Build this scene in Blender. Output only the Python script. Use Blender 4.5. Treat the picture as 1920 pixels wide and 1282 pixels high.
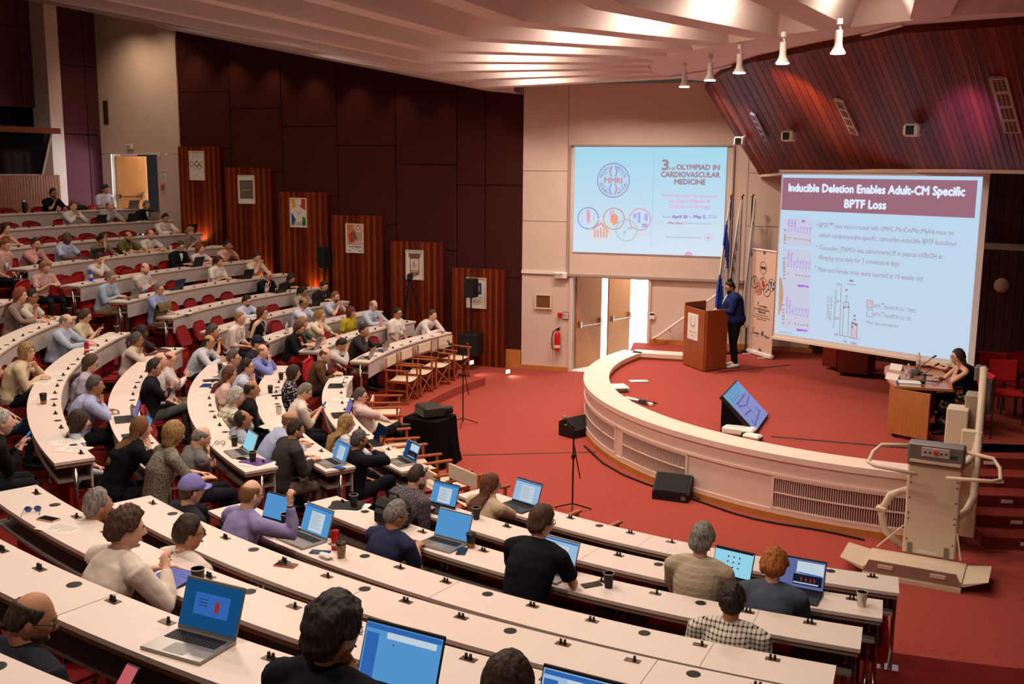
import bpy, math, random
import numpy as np
from mathutils import Vector, Matrix
for o in list(bpy.data.objects): bpy.data.objects.remove(o)
SC = bpy.context.scene
COL = SC.collection
PI = math.pi
R_ = math.radians
random.seed(7)
rng = np.random.default_rng(7)

# ------------------------------------------------------------------ camera
F, PIT, ROL, HC = 1934.72, 0.16655, 0.008729, 4.5
cam_d = bpy.data.cameras.new('camera'); cam = bpy.data.objects.new('camera', cam_d); COL.objects.link(cam)
cam_d.sensor_width = 36.0; cam_d.lens = F / 1920 * 36.0
cam_d.clip_start = 0.05; cam_d.clip_end = 200
_f = Vector((0, math.cos(PIT), -math.sin(PIT))); _r = Vector((1, 0, 0)); _u = Vector((0, math.sin(PIT), math.cos(PIT)))
_r2 = _r * math.cos(ROL) + _u * math.sin(ROL)
_u2 = _u * math.cos(ROL) - _r * math.sin(ROL)
m = Matrix((( _r2.x, _u2.x, -_f.x, 0), (_r2.y, _u2.y, -_f.y, 0), (_r2.z, _u2.z, -_f.z, HC), (0, 0, 0, 1)))
cam.matrix_world = m
SC.camera = cam
cam_d.dof.use_dof = False

def ray(px, py):
    a = px - 960; b = 641 - py
    u = (a * math.cos(ROL) - b * math.sin(ROL)) / F * 1.0
    v = (b * math.cos(ROL) + a * math.sin(ROL)) / F * 1.0
    return np.array([u, math.cos(PIT) + v * math.sin(PIT), -math.sin(PIT) + v * math.cos(PIT)])
CAM0 = np.array([0, 0, HC])
def G(px, py, z):
    d = ray(px, py); return CAM0 + d * (z - HC) / d[2]
def GY(px, py, y):
    d = ray(px, py); return CAM0 + d * y / d[1]
def GP(px, py, P0, n):
    d = ray(px, py); P0 = np.array(P0, float); n = np.array(n, float)
    return CAM0 + d * (np.dot(P0 - CAM0, n) / np.dot(d, n))
def GC(px, py, C, R, far=False):
    """point where the line of sight meets a vertical cylinder of radius R about C"""
    d = ray(px, py); ox, oy = -C[0], -C[1]
    a = d[0]**2 + d[1]**2; b = 2*(ox*d[0] + oy*d[1]); c = ox*ox + oy*oy - R*R
    D = b*b - 4*a*c
    if D < 0: D = 0
    t1 = (-b - math.sqrt(D)) / (2*a); t2 = (-b + math.sqrt(D)) / (2*a)
    t = t2 if (far or t1 < 0) else t1
    return CAM0 + d * t

# ------------------------------------------------------------------ world, exposure
SC.view_settings.view_transform = 'Standard'
try: SC.view_settings.look = 'None'
except Exception: pass
SC.view_settings.gamma = 1.0
SC.view_settings.use_curve_mapping = False
SC.view_settings.exposure = -0.12
W = bpy.data.worlds.new('world'); SC.world = W; W.use_nodes = True
W.node_tree.nodes['Background'].inputs[0].default_value = (1.0, 0.70, 0.55, 1)
W.node_tree.nodes['Background'].inputs[1].default_value = 0.055

# ------------------------------------------------------------------ plan geometry of the hall
O = np.array([6.265, 16.776])
ZC = 6.16                                                     # height of the flat ceiling ring
RR = [8.898, 9.841, 10.746, 11.703, 12.568, 13.446, 14.357, 15.381, 16.402, 17.428, 18.447]
ZD = [1.08, 1.238, 1.385, 1.53, 1.777, 2.038, 2.311, 2.597, 2.875, 3.153, 3.41]
ZF = [z - 0.75 for z in ZD]
def pol(th, r, z=0.0):
    a = R_(th); return np.array([O[0] + r*math.sin(a), O[1] - r*math.cos(a), z])
def topol(P):
    dx, dy = P[0]-O[0], P[1]-O[1]; return math.degrees(math.atan2(dx, -dy)), math.hypot(dx, dy)

LIGHTS = []
def area(name, loc, size, power, col=(1, .74, .56), rot=(0, 0, 0), shape='DISK', spread=None):
    l = bpy.data.lights.new(name, 'AREA'); l.shape = shape; l.size = size; l.energy = power; l.color = col
    if spread: l.spread = R_(spread)
    o = bpy.data.objects.new(name, l); COL.objects.link(o); o.location = loc; o.rotation_euler = rot
    LIGHTS.append(o); return o
def aim(o, tgt):
    d = Vector(tgt) - Vector(o.location); o.rotation_euler = d.to_track_quat('-Z', 'Y').to_euler()
def spot(name, loc, tgt, power, ang, col=(1, .74, .56), blend=.6, r=.06):
    l = bpy.data.lights.new(name, 'SPOT'); l.energy = power; l.spot_size = R_(ang); l.spot_blend = blend; l.color = col; l.shadow_soft_size = r
    o = bpy.data.objects.new(name, l); COL.objects.link(o); o.location = loc; aim(o, tgt); LIGHTS.append(o); return o
# ------------------------------------------------------------------ the hall's lamps
WARM = (1, .84, .71)
# downlights in the ceiling bays, outer ones lowered to keep light off the ceiling; (bearing, distance from the stage centre, watts)
for th, r, p in [(-49.4, 5.9, 56), (-61.6, 5.9, 64), (-73.8, 6.0, 64), (-86, 6.2, 60), (-98.2, 6.4, 58), (-110.4, 6.6, 60), (-122.6, 7.2, 70), (-37.2, 6.2, 50), (-25, 6.2, 25),
                 (-25, 11.8, 62), (-37.2, 11.8, 100), (-49.4, 11.0, 100), (-61.6, 11.0, 100), (-73.8, 11.5, 85), (-86, 11.5, 60), (-98.2, 11.5, 48), (-110.4, 11.5, 45),
                 (-22, 15.6, 75), (-37.2, 15.6, 130), (-73.8, 15.5, 55), (-86, 15.5, 45), (-98.2, 15.5, 42), (-110.4, 15.5, 40)]:
    zc = ZC+.42 if r < 7.3 else ZC - .05 + .19*(r-7.4)
    area('downlight', pol(th, r, zc), .35, p, WARM, spread=165)
for x, y, p in ((1.6, 20.6, 85), (3.1, 20.0, 85), (4.6, 18.6, 55)): area('downlight', (x, y, ZC-.03), .25, p, WARM, spread=150)  # added lamps at the soffit that brighten the front wall
for k in range(8):      # slot lights grazing the maroon wall
    q = np.array([.2, 23.18])+np.array([-8.8, 3.52])/9.478*(.7+1.15*k); t_, r_ = topol(q); n_ = np.array([.3714, .9285])
    spot('wall_graze', (*(q-n_*.5), ZC-.2+max(0, .19*(r_-8.2))), (*(q-n_*.02), ZC-2.6+max(0, .19*(r_-8.2))), 42, 80, (1, .62, .46), 1.0, .05)
for q in ((-9.3, 25.6), (-10.2, 26.3)): spot('wall_graze', (*q, 8.0), (q[0]+.3, q[1]+1.2, 5.4), 85, 120, (1, .76, .52), 1.0, .05)
spot('wall_graze', (-11.0, 25.6, 8.3), (-11.9, 26.6, 6.6), 8, 60, (1, .8, .62), 1.0, .05)
# daylight behind the open doors
area('daylight', (3.2, 25.4, 3.0), 2.5, 430, (.80, .90, 1), (0, 0, 0), 'DISK')
l_ = bpy.data.lights.new('daylight', 'POINT'); l_.energy = 420; l_.color = (.78, .9, 1); l_.shadow_soft_size = .4; o_ = bpy.data.objects.new('daylight', l_); COL.objects.link(o_); o_.location = (-7.9, 28.1, 4.3)
# ceiling track spots over the stage front
# ------------------------------------------------------------------ materials
def srgb(c):
    if isinstance(c, str):
        c = [int(c[i:i+2], 16)/255 for i in (0, 2, 4)]
    return tuple((x/12.92 if x <= .04045 else ((x+.055)/1.055)**2.4) for x in c)
MATS = {}
def mat(key, col, rough=.6, metal=0.0, noise=0.0, nscale=30, bump=0.0, emit=0.0, spec=.35, col2=None, alpha=1, trans=0, sheen=0, pattern=None, stretch=None, coat=0):
    if key in MATS: return MATS[key]
    m = bpy.data.materials.new(key); m.use_nodes = True; MATS[key] = m
    nt = m.node_tree; b = nt.nodes['Principled BSDF']; L = nt.links.new
    c = srgb(col) + (1,)
    b.inputs['Base Color'].default_value = c
    b.inputs['Roughness'].default_value = rough; b.inputs['Metallic'].default_value = metal
    b.inputs['Specular IOR Level'].default_value = spec
    if trans: b.inputs['Transmission Weight'].default_value = trans; b.inputs['IOR'].default_value = 1.45
    if coat: b.inputs['Coat Weight'].default_value = coat
    m.diffuse_color = c
    tc = None
    def coords():
        t = nt.nodes.new('ShaderNodeTexCoord'); mp = nt.nodes.new('ShaderNodeMapping'); L(t.outputs['Object'], mp.inputs['Vector'])
        if stretch: mp.inputs['Scale'].default_value = stretch
        return mp.outputs['Vector']
    if noise or bump or col2 or pattern:
        tc = coords()
    fac = None
    if noise or bump or (col2 and not pattern):
        n = nt.nodes.new('ShaderNodeTexNoise'); n.inputs['Scale'].default_value = nscale; n.inputs['Detail'].default_value = 4
        L(tc, n.inputs['Vector']); fac = n.outputs['Fac']
    if pattern:
        k, sc = pattern[0], pattern[1]
        sep = nt.nodes.new('ShaderNodeSeparateXYZ'); L(tc, sep.inputs[0])
        def band(out, w):
            a = nt.nodes.new('ShaderNodeMath'); a.operation = 'MULTIPLY'; a.inputs[1].default_value = sc; L(out, a.inputs[0])
            f = nt.nodes.new('ShaderNodeMath'); f.operation = 'FRACT'; L(a.outputs[0], f.inputs[0])
            g = nt.nodes.new('ShaderNodeMath'); g.operation = 'LESS_THAN'; g.inputs[1].default_value = w; L(f.outputs[0], g.inputs[0]); return g.outputs[0]
        if k == 'check':
            x = band(sep.outputs[0], .35); z = band(sep.outputs[2], .35)
            a = nt.nodes.new('ShaderNodeMath'); a.operation = 'ADD'; L(x, a.inputs[0]); L(z, a.inputs[1])
            h = nt.nodes.new('ShaderNodeMath'); h.operation = 'MULTIPLY'; h.inputs[1].default_value = .5; L(a.outputs[0], h.inputs[0]); fac = h.outputs[0]
        elif k == 'vstripe': fac = band(sep.outputs[0], .4)
        elif k == 'hstripe': fac = band(sep.outputs[2], .35)
        elif k == 'floral':
            v = nt.nodes.new('ShaderNodeTexVoronoi'); v.inputs['Scale'].default_value = sc; L(tc, v.inputs['Vector'])
            g = nt.nodes.new('ShaderNodeMath'); g.operation = 'LESS_THAN'; g.inputs[1].default_value = .38; L(v.outputs['Distance'], g.inputs[0]); fac = g.outputs[0]
    if col2 or noise:
        mx = nt.nodes.new('ShaderNodeMix'); mx.data_type = 'RGBA'
        c2 = srgb(col2) + (1,) if col2 else tuple(x*(1-noise) for x in c[:3]) + (1,)
        mx.inputs['A'].default_value = c; mx.inputs['B'].default_value = c2
        if not pattern:
            rp = nt.nodes.new('ShaderNodeMapRange'); rp.inputs['From Min'].default_value = .35; rp.inputs['From Max'].default_value = .68
            L(fac, rp.inputs['Value']); L(rp.outputs[0], mx.inputs['Factor'])
        else: L(fac, mx.inputs['Factor'])
        L(mx.outputs['Result'], b.inputs['Base Color'])
    if bump:
        bp = nt.nodes.new('ShaderNodeBump'); bp.inputs['Strength'].default_value = bump; bp.inputs['Distance'].default_value = .01 if nscale > 12 else .03
        n = nt.nodes.new('ShaderNodeTexNoise'); n.inputs['Scale'].default_value = nscale; n.inputs['Detail'].default_value = 3 if nscale > 12 else 1; L(tc, n.inputs['Vector'])
        L(n.outputs['Fac'], bp.inputs['Height']); L(bp.outputs[0], b.inputs['Normal'])
    if emit:
        b.inputs['Emission Color'].default_value = c; b.inputs['Emission Strength'].default_value = emit
    return m
def glow(key, col, s=1.0):
    """pure light giver: a lamp or screen"""
    if key in MATS: return MATS[key]
    m = bpy.data.materials.new(key); m.use_nodes = True; MATS[key] = m
    nt = m.node_tree; nt.nodes.remove(nt.nodes['Principled BSDF'])
    e = nt.nodes.new('ShaderNodeEmission'); e.inputs[0].default_value = srgb(col) + (1,); e.inputs[1].default_value = s
    nt.links.new(e.outputs[0], nt.nodes['Material Output'].inputs[0]); return m

# ------------------------------------------------------------------ mesh builder
class MB:
    def __init__(s): s.v = []; s.f = []; s.m = []
    def add(s, V, Fc, mi=0):
        n = len(s.v); s.v += [tuple(map(float, p)) for p in V]
        s.f += [tuple(i+n for i in q) for q in Fc]; s.m += [mi]*len(Fc); return s
    def box(s, x0, x1, y0, y1, z0, z1, mi=0):
        return s.add([(x0,y0,z0),(x1,y0,z0),(x1,y1,z0),(x0,y1,z0),(x0,y0,z1),(x1,y0,z1),(x1,y1,z1),(x0,y1,z1)],
                     [(3,2,1,0),(4,5,6,7),(0,1,5,4),(1,2,6,5),(2,3,7,6),(3,0,4,7)], mi)
    def hexa(s, b4, t4, mi=0):
        return s.add(list(b4)+list(t4), [(3,2,1,0),(4,5,6,7),(0,1,5,4),(1,2,6,5),(2,3,7,6),(3,0,4,7)], mi)
    def bevbox(s, c, d, b=.01, mi=0, M=None):
        x, y, z = [v/2 for v in d]; b = min(b, x*.9, y*.9, z*.9); V = []
        for zz, k in ((-z, b), (-z+b, 0), (z-b, 0), (z, b)):
            V += [(-x+k+(b-k)*0, -y+k, zz)]
            V[-1] = (-x+k, -y+k+b*(k == 0), zz); V += [(-x+k+b*(k == 0), -y+k, zz), (x-k-b*(k == 0), -y+k, zz), (x-k, -y+k+b*(k == 0), zz),
                  (x-k, y-k-b*(k == 0), zz), (x-k-b*(k == 0), y-k, zz), (-x+k+b*(k == 0), y-k, zz), (-x+k, y-k-b*(k == 0), zz)]
        Fc = [tuple(reversed(range(8))), tuple(range(24, 32))]
        for r in range(3):
            for i in range(8):
                j = (i+1) % 8; Fc.append((r*8+i, r*8+j, r*8+8+j, r*8+8+i))
        if M is not None: V = [tuple(M @ Vector(p)) for p in V]
        return s.add([(p[0]+c[0], p[1]+c[1], p[2]+c[2]) for p in V], Fc, mi)
    def prism(s, poly, z0, z1, mi=0, mtop=None):
        n = len(poly); V = [(p[0], p[1], z0) for p in poly] + [(p[0], p[1], z1) for p in poly]
        s.add(V, [tuple(reversed(range(n)))] + [(i, (i+1) % n, n+(i+1) % n, n+i) for i in range(n)], mi)
        k = len(s.v)-2*n; s.f.append(tuple(k+n+i for i in range(n))); s.m.append(mi if mtop is None else mtop); return s
    def sweep(s, pts, rad, n=10, xdir=None, mi=0, cap=True):
        P = [np.array(p, float) for p in pts]; V = []
        if not isinstance(rad, (list, tuple)): rad = [rad]*len(P)
        prev = None
        for i, p in enumerate(P):
            t = (P[min(i+1, len(P)-1)] - P[max(i-1, 0)]); t = t/(np.linalg.norm(t)+1e-9)
            if xdir is not None: x = np.array(xdir, float)
            elif prev is not None: x = prev
            else: x = np.array((0, 0, 1.)) if abs(t[2]) < .9 else np.array((1., 0, 0))
            x = x - t*np.dot(x, t); x /= np.linalg.norm(x)+1e-9; prev = x; y = np.cross(t, x)
            r = rad[i]; rx, ry = (r, r) if not isinstance(r, (tuple, list)) else r
            for k in range(n):
                a = 2*PI*k/n; V.append(p + x*rx*math.cos(a) + y*ry*math.sin(a))
        Fc = []
        for i in range(len(P)-1):
            for k in range(n):
                j = (k+1) % n; Fc.append((i*n+k, i*n+j, (i+1)*n+j, (i+1)*n+k))
        if cap: Fc += [tuple(reversed(range(n))), tuple((len(P)-1)*n+k for k in range(n))]
        return s.add(V, Fc, mi)
    def cyl(s, c, r, z0, z1, n=16, mi=0, r2=None):
        return s.sweep([(c[0], c[1], z0), (c[0], c[1], z1)], [r, r if r2 is None else r2], n, (1, 0, 0), mi)
    def lathe(s, prof, c=(0, 0, 0), n=16, mi=0):
        V = [(c[0]+r*math.cos(2*PI*k/n), c[1]+r*math.sin(2*PI*k/n), c[2]+z) for r, z in prof for k in range(n)]
        Fc = [(i*n+k, i*n+(k+1) % n, (i+1)*n+(k+1) % n, (i+1)*n+k) for i in range(len(prof)-1) for k in range(n)]
        Fc += [tuple(reversed(range(n))), tuple((len(prof)-1)*n+k for k in range(n))]
        return s.add(V, Fc, mi)
    def ell(s, c, r, nu=12, nv=8, mi=0, M=None):
        V = []; r = (r, r, r) if not isinstance(r, (tuple, list)) else r
        for j in range(nv+1):
            ph = -PI/2 + PI*j/nv
            for i in range(nu):
                a = 2*PI*i/nu; q = Vector((r[0]*math.cos(ph)*math.cos(a), r[1]*math.cos(ph)*math.sin(a), r[2]*math.sin(ph)))
                if M is not None: q = M @ q
                V.append((c[0]+q.x, c[1]+q.y, c[2]+q.z))
        Fc = [(j*nu+i, j*nu+(i+1) % nu, (j+1)*nu+(i+1) % nu, (j+1)*nu+i) for j in range(nv) for i in range(nu)]
        return s.add(V, Fc, mi)
    def arc(s, C, r0, r1, z0, z1, a0, a1, n, mi=0, off=0):
        """closed annular slab about C; radii and z may be constant"""
        V = []
        for i in range(n+1):
            a = R_(a0+(a1-a0)*i/n); sx, sy = math.sin(a), -math.cos(a)
            for r, z in ((r0, z0), (r1, z0), (r1, z1), (r0, z1)): V.append((C[0]+r*sx, C[1]+r*sy, z))
        Fc = [(0, 1, 2, 3), (4*n+3, 4*n+2, 4*n+1, 4*n)]
        for i in range(n):
            for k in range(4):
                j = (k+1) % 4; Fc.append((4*i+k, 4*(i+1)+k, 4*(i+1)+j, 4*i+j))
        return s.add(V, Fc, mi)
    def obj(s, name, mats, parent=None, smooth=False, loc=None, rotz=None, mw=None):
        me = s.mesh(name, mats, smooth)
        return link(name, me, parent, loc, rotz, mw)
    def mesh(s, name, mats, smooth=False):
        me = bpy.data.meshes.new(name); me.from_pydata(s.v, [], s.f)
        if not isinstance(mats, (list, tuple)): mats = [mats]
        for x in mats: me.materials.append(x)
        if len(mats) > 1: me.polygons.foreach_set('material_index', s.m)
        if smooth: me.polygons.foreach_set('use_smooth', [True]*len(me.polygons))
        me.update(); return me
def link(name, me, parent=None, loc=None, rotz=None, mw=None):
    o = bpy.data.objects.new(name, me); COL.objects.link(o)
    if parent is not None: o.parent = parent
    if loc is not None: o.location = loc
    if rotz is not None: o.rotation_euler = (0, 0, rotz)
    if mw is not None: o.matrix_local = mw
    return o
def tag(o, label=None, cat=None, group=None, kind=None):
    if label: o['label'] = label
    if cat: o['category'] = cat
    if group: o['group'] = group
    if kind: o['kind'] = kind
    return o
def thing(name, label, cat, loc=(0, 0, 0), rotz=0, group=None):
    o = bpy.data.objects.new(name, None); COL.objects.link(o); o.location = loc; o.rotation_euler = (0, 0, rotz); o.empty_display_size = .1
    return tag(o, label, cat, group)
def struct(o): o['kind'] = 'structure'; return o
def frame_mat(P0, ux, uz):
    """local X = ux, local Z = uz, Y = Z x X ; columns"""
    ux = Vector(ux).normalized(); uz = Vector(uz).normalized(); uy = uz.cross(ux)
    return Matrix(((ux.x, uy.x, uz.x, P0[0]), (ux.y, uy.y, uz.y, P0[1]), (ux.z, uy.z, uz.z, P0[2]), (0, 0, 0, 1)))
# text: every line is made once as a curve, turned to mesh data and thrown away again
_txt = {}
def text_arrays(st):
    if st in _txt: return _txt[st]
    cu = bpy.data.curves.new('t', 'FONT'); cu.body = st; cu.resolution_u = 2; cu.align_x = 'LEFT'
    o = bpy.data.objects.new('t', cu); COL.objects.link(o)
    dg = bpy.context.evaluated_depsgraph_get(); dg.update()
    me = o.evaluated_get(dg).to_mesh()
    v = np.array([tuple(x.co)[:2] for x in me.vertices]) if len(me.vertices) else np.zeros((0, 2)); f = [tuple(p.vertices) for p in me.polygons]
    bpy.data.objects.remove(o); bpy.data.curves.remove(cu)
    _txt[st] = (v, f); return _txt[st]
def text_on(mb, st, x0, x1, yb, h=None, z=.004, mi=0, bold=0, quad=None):
    """text fitted between x0 and x1 with baseline yb and cap height h in the sheet's own plane"""
    v, f = text_arrays(st)
    if len(v) == 0: return
    w = v[:, 0].max()-v[:, 0].min(); sx = (x1-x0)/w; sy = (h/.70) if h else sx
    def pts(dx, dy, dz): return [((p[0]-v[:, 0].min())*sx+x0+dx, p[1]*sy+yb+dy, z+dz) for p in v]
    mb.add(pts(0, 0, 0), f, mi)
    if bold:
        for k, (dx, dy) in enumerate(((bold, 0), (-bold, 0), (0, bold), (0, -bold))): mb.add(pts(dx, dy, (k+1)*.0002), f, mi)
# ------------------------------------------------------------------ colours of the place
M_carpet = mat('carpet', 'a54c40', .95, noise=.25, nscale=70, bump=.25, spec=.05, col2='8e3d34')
M_tier_shaded = mat('tier_carpet_shaded', '6e201c', .95, noise=.25, nscale=70, bump=.25, spec=.05)  # carpet darkened: the shade under seats and desks is put into its colour
M_riser = mat('riser_carpet', '86352e', .95, noise=.2, nscale=60, spec=.05)
M_wallwhite = mat('painted_board', 'd8bfae', .85, noise=.05, nscale=3, spec=.15)
M_ceil = mat('ceiling_plaster', 'ead9d0', .9, noise=.04, nscale=2, spec=.1)
M_ceil2 = mat('ceiling_mauve_panel', '9c8682', .9, noise=.05, spec=.1)  # mauve panels; the dark tone also carries shade of the recessed bays
M_fabric = mat('maroon_fabric', '46211f', .95, noise=.25, nscale=90, bump=.3, spec=.05)
M_fabric2 = mat('violet_fabric', '5b3338', .95, noise=.2, nscale=90, bump=.3, spec=.05)
M_wood = mat('mahogany', '742610', .5, noise=.45, nscale=9, stretch=(6, 6, .5), spec=.2)
M_wood2 = mat('mahogany_dark', '5c1e0d', .45, noise=.4, nscale=9, stretch=(6, 6, .5), spec=.2)
M_wood3 = mat('mahogany_light', '8e3c18', .42, noise=.4, nscale=9, stretch=(6, 6, .5), spec=.2)
M_oak = mat('oak_veneer', 'b9743c', .45, noise=.2, nscale=8, stretch=(5, 5, .6), spec=.4)
M_stage_white = mat('stage_paint', 'e6c9b6', .6, noise=.05, nscale=4, spec=.3)
M_dark = mat('black_gap', '0d0808', .9, spec=.05)
M_black = mat('black_plastic', '16130f', .55, spec=.3)
M_chrome = mat('chrome', 'cfc6c0', .18, metal=1)
M_white = mat('white_plastic', 'e6ddd2', .5)
M_brass = mat('skirting_oak', 'c07a3a', .5, noise=.15, nscale=6)

WL0 = np.array([0.2, 23.18]); WL1 = np.array([-8.6, 26.7]); WW1 = np.array([-11.4, 28.6])
FD = np.array([.9537, -.3007]); FN = np.array([.3007, .9537])          # front wall direction and outward normal
def fw(s, z=0.0, d=0.0):                                       # point on the front wall, d in front of it
    p = WL0 + FD*s - FN*d; return np.array([p[0], p[1], z])
def clip(poly, P0, n):
    out = []
    for i in range(len(poly)):
        a, b = np.array(poly[i][:2]), np.array(poly[(i+1) % len(poly)][:2]); da, db = np.dot(a-P0, n), np.dot(b-P0, n)
        if da <= 0: out.append(a)
        if (da < 0) != (db < 0) and da != db: out.append(a+(b-a)*da/(da-db))
    return out
WLd = (WL1-WL0)/np.linalg.norm(WL1-WL0); WLn = np.array([-WLd[1], WLd[0]]); WLn = WLn if WLn[1] > 0 else -WLn
WWd = (WW1-WL1)/np.linalg.norm(WW1-WL1); WWn = np.array([-WWd[1], WWd[0]]); WWn = WWn if WWn[1] > 0 else -WWn

# ---- floor of the pit
struct(MB().box(-16, 13, -3, 34, -.15, 0).obj('floor', M_carpet))
# ---- tiers: one curved carpet slab per row
def ringpoly(r0, r1, a0, a1, n=40):
    return [pol(a0+(a1-a0)*i/n, r0)[:2] for i in range(n+1)] + [pol(a1-(a1-a0)*i/n, r1)[:2] for i in range(n+1)]
TH0, TH1 = -150, -1
def slab(poly, z0, z1, name='tier'):
    poly = clip(poly, WL0, WLn) ; poly = clip(poly, WL1, WWn); poly = clip(poly, fw(0)[:2], FN)
    o = MB().prism(poly, z0, z1, 0).obj(name, M_carpet if z1 < .3 else M_tier_shaded); return struct(o)
def s1r(t): return float(np.interp(-t, [110, 125, 131, 136, 140, 150], [8.13, 8.15, 8.28, 8.5, 8.65, 9.0]))
def s2r(t): return float(np.interp(-t, [122, 128.7, 133, 138, 150], [9.05, 9.23, 9.5, 9.8, 10.4]))
def ring2(fr, r1, a0, a1, n=50): return [pol(a0+(a1-a0)*i/n, fr(a0+(a1-a0)*i/n))[:2] for i in range(n+1)] + [pol(a1-(a1-a0)*i/n, r1)[:2] for i in range(n+1)]
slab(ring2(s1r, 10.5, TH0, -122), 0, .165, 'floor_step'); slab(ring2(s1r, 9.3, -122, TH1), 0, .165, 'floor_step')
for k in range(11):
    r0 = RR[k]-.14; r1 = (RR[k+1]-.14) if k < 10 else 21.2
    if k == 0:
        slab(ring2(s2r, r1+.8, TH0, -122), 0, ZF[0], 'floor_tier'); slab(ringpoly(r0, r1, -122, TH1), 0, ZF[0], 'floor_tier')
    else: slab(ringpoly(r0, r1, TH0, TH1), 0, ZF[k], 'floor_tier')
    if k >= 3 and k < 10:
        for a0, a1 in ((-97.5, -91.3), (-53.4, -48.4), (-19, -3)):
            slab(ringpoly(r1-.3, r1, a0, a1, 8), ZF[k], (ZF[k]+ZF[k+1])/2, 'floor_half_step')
# ---- stage
SC0 = np.array([6.96, 17.43]); SR = 5.68; SZ = .75; SRIM = .88
def sp(th, r, z=0): a = R_(th); return np.array([SC0[0]+r*math.sin(a), SC0[1]-r*math.cos(a), z])
SA0, SA1 = -125.0, -17.0
stg = [sp(SA0+(SA1-SA0)*i/40, SR-.05)[:2] for i in range(41)] + [np.array(q) for q in ((5.55, 12.6), (5.9, 13.6), (12.5, 13.6), (12.5, 24), (6, 24))] + [fw(2.6)[:2]]
struct(MB().prism(clip(stg, fw(0)[:2], FN), 0, SZ).obj('floor_stage', M_carpet))
rim = thing('stage_apron', 'curved white stage front with wide flat rim and louvred grilles', 'stage front')
MB().arc(SC0, SR-.42, SR+.03, .80, SRIM, SA0, SA1, 90).obj('rim_top', M_stage_white, rim)
b = MB().arc(SC0, SR-.36, SR, .62, .80, SA0, SA1, 90); b.arc(SC0, SR-.3, SR+.015, .585, .62, SA0, SA1, 90)
b.obj('cornice', M_stage_white, rim)
MB().arc(SC0, SR-.06, SR+.02, 0, .085, SA0, SA1, 90).obj('kick_board', M_brass, rim)
MB().arc(SC0, SR-.08, SR+.008, .085, .14, SA0, SA1, 90).obj('base_moulding', M_stage_white, rim)
MB().arc(SC0, SR-.40, SR-.38, SZ, .80, SA0, SA1, 90).obj('inner_board', M_brass, rim)
def sang(px, py): P = GC(px, py, SC0, SR); return math.degrees(math.atan2(P[0]-SC0[0], -(P[1]-SC0[1])))
gr = [(SA0+13, sang(1154, 840)), (sang(1165, 850), sang(1289, 880)), (sang(1446, 920), SA1-3)]
edges = [SA0] + [x for g in gr for x in g] + [SA1]
for i in range(0, len(edges), 2):
    MB().arc(SC0, SR-.3, SR-.012, .14, .585, edges[i], edges[i+1], 24).obj('solid_panel', M_stage_white, rim)
M_slat = mat('louvre_slat', 'cdb2a4', .6)
for g0, g1 in gr:
    MB().arc(SC0, SR-.3, SR-.10, .14, .585, g0, g1, 30).obj('grille_recess', M_dark, rim)
    fr = MB(); fr.arc(SC0, SR-.1, SR+.01, .555, .585, g0, g1, 40); fr.arc(SC0, SR-.1, SR+.01, .14, .165, g0, g1, 40)
    fr.arc(SC0, SR-.05, SR+.006, .355, .368, g0, g1, 40); fr.arc(SC0, SR-.1, SR+.01, .14, .585, g0, g0+.35, 2); fr.arc(SC0, SR-.1, SR+.01, .14, .585, g1-.35, g1, 2)
    fr.obj('grille_frame', M_stage_white, rim)
    sl = MB(); n = int((g1-g0)/.30)
    for i in range(1, n): a = g0+(g1-g0)*i/n; sl.arc(SC0, SR-.05, SR-.004, .165, .555, a-.06, a+.06, 1)
    tag(sl.obj('slat', M_slat, rim), kind='stuff')
# straight low rim running back from the curve to the lectern
pA, pB = sp(SA0, SR-.2), np.array([3.55, 20.25, 0])
d = (pB-pA)[:2]; L = np.linalg.norm(d); ang = math.atan2(d[1], d[0])
t = thing('stage_kerb', 'straight white and oak stage kerb running from the curved front to the lectern', 'kerb', (pA[0], pA[1], 0), ang)
MB().box(0, L, -.2, .2, .80, SRIM).obj('kerb_top', M_stage_white, t); MB().box(0, L, -.16, .16, 0, .80).obj('kerb_face', M_brass, t)
# stairs at the right of the stage
stp = thing('stage_stairs', 'dark red carpeted steps with small white step lights beside the stage', 'stairs', (5.75, 11.95, 0), R_(-6))
for k in range(5):
    MB().box(0, 6, .36*k, 2.2, .15*k, .15*(k+1)).obj('step', M_riser, stp)
    q = MB().box(.42, .56, .36*k-.012, .36*k+.01, .15*k+.06, .15*k+.1).obj('step_light', M_white, stp)
    q = MB().box(2.2, 2.34, .36*k-.012, .36*k+.01, .15*k+.06, .15*k+.1).obj('step_light', M_white, stp)

# ---- front wall with the projection recess and the double door opening
def ws(px, py): P = GP(px, py, fw(0), (FN[0], FN[1], 0)); return float(np.dot(P[:2]-WL0, FD)), float(P[2])
d0, d1 = ws(1072, 600)[0], ws(1214, 600)[0]; DH = 2.14
FM = frame_mat(fw(0), (FD[0], FD[1], 0), (0, 0, 1))             # x along the wall, y points away from the hall
def wallpiece(name, s0, s1, z0, z1, m=M_wallwhite, y0=.02, y1=.25, par=None, gap=.006):
    return MB().box(s0+gap, s1-gap, y0, y1, z0+gap, z1-gap).obj(name, m, par, mw=None if par else FM)
wf = bpy.data.objects.new('wall_front', None); COL.objects.link(wf); wf.matrix_world = FM; struct(wf)
MB().box(0, d0, .05, .3, 0, 6.3).obj('backing', M_wallwhite, wf); MB().box(d1, 7.2, .05, .3, 0, 6.3).obj('backing', M_wallwhite, wf)
MB().box(d0, d1, .05, .3, DH, 6.3).obj('backing', M_wallwhite, wf)
s63 = ws(1063, 400)[0]
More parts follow.
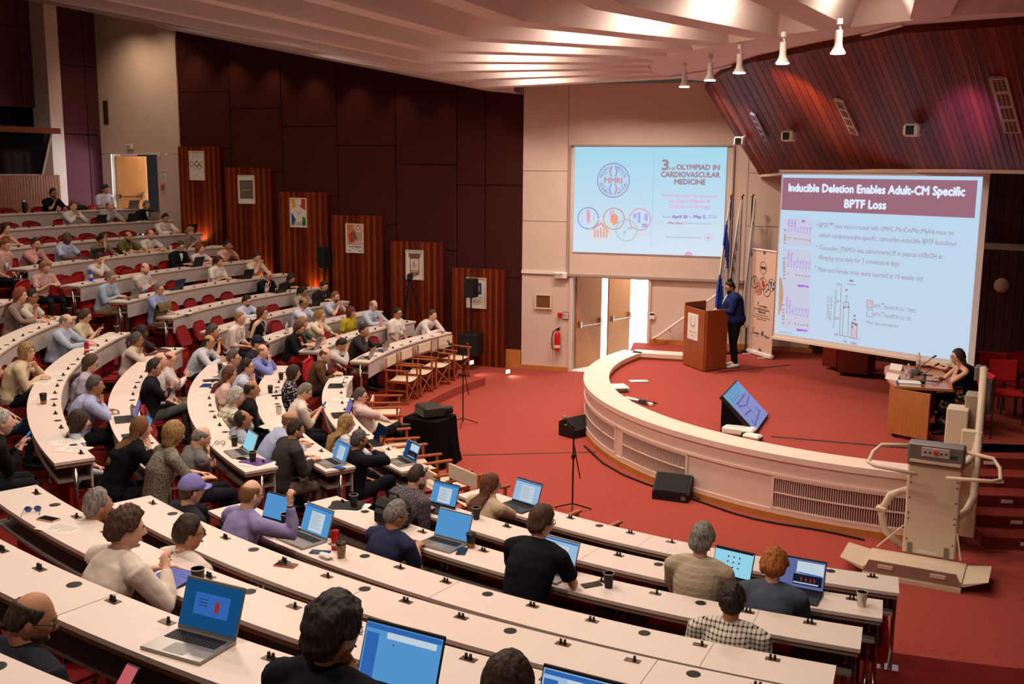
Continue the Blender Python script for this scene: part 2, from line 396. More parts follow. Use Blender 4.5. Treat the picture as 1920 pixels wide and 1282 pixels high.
for z0, z1 in ((0, DH+.02), (DH+.02, 3.35), (3.35, 4.45), (4.45, 6.3)):
    wallpiece('wall_panel', 0, s63 if z0 > 2 else d0, z0, z1, par=wf)
for s0, s1 in ((d1, 4.9), (4.9, 7.2)): wallpiece('wall_panel', s0, s1, 0, DH+.02, par=wf)
for z0, z1 in ((DH+.02, 3.35), (3.35, 4.45), (4.45, 6.3)): wallpiece('wall_panel', 4.9, 7.2, z0, z1, par=wf)
wallpiece('wall_panel', s63, 4.9, DH+.02, 6.3, par=wf)
# frame round the projection field
b = MB(); fx0, fz0 = ws(1064, 520); fx1, _ = ws(1370, 470); fzt = ws(1067, 274)[1]
b.box(fx0, fx1, -.03, .03, fzt, fzt+.03); b.box(fx0, fx0+.03, -.03, .03, DH+.05, fzt); b.box(fx1-.03, fx1, -.03, .03, DH+.1, fzt)
b.box(fx0-.0, 4.9, -.06, .03, DH+.02, DH+.07)
b.obj('trim', mat('grey_trim', 'a08f86', .6), wf)
MB().box(0, fx0, -.02, .03, DH+.04, DH+.10).obj('picture_rail', M_white, wf)
# skirting on the front wall
MB().box(-.25, d0-.05, -.03, .03, 0, .09).obj('baseboard_front', M_brass, None, mw=FM); struct(bpy.data.objects['baseboard_front'])
MB().box(d1+.05, 7.2, -.03, .03, SZ, SZ+.1).obj('baseboard_stage', M_brass, None, mw=FM); struct(bpy.data.objects['baseboard_stage'])
# door frame, two open leaves, bright lobby behind
M_lobby = mat('lobby_paint', 'eef0f2', .8); M_lobfloor = mat('lobby_tiles', 'd9dcd6', .4)
df = bpy.data.objects.new('door_1', None); COL.objects.link(df); df.matrix_world = FM; struct(df)
b = MB(); b.box(d0-.06, d0, -.03, .31, 0, DH+.02); b.box(d1, d1+.06, -.03, .31, 0, DH+.02); b.box(d0-.06, d1+.06, -.03, .31, DH, DH+.06); b.obj('door_frame', mat('frame_cream', 'd9c2ac', .6), df)
def leaf(par, x, y, w, ang, h=DH-.03, flip=1):
    mw = Matrix.Translation((x, y, 0)) @ Matrix.Rotation(R_(ang), 4, 'Z')
    b = MB().box(0, w, -.022, .022, .01, h); o = b.obj('door_leaf', M_oak, par, mw=mw)
    q = MB(); q.sweep([(.12*w, -.09, 1.0), (w*.93, -.09, 1.0)], .014, 8); q.box(.08*w, .13*w, -.1, -.02, .95, 1.09); q.box(.88*w, .96*w, -.1, -.02, .95, 1.12)
    q.obj('panic_bar', M_chrome, o)
    return o
leaf(df, d0+.02, .28, .86, 62); leaf(df, d0+.50, 1.5, .86, 66)
ob = MB(); ob.box(-2.5, 6.5, 4.6, 4.7, -.2, 3.2); ob.box(-2.5, -2.4, .3, 4.7, -.2, 3.2); ob.box(6.4, 6.5, .3, 4.7, -.2, 3.2)
struct(ob.obj('wall_lobby', M_lobby, None, mw=FM))
struct(MB().box(-2.5, 6.5, .02, 4.7, -.02, .015).obj('floor_lobby', M_lobfloor, None, mw=FM))
MB().box(4.5, 4.55, .9, .95, 0, 1).v
# ---- maroon fabric wall on the left, in tall panels, with stepped wooden pilasters
wl = bpy.data.objects.new('wall_left', None); COL.objects.link(wl); struct(wl)
LM = frame_mat((WL0[0], WL0[1], 0), (WLd[0], WLd[1], 0), (0, 0, 1))       # x runs to the back of the hall
wl.matrix_world = LM
sgn = 1 if (LM.inverted() @ Vector((WL0[0]+WLn[0], WL0[1]+WLn[1], 0))).y > 0 else -1   # outside of the hall is sgn*y
def wls(px, py): P = GP(px, py, (WL0[0], WL0[1], 0), (WLn[0], WLn[1], 0)); return float(np.dot(P[:2]-WL0, WLd)), float(P[2])
LWL = float(np.linalg.norm(WL1-WL0))
def lbox(mb, s0, s1, ya, yb, z0, z1, mi=0):          # y measured into the hall
    y0, y1 = sorted((-sgn*ya, -sgn*yb)); return mb.box(s0, s1, y0, y1, z0, z1, mi)
lbox(MB(), -.1, LWL, -.35, -.08, 0, 9).obj('backing', M_dark, wl)
def topz(s): return 9.0
se = [0] + [wls(x, 300)[0] for x in (910, 857, 742, 633, 530, 434)] + [LWL]
zs = [None, 347, 347, 308, 273, 237, 203, 172]; z2 = [None, 520, 515, 468, 420, 367, 321, 278]
for i in range(len(se)-1):
    s0, s1 = se[i], se[i+1]; xm = (937, 880, 800, 690, 580, 480, 385)[i]
    za = wls(xm, zs[i+1])[1]; zb = wls(xm, z2[i+1])[1]
    for q0, q1 in ((0, zb), (zb, za), (za, 9)):
        lbox(MB(), s0+.012, s1-.012, -.08, 0, q0+.008, q1-.008).obj('fabric_panel', M_fabric, wl)
pil = [(343, 420, 275), (430, 515, 315), (530, 620, 360), (628, 722, 404), (738, 835, 453), (852, 950, 503)]
PILS = []
for i, (xa, xb, yt) in enumerate(pil):
    s1, _ = wls(xa, yt+60); s0, zt = wls(xb, yt+60)[0], wls((xa+xb)/2, yt)[1]
    PILS.append((s0, s1, zt)); zb = -.0 if i == 5 else 0
    w = thing('wooden_pilaster', ['tallest', 'second tallest', 'third tallest', 'fourth tallest', 'second shortest', 'shortest'][i] + ' of the reddish planked wood panels stepping down the maroon wall', 'wall panel')
    w.matrix_world = LM
    lbox(MB(), s0, s1, .0, .13, zb, zt).obj('core', M_wood2, w)
    n = 17; pl = [MB(), MB(), MB()]
    for k in range(n):
        a = s0+(s1-s0)*k/n; c = s0+(s1-s0)*(k+1)/n; lbox(pl[(k*7+i*3+k//3) % 3], a+.004, c-.004, .13, .148, zb+.0, zt+.004)
    for q, mm in zip(pl, (M_wood, M_wood2, M_wood3)): tag(q.obj('plank', mm, w), kind='stuff')
lbox(MB(), .0, 1.4, .0, .03, 0, .42).obj('baseboard_left', M_brass, None, mw=LM); struct(bpy.data.objects['baseboard_left'])
# ---- white end wall with the upper door
ww = bpy.data.objects.new('wall_white', None); COL.objects.link(ww); struct(ww)
WM = frame_mat((WL1[0], WL1[1], 0), (WWd[0], WWd[1], 0), (0, 0, 1)); ww.matrix_world = WM
sg2 = 1 if (WM.inverted() @ Vector((WL1[0]+WWn[0], WL1[1]+WWn[1], 0))).y > 0 else -1
def www(px, py): P = GP(px, py, (WL1[0], WL1[1], 0), (WWn[0], WWn[1], 0)); return float(np.dot(P[:2]-WL1, WWd)), float(P[2])
def wbox(mb, s0, s1, ya, yb, z0, z1, mi=0):
    y0, y1 = sorted((-sg2*ya, -sg2*yb)); return mb.box(s0, s1, y0, y1, z0, z1, mi)
e0, e1 = www(298, 350)[0], www(212, 350)[0]; LWW = float(np.linalg.norm(WW1-WL1))+.4; zdoor = www(255, 289)[1]
for s0, s1, z0, z1 in ((-.15, e0, 0, zdoor), (e1, LWW, 0, zdoor), (-.15, LWW, zdoor+.01, 9.2)):
    wbox(MB(), s0, s1, -.25, 0, z0, z1).obj('wall_panel', M_wallwhite, ww)
df = bpy.data.objects.new('door_2', None); COL.objects.link(df); df.matrix_world = WM; struct(df)
b = MB(); wbox(b, e0-.05, e0, -.26, .02, 2.6, zdoor); wbox(b, e1, e1+.05, -.26, .02, 2.6, zdoor); wbox(b, e0-.05, e1+.05, -.26, .02, zdoor, zdoor+.05); b.obj('door_frame', MATS['frame_cream'], df)
mw = Matrix.Translation((e1-.03, sg2*.12, ZF[10])) @ Matrix.Rotation(R_(222), 4, 'Z')
lo = MB().box(0, .78, -.02, .02, .02, zdoor-ZF[10]-.05).obj('door_leaf', M_oak, df, mw=mw)
q = MB(); q.sweep([(.08, .08, 1.0), (.72, .08, 1.0)], .014, 8); q.sweep([(.08, -.08, 1.0), (.72, -.08, 1.0)], .014, 8); q.box(.66, .72, -.1, .1, .96, 1.12); q.box(.06, .1, -.1, .1, .96, 1.06); q.obj('panic_bar', M_chrome, lo)
b = MB(); wbox(b, -1, LWW+1.2, -3.0, -2.9, 2.4, 5.6); wbox(b, -1, LWW+1.2, -3.0, -.25, 5.5, 5.6); wbox(b, LWW+1.1, LWW+1.2, -3, -.25, 2.4, 5.6); wbox(b, -1, -.9, -3, -.25, 2.4, 5.6)
struct(b.obj('wall_corridor', M_lobby, None, mw=WM)); struct(wbox(MB(), -1, LWW+1.2, -3, -.1, 2.4, ZF[10]).obj('floor_corridor', M_lobfloor, None, mw=WM))
# ---- curved back wall
RB = 21.0
def bw(px, py=200): P = GC(px, py, O, RB, far=True); return topol(P)[0], P[2]
wb = bpy.data.objects.new('wall_back', None); COL.objects.link(wb); struct(wb)
a_r = bw(205, 200)[0]; a_c1 = bw(110, 200)[0]; a_c0 = bw(88, 200)[0]; ac0 = topol(GC(93, 200, O, RB-.55, far=True))[0]; ac1 = topol(GC(117, 200, O, RB-.55, far=True))[0]
MB().arc(O, RB+.1, RB+.4, 0, 9.6, -140, -1, 50).obj('backing', M_dark, wb)
am = bw(158, 120)[0]
for u0, u1 in ((a_r-2.2, am), (am, a_c1)):
    for z0, z1 in ((2.6, bw(150, 252)[1]), (bw(150, 252)[1], bw(150, 124)[1]), (bw(150, 124)[1], 9.5)):
        MB().arc(O, RB, RB+.1, z0+.01, z1-.01, u0+.04, u1-.04, 3).obj('fabric_panel', M_fabric2, wb)
a_p = bw(33, 60)[0]; st = a_p-a_c0
e = [a_c0, a_p] + [a_p+st*k for k in range(1, 9)]
for u0, u1 in zip(e[:-1], e[1:]):
    for z0, z1 in ((5.9, 7.85), (7.85, 9.5)): MB().arc(O, RB, RB+.1, z0+.01, z1-.01, u0+.04, u1-.04, 3).obj('fabric_panel', M_fabric2, wb)
struct(MB().arc(O, RB-.55, RB+.1, 2.6, 9.5, ac0, ac1, 3).obj('column', M_wallwhite))
# projection booth bay
bt = thing('projection_booth', 'control booth with slanted dark window over an oak planked front', 'booth')
ab = topol(GC(112, 350, O, RB-1.0, far=True))[0]; zt = GC(60, 328, O, RB-1.0, far=True)[2]; zw = GC(60, 250, O, RB-.7, far=True)[2]
MB().arc(O, RB-1.0, RB, 2.6, zt, ab, ab+26, 20).obj('booth_front', M_oak, bt)
pl = MB(); n = 110
for k in range(n): pl.arc(O, RB-1.03, RB-1.0, 2.6, zt, ab+26*k/n+.02, ab+26*(k+1)/n-.02, 1)
tag(pl.obj('plank', mat('booth_plank', 'a8622e', .5, noise=.3, nscale=8, stretch=(5, 5, .5)), bt), kind='stuff')
MB().arc(O, RB-1.1, RB-.9, zw-.0, zw+.14, ab-.15, ab+26, 20).obj('lintel', M_wood3, bt)
g = MB(); V = []; n = 20
for i in range(n+1):
    a = ab+1.3+24.5*i/n; V += [pol(a, RB-.95, zt+.02), pol(a-(.9 if i == 0 else 0), RB-.95+.001, zw)]
g.add(V, [(2*i, 2*i+2, 2*i+3, 2*i+1) for i in range(n)]); g.obj('window_glass', mat('dark_glass', '0a0d12', .08, spec=.6), bt)
MB().arc(O, RB-.94, RB, zt, zw, ab+1.4, ab+26, 12).obj('booth_interior', mat('booth_white', 'd9c6ba', .8), bt)
MB().sweep([pol(ab+1.3, RB-.97, zt), pol(ab+.35, RB-.97, zw)], .035, 4).obj('window_mullion', mat('frame_cream', 'd9c2ac', .6), bt)
# ---- stage back wall of dark planks
M_backwood = mat('dark_back_planks', '4a2015', .55, noise=.35, nscale=9, stretch=(5, 5, .5)); M_backwood2 = mat('dark_back_planks2', '3c1910', .55, noise=.35, nscale=9, stretch=(5, 5, .5))
B0 = fw(6.3)[:2]; B1 = np.array([12.6, 16.2]); bd = (B1-B0)/np.linalg.norm(B1-B0); BL = float(np.linalg.norm(B1-B0))
sb = bpy.data.objects.new('wall_stage_back', None); COL.objects.link(sb); struct(sb); sb.matrix_world = frame_mat((B0[0], B0[1], 0), (bd[0], bd[1], 0), (0, 0, 1))
MB().box(0, BL, .02, .2, 0, 6.2).obj('backing', M_dark, sb); n = int(BL/.155)
me = [MB().box(.004, .151, 0, .02, 0, 4.6).mesh('plank', q) for q in (M_backwood, M_backwood2)]
for k in range(n): o = link('plank', me[(k*5+k//2) % 2], sb, (k*.155, 0, 0))
MB().box(0, BL, -.04, 0, 3.1, 3.22).obj('picture_rail', mat('grey_trim', 'a08f86', .6), sb)
struct(MB().box(12.5, 12.7, -3, 17, 0, 8.8).obj('wall_right', M_fabric))

# ---- ceiling: flat ring over the stage front, radial beams, recessed fields
kp = [topol(G(x, y, ZC)) for x, y in ((1083, 21), (971, 44), (846, 81), (802, 104), (825, 144), (892, 164), (946, 172))]
ep = [topol(G(x, y, ZC)) for x, y in ((1860, 25), (1605, 50), (1372, 81), (1288, 98), (1245, 109), (1222, 126), (1225, 135), (1260, 145))]
kp.sort(); ep.sort()
def rk(th): return float(np.interp(th, [a for a, _ in kp], [b for _, b in kp]))
def re(th): return float(np.interp(th, [a for a, _ in ep], [b for _, b in ep]))
def zb(r, th): k = rk(th); return ZC + (.19*(r-k) if r > k else 0)
def up(r, th):
    e, k = re(th), rk(th)
    if r <= e: return ZC
    if r <= e+.55: return ZC+.68*(r-e)/.55
    return ZC+.68+.02*(r-e) + (.19*(r-k) if r > k else 0) + (.2 if r > k+1.3 else 0)
mb = MB(); TS = np.arange(-160, 12.1, 2.0)
cols = []
for th in TS:
    e, k = re(th), rk(th); rs = [0.0, e*.5, e, e+.55, k, k+1.299, k+1.301, 12.5, 17, 23]
    cols.append([(pol(th, r)[0], pol(th, r)[1], up(r, th)) for r in rs])
nr = len(cols[0]); V = [p for c in cols for p in c]; Fc = []; mi = []
for i in range(len(TS)-1):
    for j in range(nr-1):
        Fc.append((i*nr+j, i*nr+j+1, (i+1)*nr+j+1, (i+1)*nr+j)); mi.append(0 if j < 4 else 1)
n0 = len(V); mb.v = [tuple(v) for v in V]; mb.f = Fc; mb.m = mi
mb.add([(x, y, z+.12) for x, y, z in V], [tuple(reversed(f)) for f in Fc], 0)
ce = struct(mb.obj('ceiling', [M_ceil, M_ceil2]))
BEAM = [-128.7+12.2*k for k in range(11)]
for th in BEAM:
    e, k = re(th), rk(th); rs = [e+.02, e+.3, k-.8, k, k+.01, k+3, 12.5, 17, 22.5]; V = []; a = R_(th); rad = np.array([math.sin(a), -math.cos(a)]); tan = np.array([math.cos(a), math.sin(a)])
    for r in rs:
        p = O+rad*r; w = .20 + .012*max(0, r-k); zz = zb(r, th); h = max(up(r, th)-zz, 0)+.06; f = min(.35, .12+h*.3) if r > e+.2 else .05
        V += [(*(p-tan*w), zz), (*(p+tan*w), zz), (*(p+tan*(w+f)), zz+h), (*(p-tan*(w+f)), zz+h)]
    n = len(rs); Fc = [(0, 1, 2, 3), (4*n-1, 4*n-2, 4*n-3, 4*n-4)]
    for i in range(n-1):
        for q in range(4): j = (q+1) % 4; Fc.append((4*i+q, 4*(i+1)+q, 4*(i+1)+j, 4*i+j))
    struct(MB().add(V, Fc).obj('beam', M_ceil))
# light slot soffit following the top of the maroon wall
mb = MB(); V = []
for s in np.linspace(0, LWL, 12):
    p = WL0+WLd*s; t_, r_ = topol(p); zz = zb(r_, t_)-.06; q = p-WLn*.55
    V += [(p[0], p[1], zz), (q[0], q[1], zz+.02), (q[0], q[1], zz+.5), (p[0], p[1], zz+.5)]
Fc = [(4*i+q, 4*(i+1)+q, 4*(i+1)+(q+1) % 4, 4*i+(q+1) % 4) for i in range(11) for q in range(4)]
struct(mb.add(V, Fc).obj('trim_1', M_ceil))
for th, r in [(-47, 5.9), (-86, 6.2), (-61.5, 5.6)]:
    p = pol(th, r, up(r, th)); vt = thing('ceiling_downlight', 'small round recessed downlight %s' % {-47: 'in the nearest bright ceiling bay', -86: 'in the ceiling bay above the left block', -61.5: 'between the two middle ceiling beams'}[th], 'lamp', p)
    MB().cyl((0, 0), .09, -.02, .02, 16).obj('trim_ring', M_white, vt); MB().cyl((0, 0), .065, -.03, -.02, 16).obj('lens', glow('lamp_white', 'fff0dc', 12), vt)

# ---- slanted planked canopy over the stage
M_c1 = mat('canopy_wood', '7a2e1c', .5, noise=.35, nscale=9, stretch=(3, 3, .5), spec=.12); M_c2 = mat('canopy_wood_dark', '652414', .5, noise=.3, nscale=9, stretch=(3, 3, .5), spec=.12); M_c3 = mat('canopy_wood_light', '8e3c20', .5, noise=.3, nscale=9, stretch=(3, 3, .5), spec=.12)
tp = [(1322, 158), (1353, 127), (1411, 106), (1507, 85), (1596, 67), (1692, 48), (1800, 40), (1920, 31), (2080, 22)]
TPW = [G(x, y, ZC) for x, y in tp]; tpx = [x for x, _ in tp]
def ctop(x): return np.array([np.interp(x, tpx, [p[i] for p in TPW]) for i in range(3)])
bpx = [1423, 1480, 1642, 1781, 1920, 2080]; bpy_ = [327.5, 321.5, 317, 317, 319, 322]; bD = [21.6, 20.2, 17.2, 15.4, 13.8, 12.4]
BPW = [GY(x, y, D) for x, y, D in zip(bpx, bpy_, bD)]
def cbot(x): return np.array([np.interp(x, bpx, [p[i] for p in BPW]) for i in range(3)])
def t2b(x): return float(np.interp(x, [1322, 1526, 1846, 2080], [1423, 1638, 1921, 2080]))
cn = thing('stage_canopy', 'slanted reddish planked wooden canopy above the stage and the large screen', 'canopy'); struct(cn)
for k_ in ('label', 'category'): del cn[k_]
xs = np.linspace(1322, 2078, 62); nrm = []
for k in range(61):
    xa, xb = xs[k], xs[k+1]; a, b_, c, d_ = ctop(xa), ctop(xb), cbot(t2b(xb)), cbot(t2b(xa))
    for q in (a, b_): q[2] -= .08
    n_ = np.cross(b_-a, d_-a); n_ /= np.linalg.norm(n_); n_ = n_ if n_[2] > 0 else -n_
    g_ = (b_-a)*.035; V = [a+g_, b_-g_, c-g_, d_+g_]; V2 = [v+n_*.03 for v in V]
    MB().hexa(V, V2).obj('plank', (M_c1, M_c2, M_c1, M_c3)[(k*7+k//3) % 4], cn)
V = []; xs2 = np.linspace(1322, 2078, 24)
for x in xs2: a = ctop(x); c = cbot(t2b(x)); V += [a+[.02, .02, .02], c+[.05, .05, .02]]
MB().add(V, [(2*i, 2*i+2, 2*i+3, 2*i+1) for i in range(23)]).obj('backing', M_dark, cn)
V = []
for x in xs2: a = ctop(x); V += [a, a-[0, 0, .09], a+[.03, .05, -.09], a+[.03, .05, 0]]
MB().add(V, [(4*i+q, 4*(i+1)+q, 4*(i+1)+(q+1) % 4, 4*i+(q+1) % 4) for i in range(23) for q in range(4)]).obj('fascia', M_c2, cn)
V = []
for x in np.linspace(1423, 2080, 24): c = cbot(x); d2 = np.array([.75, .65]); V += [c, c+[0, 0, -.05], c+[d2[0]*2, d2[1]*2, -.05], c+[d2[0]*2, d2[1]*2, 0]]
MB().add(V, [(4*i+q, 4*(i+1)+q, 4*(i+1)+(q+1) % 4, 4*i+(q+1) % 4) for i in range(23) for q in range(4)]).obj('soffit', M_wallwhite, cn)
def cpoint(px, py):                     # where the line of sight meets the canopy slope
    d = ray(px, py); best = None
    for i in range(0, len(xs)-2):
        xa, xb = xs[i], xs[i+1]; a, b_, c = ctop(xa), ctop(xb), cbot(t2b(xa)); n_ = np.cross(b_-a, c-a)
        P = CAM0+d*(np.dot(a-CAM0, n_)/np.dot(d, n_)); e1_ = c-a; s_ = np.dot(P-a, e1_)/np.dot(e1_, e1_)
        c2 = cbot(t2b(xb)); l = a+(c-a)*s_; r_ = b_+(c2-b_)*s_; t_ = np.dot(P-l, r_-l)/np.dot(r_-l, r_-l)
        q_ = abs(t_-.5)
        if best is None or q_ < bq: best = (P, n_/np.linalg.norm(n_), (c-a)/np.linalg.norm(c-a)); bq = q_
    P, n_, dn = best; n_ = n_ if n_[2] < 0 else -n_; return P, n_, dn
# ------------------------------------------------------------------ flat print helpers (in a sheet's own plane)
def ringf(mb, cx, cy, r0, r1, n=32, mi=0, sx=1, z=.003, a0=0, a1=360):
    V = []; 
    for k in range(n+1):
        a = R_(a0+(a1-a0)*k/n); V += [(cx+r0*sx*math.cos(a), cy+r0*math.sin(a), z), (cx+r1*sx*math.cos(a), cy+r1*math.sin(a), z)]
    mb.add(V, [(2*k, 2*k+1, 2*k+3, 2*k+2) for k in range(n)], mi)
def discf(mb, cx, cy, r, n=24, mi=0, sx=1, z=.002): mb.add([(cx+r*sx*math.cos(2*PI*k/n), cy+r*math.sin(2*PI*k/n), z) for k in range(n)], [tuple(range(n))], mi)
def rectf(mb, x0, x1, y0, y1, mi=0, z=.002): mb.add([(x0, y0, z), (x1, y0, z), (x1, y1, z), (x0, y1, z)], [(0, 1, 2, 3)], mi)
def polyf(mb, pts, mi=0, z=.002): mb.add([(x, y, z) for x, y in pts], [tuple(range(len(pts)))], mi)
def linef(mb, x0, y0, x1, y1, w, mi=0, z=.003):
    d = np.array([x1-x0, y1-y0]); n = np.array([-d[1], d[0]])/np.linalg.norm(d)*w/2; polyf(mb, [(x0+n[0], y0+n[1]), (x0-n[0], y0-n[1]), (x1-n[0], y1-n[1]), (x1+n[0], y1+n[1])], mi, z)
def arctext(mb, st, cx, cy, r, a_start, a_end, h, mi=0, sx=1, inward=False, z=.004):
    n = len(st)
    for k, ch in enumerate(st):
        if ch == ' ': continue
        a = R_(a_start+(a_end-a_start)*k/max(1, n-1)); v, f = text_arrays(ch)
        if len(v) == 0: continue
        w = v[:, 0].max(); rot = a-PI/2 if not inward else a+PI/2; s = h/.7
        c, s_ = math.cos(rot), math.sin(rot); pts = []
        for p in v:
            x, y = (p[0]-w/2)*s, (p[1]-.35)*s; pts.append((cx+(r*math.cos(a)+x*c-y*s_)*sx, cy+r*math.sin(a)+x*s_+y*c, z))
        mb.add(pts, f, mi)
def circles_print(mb, cx, cy, s, mats, z=.004, sx=1.0):
    """the five picture roundels: mats = indices blue, brown, red, orange(heart), yellow, violet, green, pink"""
    B, BR, RD, HE, YE, VI, GR, PK = mats; r = s
    for dx, dy, c in ((-2.35*s, 0, B), (0, 0, BR), (2.35*s, 0, PK), (-1.17*s, -1.0*s, YE), (1.17*s, -1.0*s, GR)): ringf(mb, cx+dx*sx, cy+dy, r*.9, r, 32, c, sx, z+.001)
    polyf(mb, [(cx+x*s*sx, cy+y*s) for x, y in ((-.3, .3), (.05, .5), (.4, .2), (.35, -.4), (0, -.6), (-.3, -.2))], HE, z)
    for dx in (-.35, -.1): rectf(mb, cx+dx*s*sx, cx+(dx+.12)*s*sx, cy+.3*s, cy+.8*s, RD, z)
    polyf(mb, [(cx+(-2.35+x)*s*sx, cy+y*s) for x, y in ((-.15, .75), (.1, .75), (.18, -.1), (0, -.6), (-.15, -.1))], RD, z)
    for x in (-.6, .5): rectf(mb, cx+(-2.35+x)*s*sx, cx+(-2.3+x)*s*sx, cy-.4*s, cy+.6*s, RD, z)
    polyf(mb, [(cx+(-1.17+x)*s*sx, cy+(-1+y)*s) for x, y in ((-.75, .1), (0, .7), (.75, -.1), (.7, -.25), (0, .45), (-.7, -.05))], HE, z)
    for k in range(5): rectf(mb, cx+(-1.17-.6+.27*k)*s*sx, cx+(-1.17-.46+.27*k)*s*sx, cy-1.7*s, cy+(-1.05+.12*(2-abs(k-2)))*s, HE, z)
    for x, y, w_, h_ in ((-.6, .1, .3, .4), (-.2, -.3, .25, .9), (.2, -.7, .5, .35), (.4, -.1, .3, .6)): rectf(mb, cx+(2.35+x)*s*sx, cx+(2.35+x+w_)*s*sx, cy+y*s, cy+(y+h_)*s, VI, z)
    for x, y, w_, h_ in ((-.3, -.3, .3, .3), (.1, .1, .4, .2)): rectf(mb, cx+(1.17+x)*s*sx, cx+(1.17+x+w_)*s*sx, cy+(-1+y)*s, cy+(-1+y+h_)*s, GR, z)
def seal_print(mb, cx, cy, r, mi, mi_r, mi_b, z=.004, sx=1.0):
    ringf(mb, cx, cy, r*.955, r, 40, mi, sx, z); 
    for a in ((20, 70), (110, 160), (200, 250), (290, 340)): ringf(mb, cx, cy, r*.60, r*.625, 10, mi, sx, z, *a)
    if r > .1:
        arctext(mb, 'MASONIC', cx, cy, r*.79, 165, 108, r*.16, mi, sx, z=z); arctext(mb, 'MEDICAL', cx, cy, r*.79, 72, 15, r*.16, mi, sx, z=z)
        arctext(mb, 'RESEARCH', cx, cy, r*.79, 195, 250, r*.16, mi, sx, True, z); arctext(mb, 'INSTITUTE', cx, cy, r*.79, 290, 345, r*.16, mi, sx, True, z)
    pts = [(cx+(.28*math.sin(t*PI)*r)*sx, cy+(t-.5)*1.7*r) for t in np.linspace(0, 1, 13)]
    for s_ in (1, -1):
        for (x0, y0), (x1, y1) in zip(pts[:-1], pts[1:]): linef(mb, cx+s_*math.sin((y0-cy)/r*3.2)*.2*r*sx, y0, cx+s_*math.sin((y1-cy)/r*3.2)*.2*r*sx, y1, .08*r*sx, mi_b if s_ > 0 else mi_r, z)
    rectf(mb, cx-.58*r*sx, cx+.58*r*sx, cy-.2*r, cy+.2*r, 0, z+.001)
    text_on(mb, 'MMRI', cx-.55*r*sx, cx+.55*r*sx, cy-.16*r, .32*r, z+.002, mi_r, bold=r*.012)
# ------------------------------------------------------------------ screen 1: projection on the front wall
sA, zA = ws(1078, 281); sB, zB_ = ws(1364, 275); _, zlo = ws(1360, 479); _, zlo2 = ws(1079, 474); zhi = (zA+ws(1368, 270)[1])/2; zlo = (zlo+zlo2)/2
def plane_mat(P0, ux): ux = Vector(ux).normalized(); uz = Vector((0, 0, 1)); n = ux.cross(uz); return Matrix(((ux.x, 0, n.x, P0[0]), (ux.y, 0, n.y, P0[1]), (ux.z, 1, n.z, P0[2]), (0, 0, 0, 1)))
p1 = thing('projected_slide', 'bright blue projected title slide on the cream wall above the double door', 'projection')
p1.matrix_world = plane_mat(fw(0, 0, .012), (FD[0], FD[1], 0))
def S1(px, py): return ws(px, py)
def grad_glow(key, c1, c2, z0, z1, s=1.0, c3=None):
    m = bpy.data.materials.new(key); m.use_nodes = True; nt = m.node_tree; nt.nodes.remove(nt.nodes['Principled BSDF'])
    e = nt.nodes.new('ShaderNodeEmission'); e.inputs[1].default_value = s; t = nt.nodes.new('ShaderNodeTexCoord'); sp_ = nt.nodes.new('ShaderNodeSeparateXYZ'); r = nt.nodes.new('ShaderNodeMapRange')
    nt.links.new(t.outputs['Object'], sp_.inputs[0]); nt.links.new(sp_.outputs[1], r.inputs['Value']); r.inputs['From Min'].default_value = z0; r.inputs['From Max'].default_value = z1
    mx = nt.nodes.new('ShaderNodeMix'); mx.data_type = 'RGBA'; mx.inputs['A'].default_value = srgb(c1)+(1,); mx.inputs['B'].default_value = srgb(c2)+(1,)
    nt.links.new(r.outputs[0], mx.inputs['Factor']); nt.links.new(mx.outputs['Result'], e.inputs[0]); nt.links.new(e.outputs[0], nt.nodes['Material Output'].inputs[0]); MATS[key] = m; return m
b = MB(); rectf(b, sA, sB, zlo, zhi, 0, 0); b.obj('slide_ground', grad_glow('slide_one', 'd3dfee', 'a2d2e6', zlo, zhi, 1.15), p1)
gl = {k: glow('ink_'+k, c, 1.1) for k, c in dict(bg='b9d8ea', mauve='a58a98', pink='e2a6d2', violet='9a7fc8', plum='8d6ea8', grey='9aa6c4', red='c98aa0', blue='86a0e0', orange='f0a088', yellow='ecdcb0', green='aecdc8', rose='eaa0bc', brown='c8a494', lav='b3b0e4', line='8cc6dc', head='9b6a7c', white='dceafa', body='a08a9c', dot='8d6f70', purple='a64be0', gel='c9c9df', bar='b89a8c', barp='d2bccb', wallp='c49a80').items()}
names = ['bg', 'mauve', 'pink', 'violet', 'plum', 'grey', 'red', 'blue', 'orange', 'yellow', 'green', 'rose', 'brown', 'lav', 'line']; IX = {n: i for i, n in enumerate(names)}; gm = [gl[n] for n in names]
def T1(mb, st, xa, xb, y, h, c, bold=0):
    (x0, _), (x1, _) = S1(xa, y), S1(xb, y); _, yb = S1((xa+xb)/2, y); _, yt = S1((xa+xb)/2, y-h); text_on(mb, st, x0, x1, yb, yt-yb, .004, IX[c], bold)
b = MB()
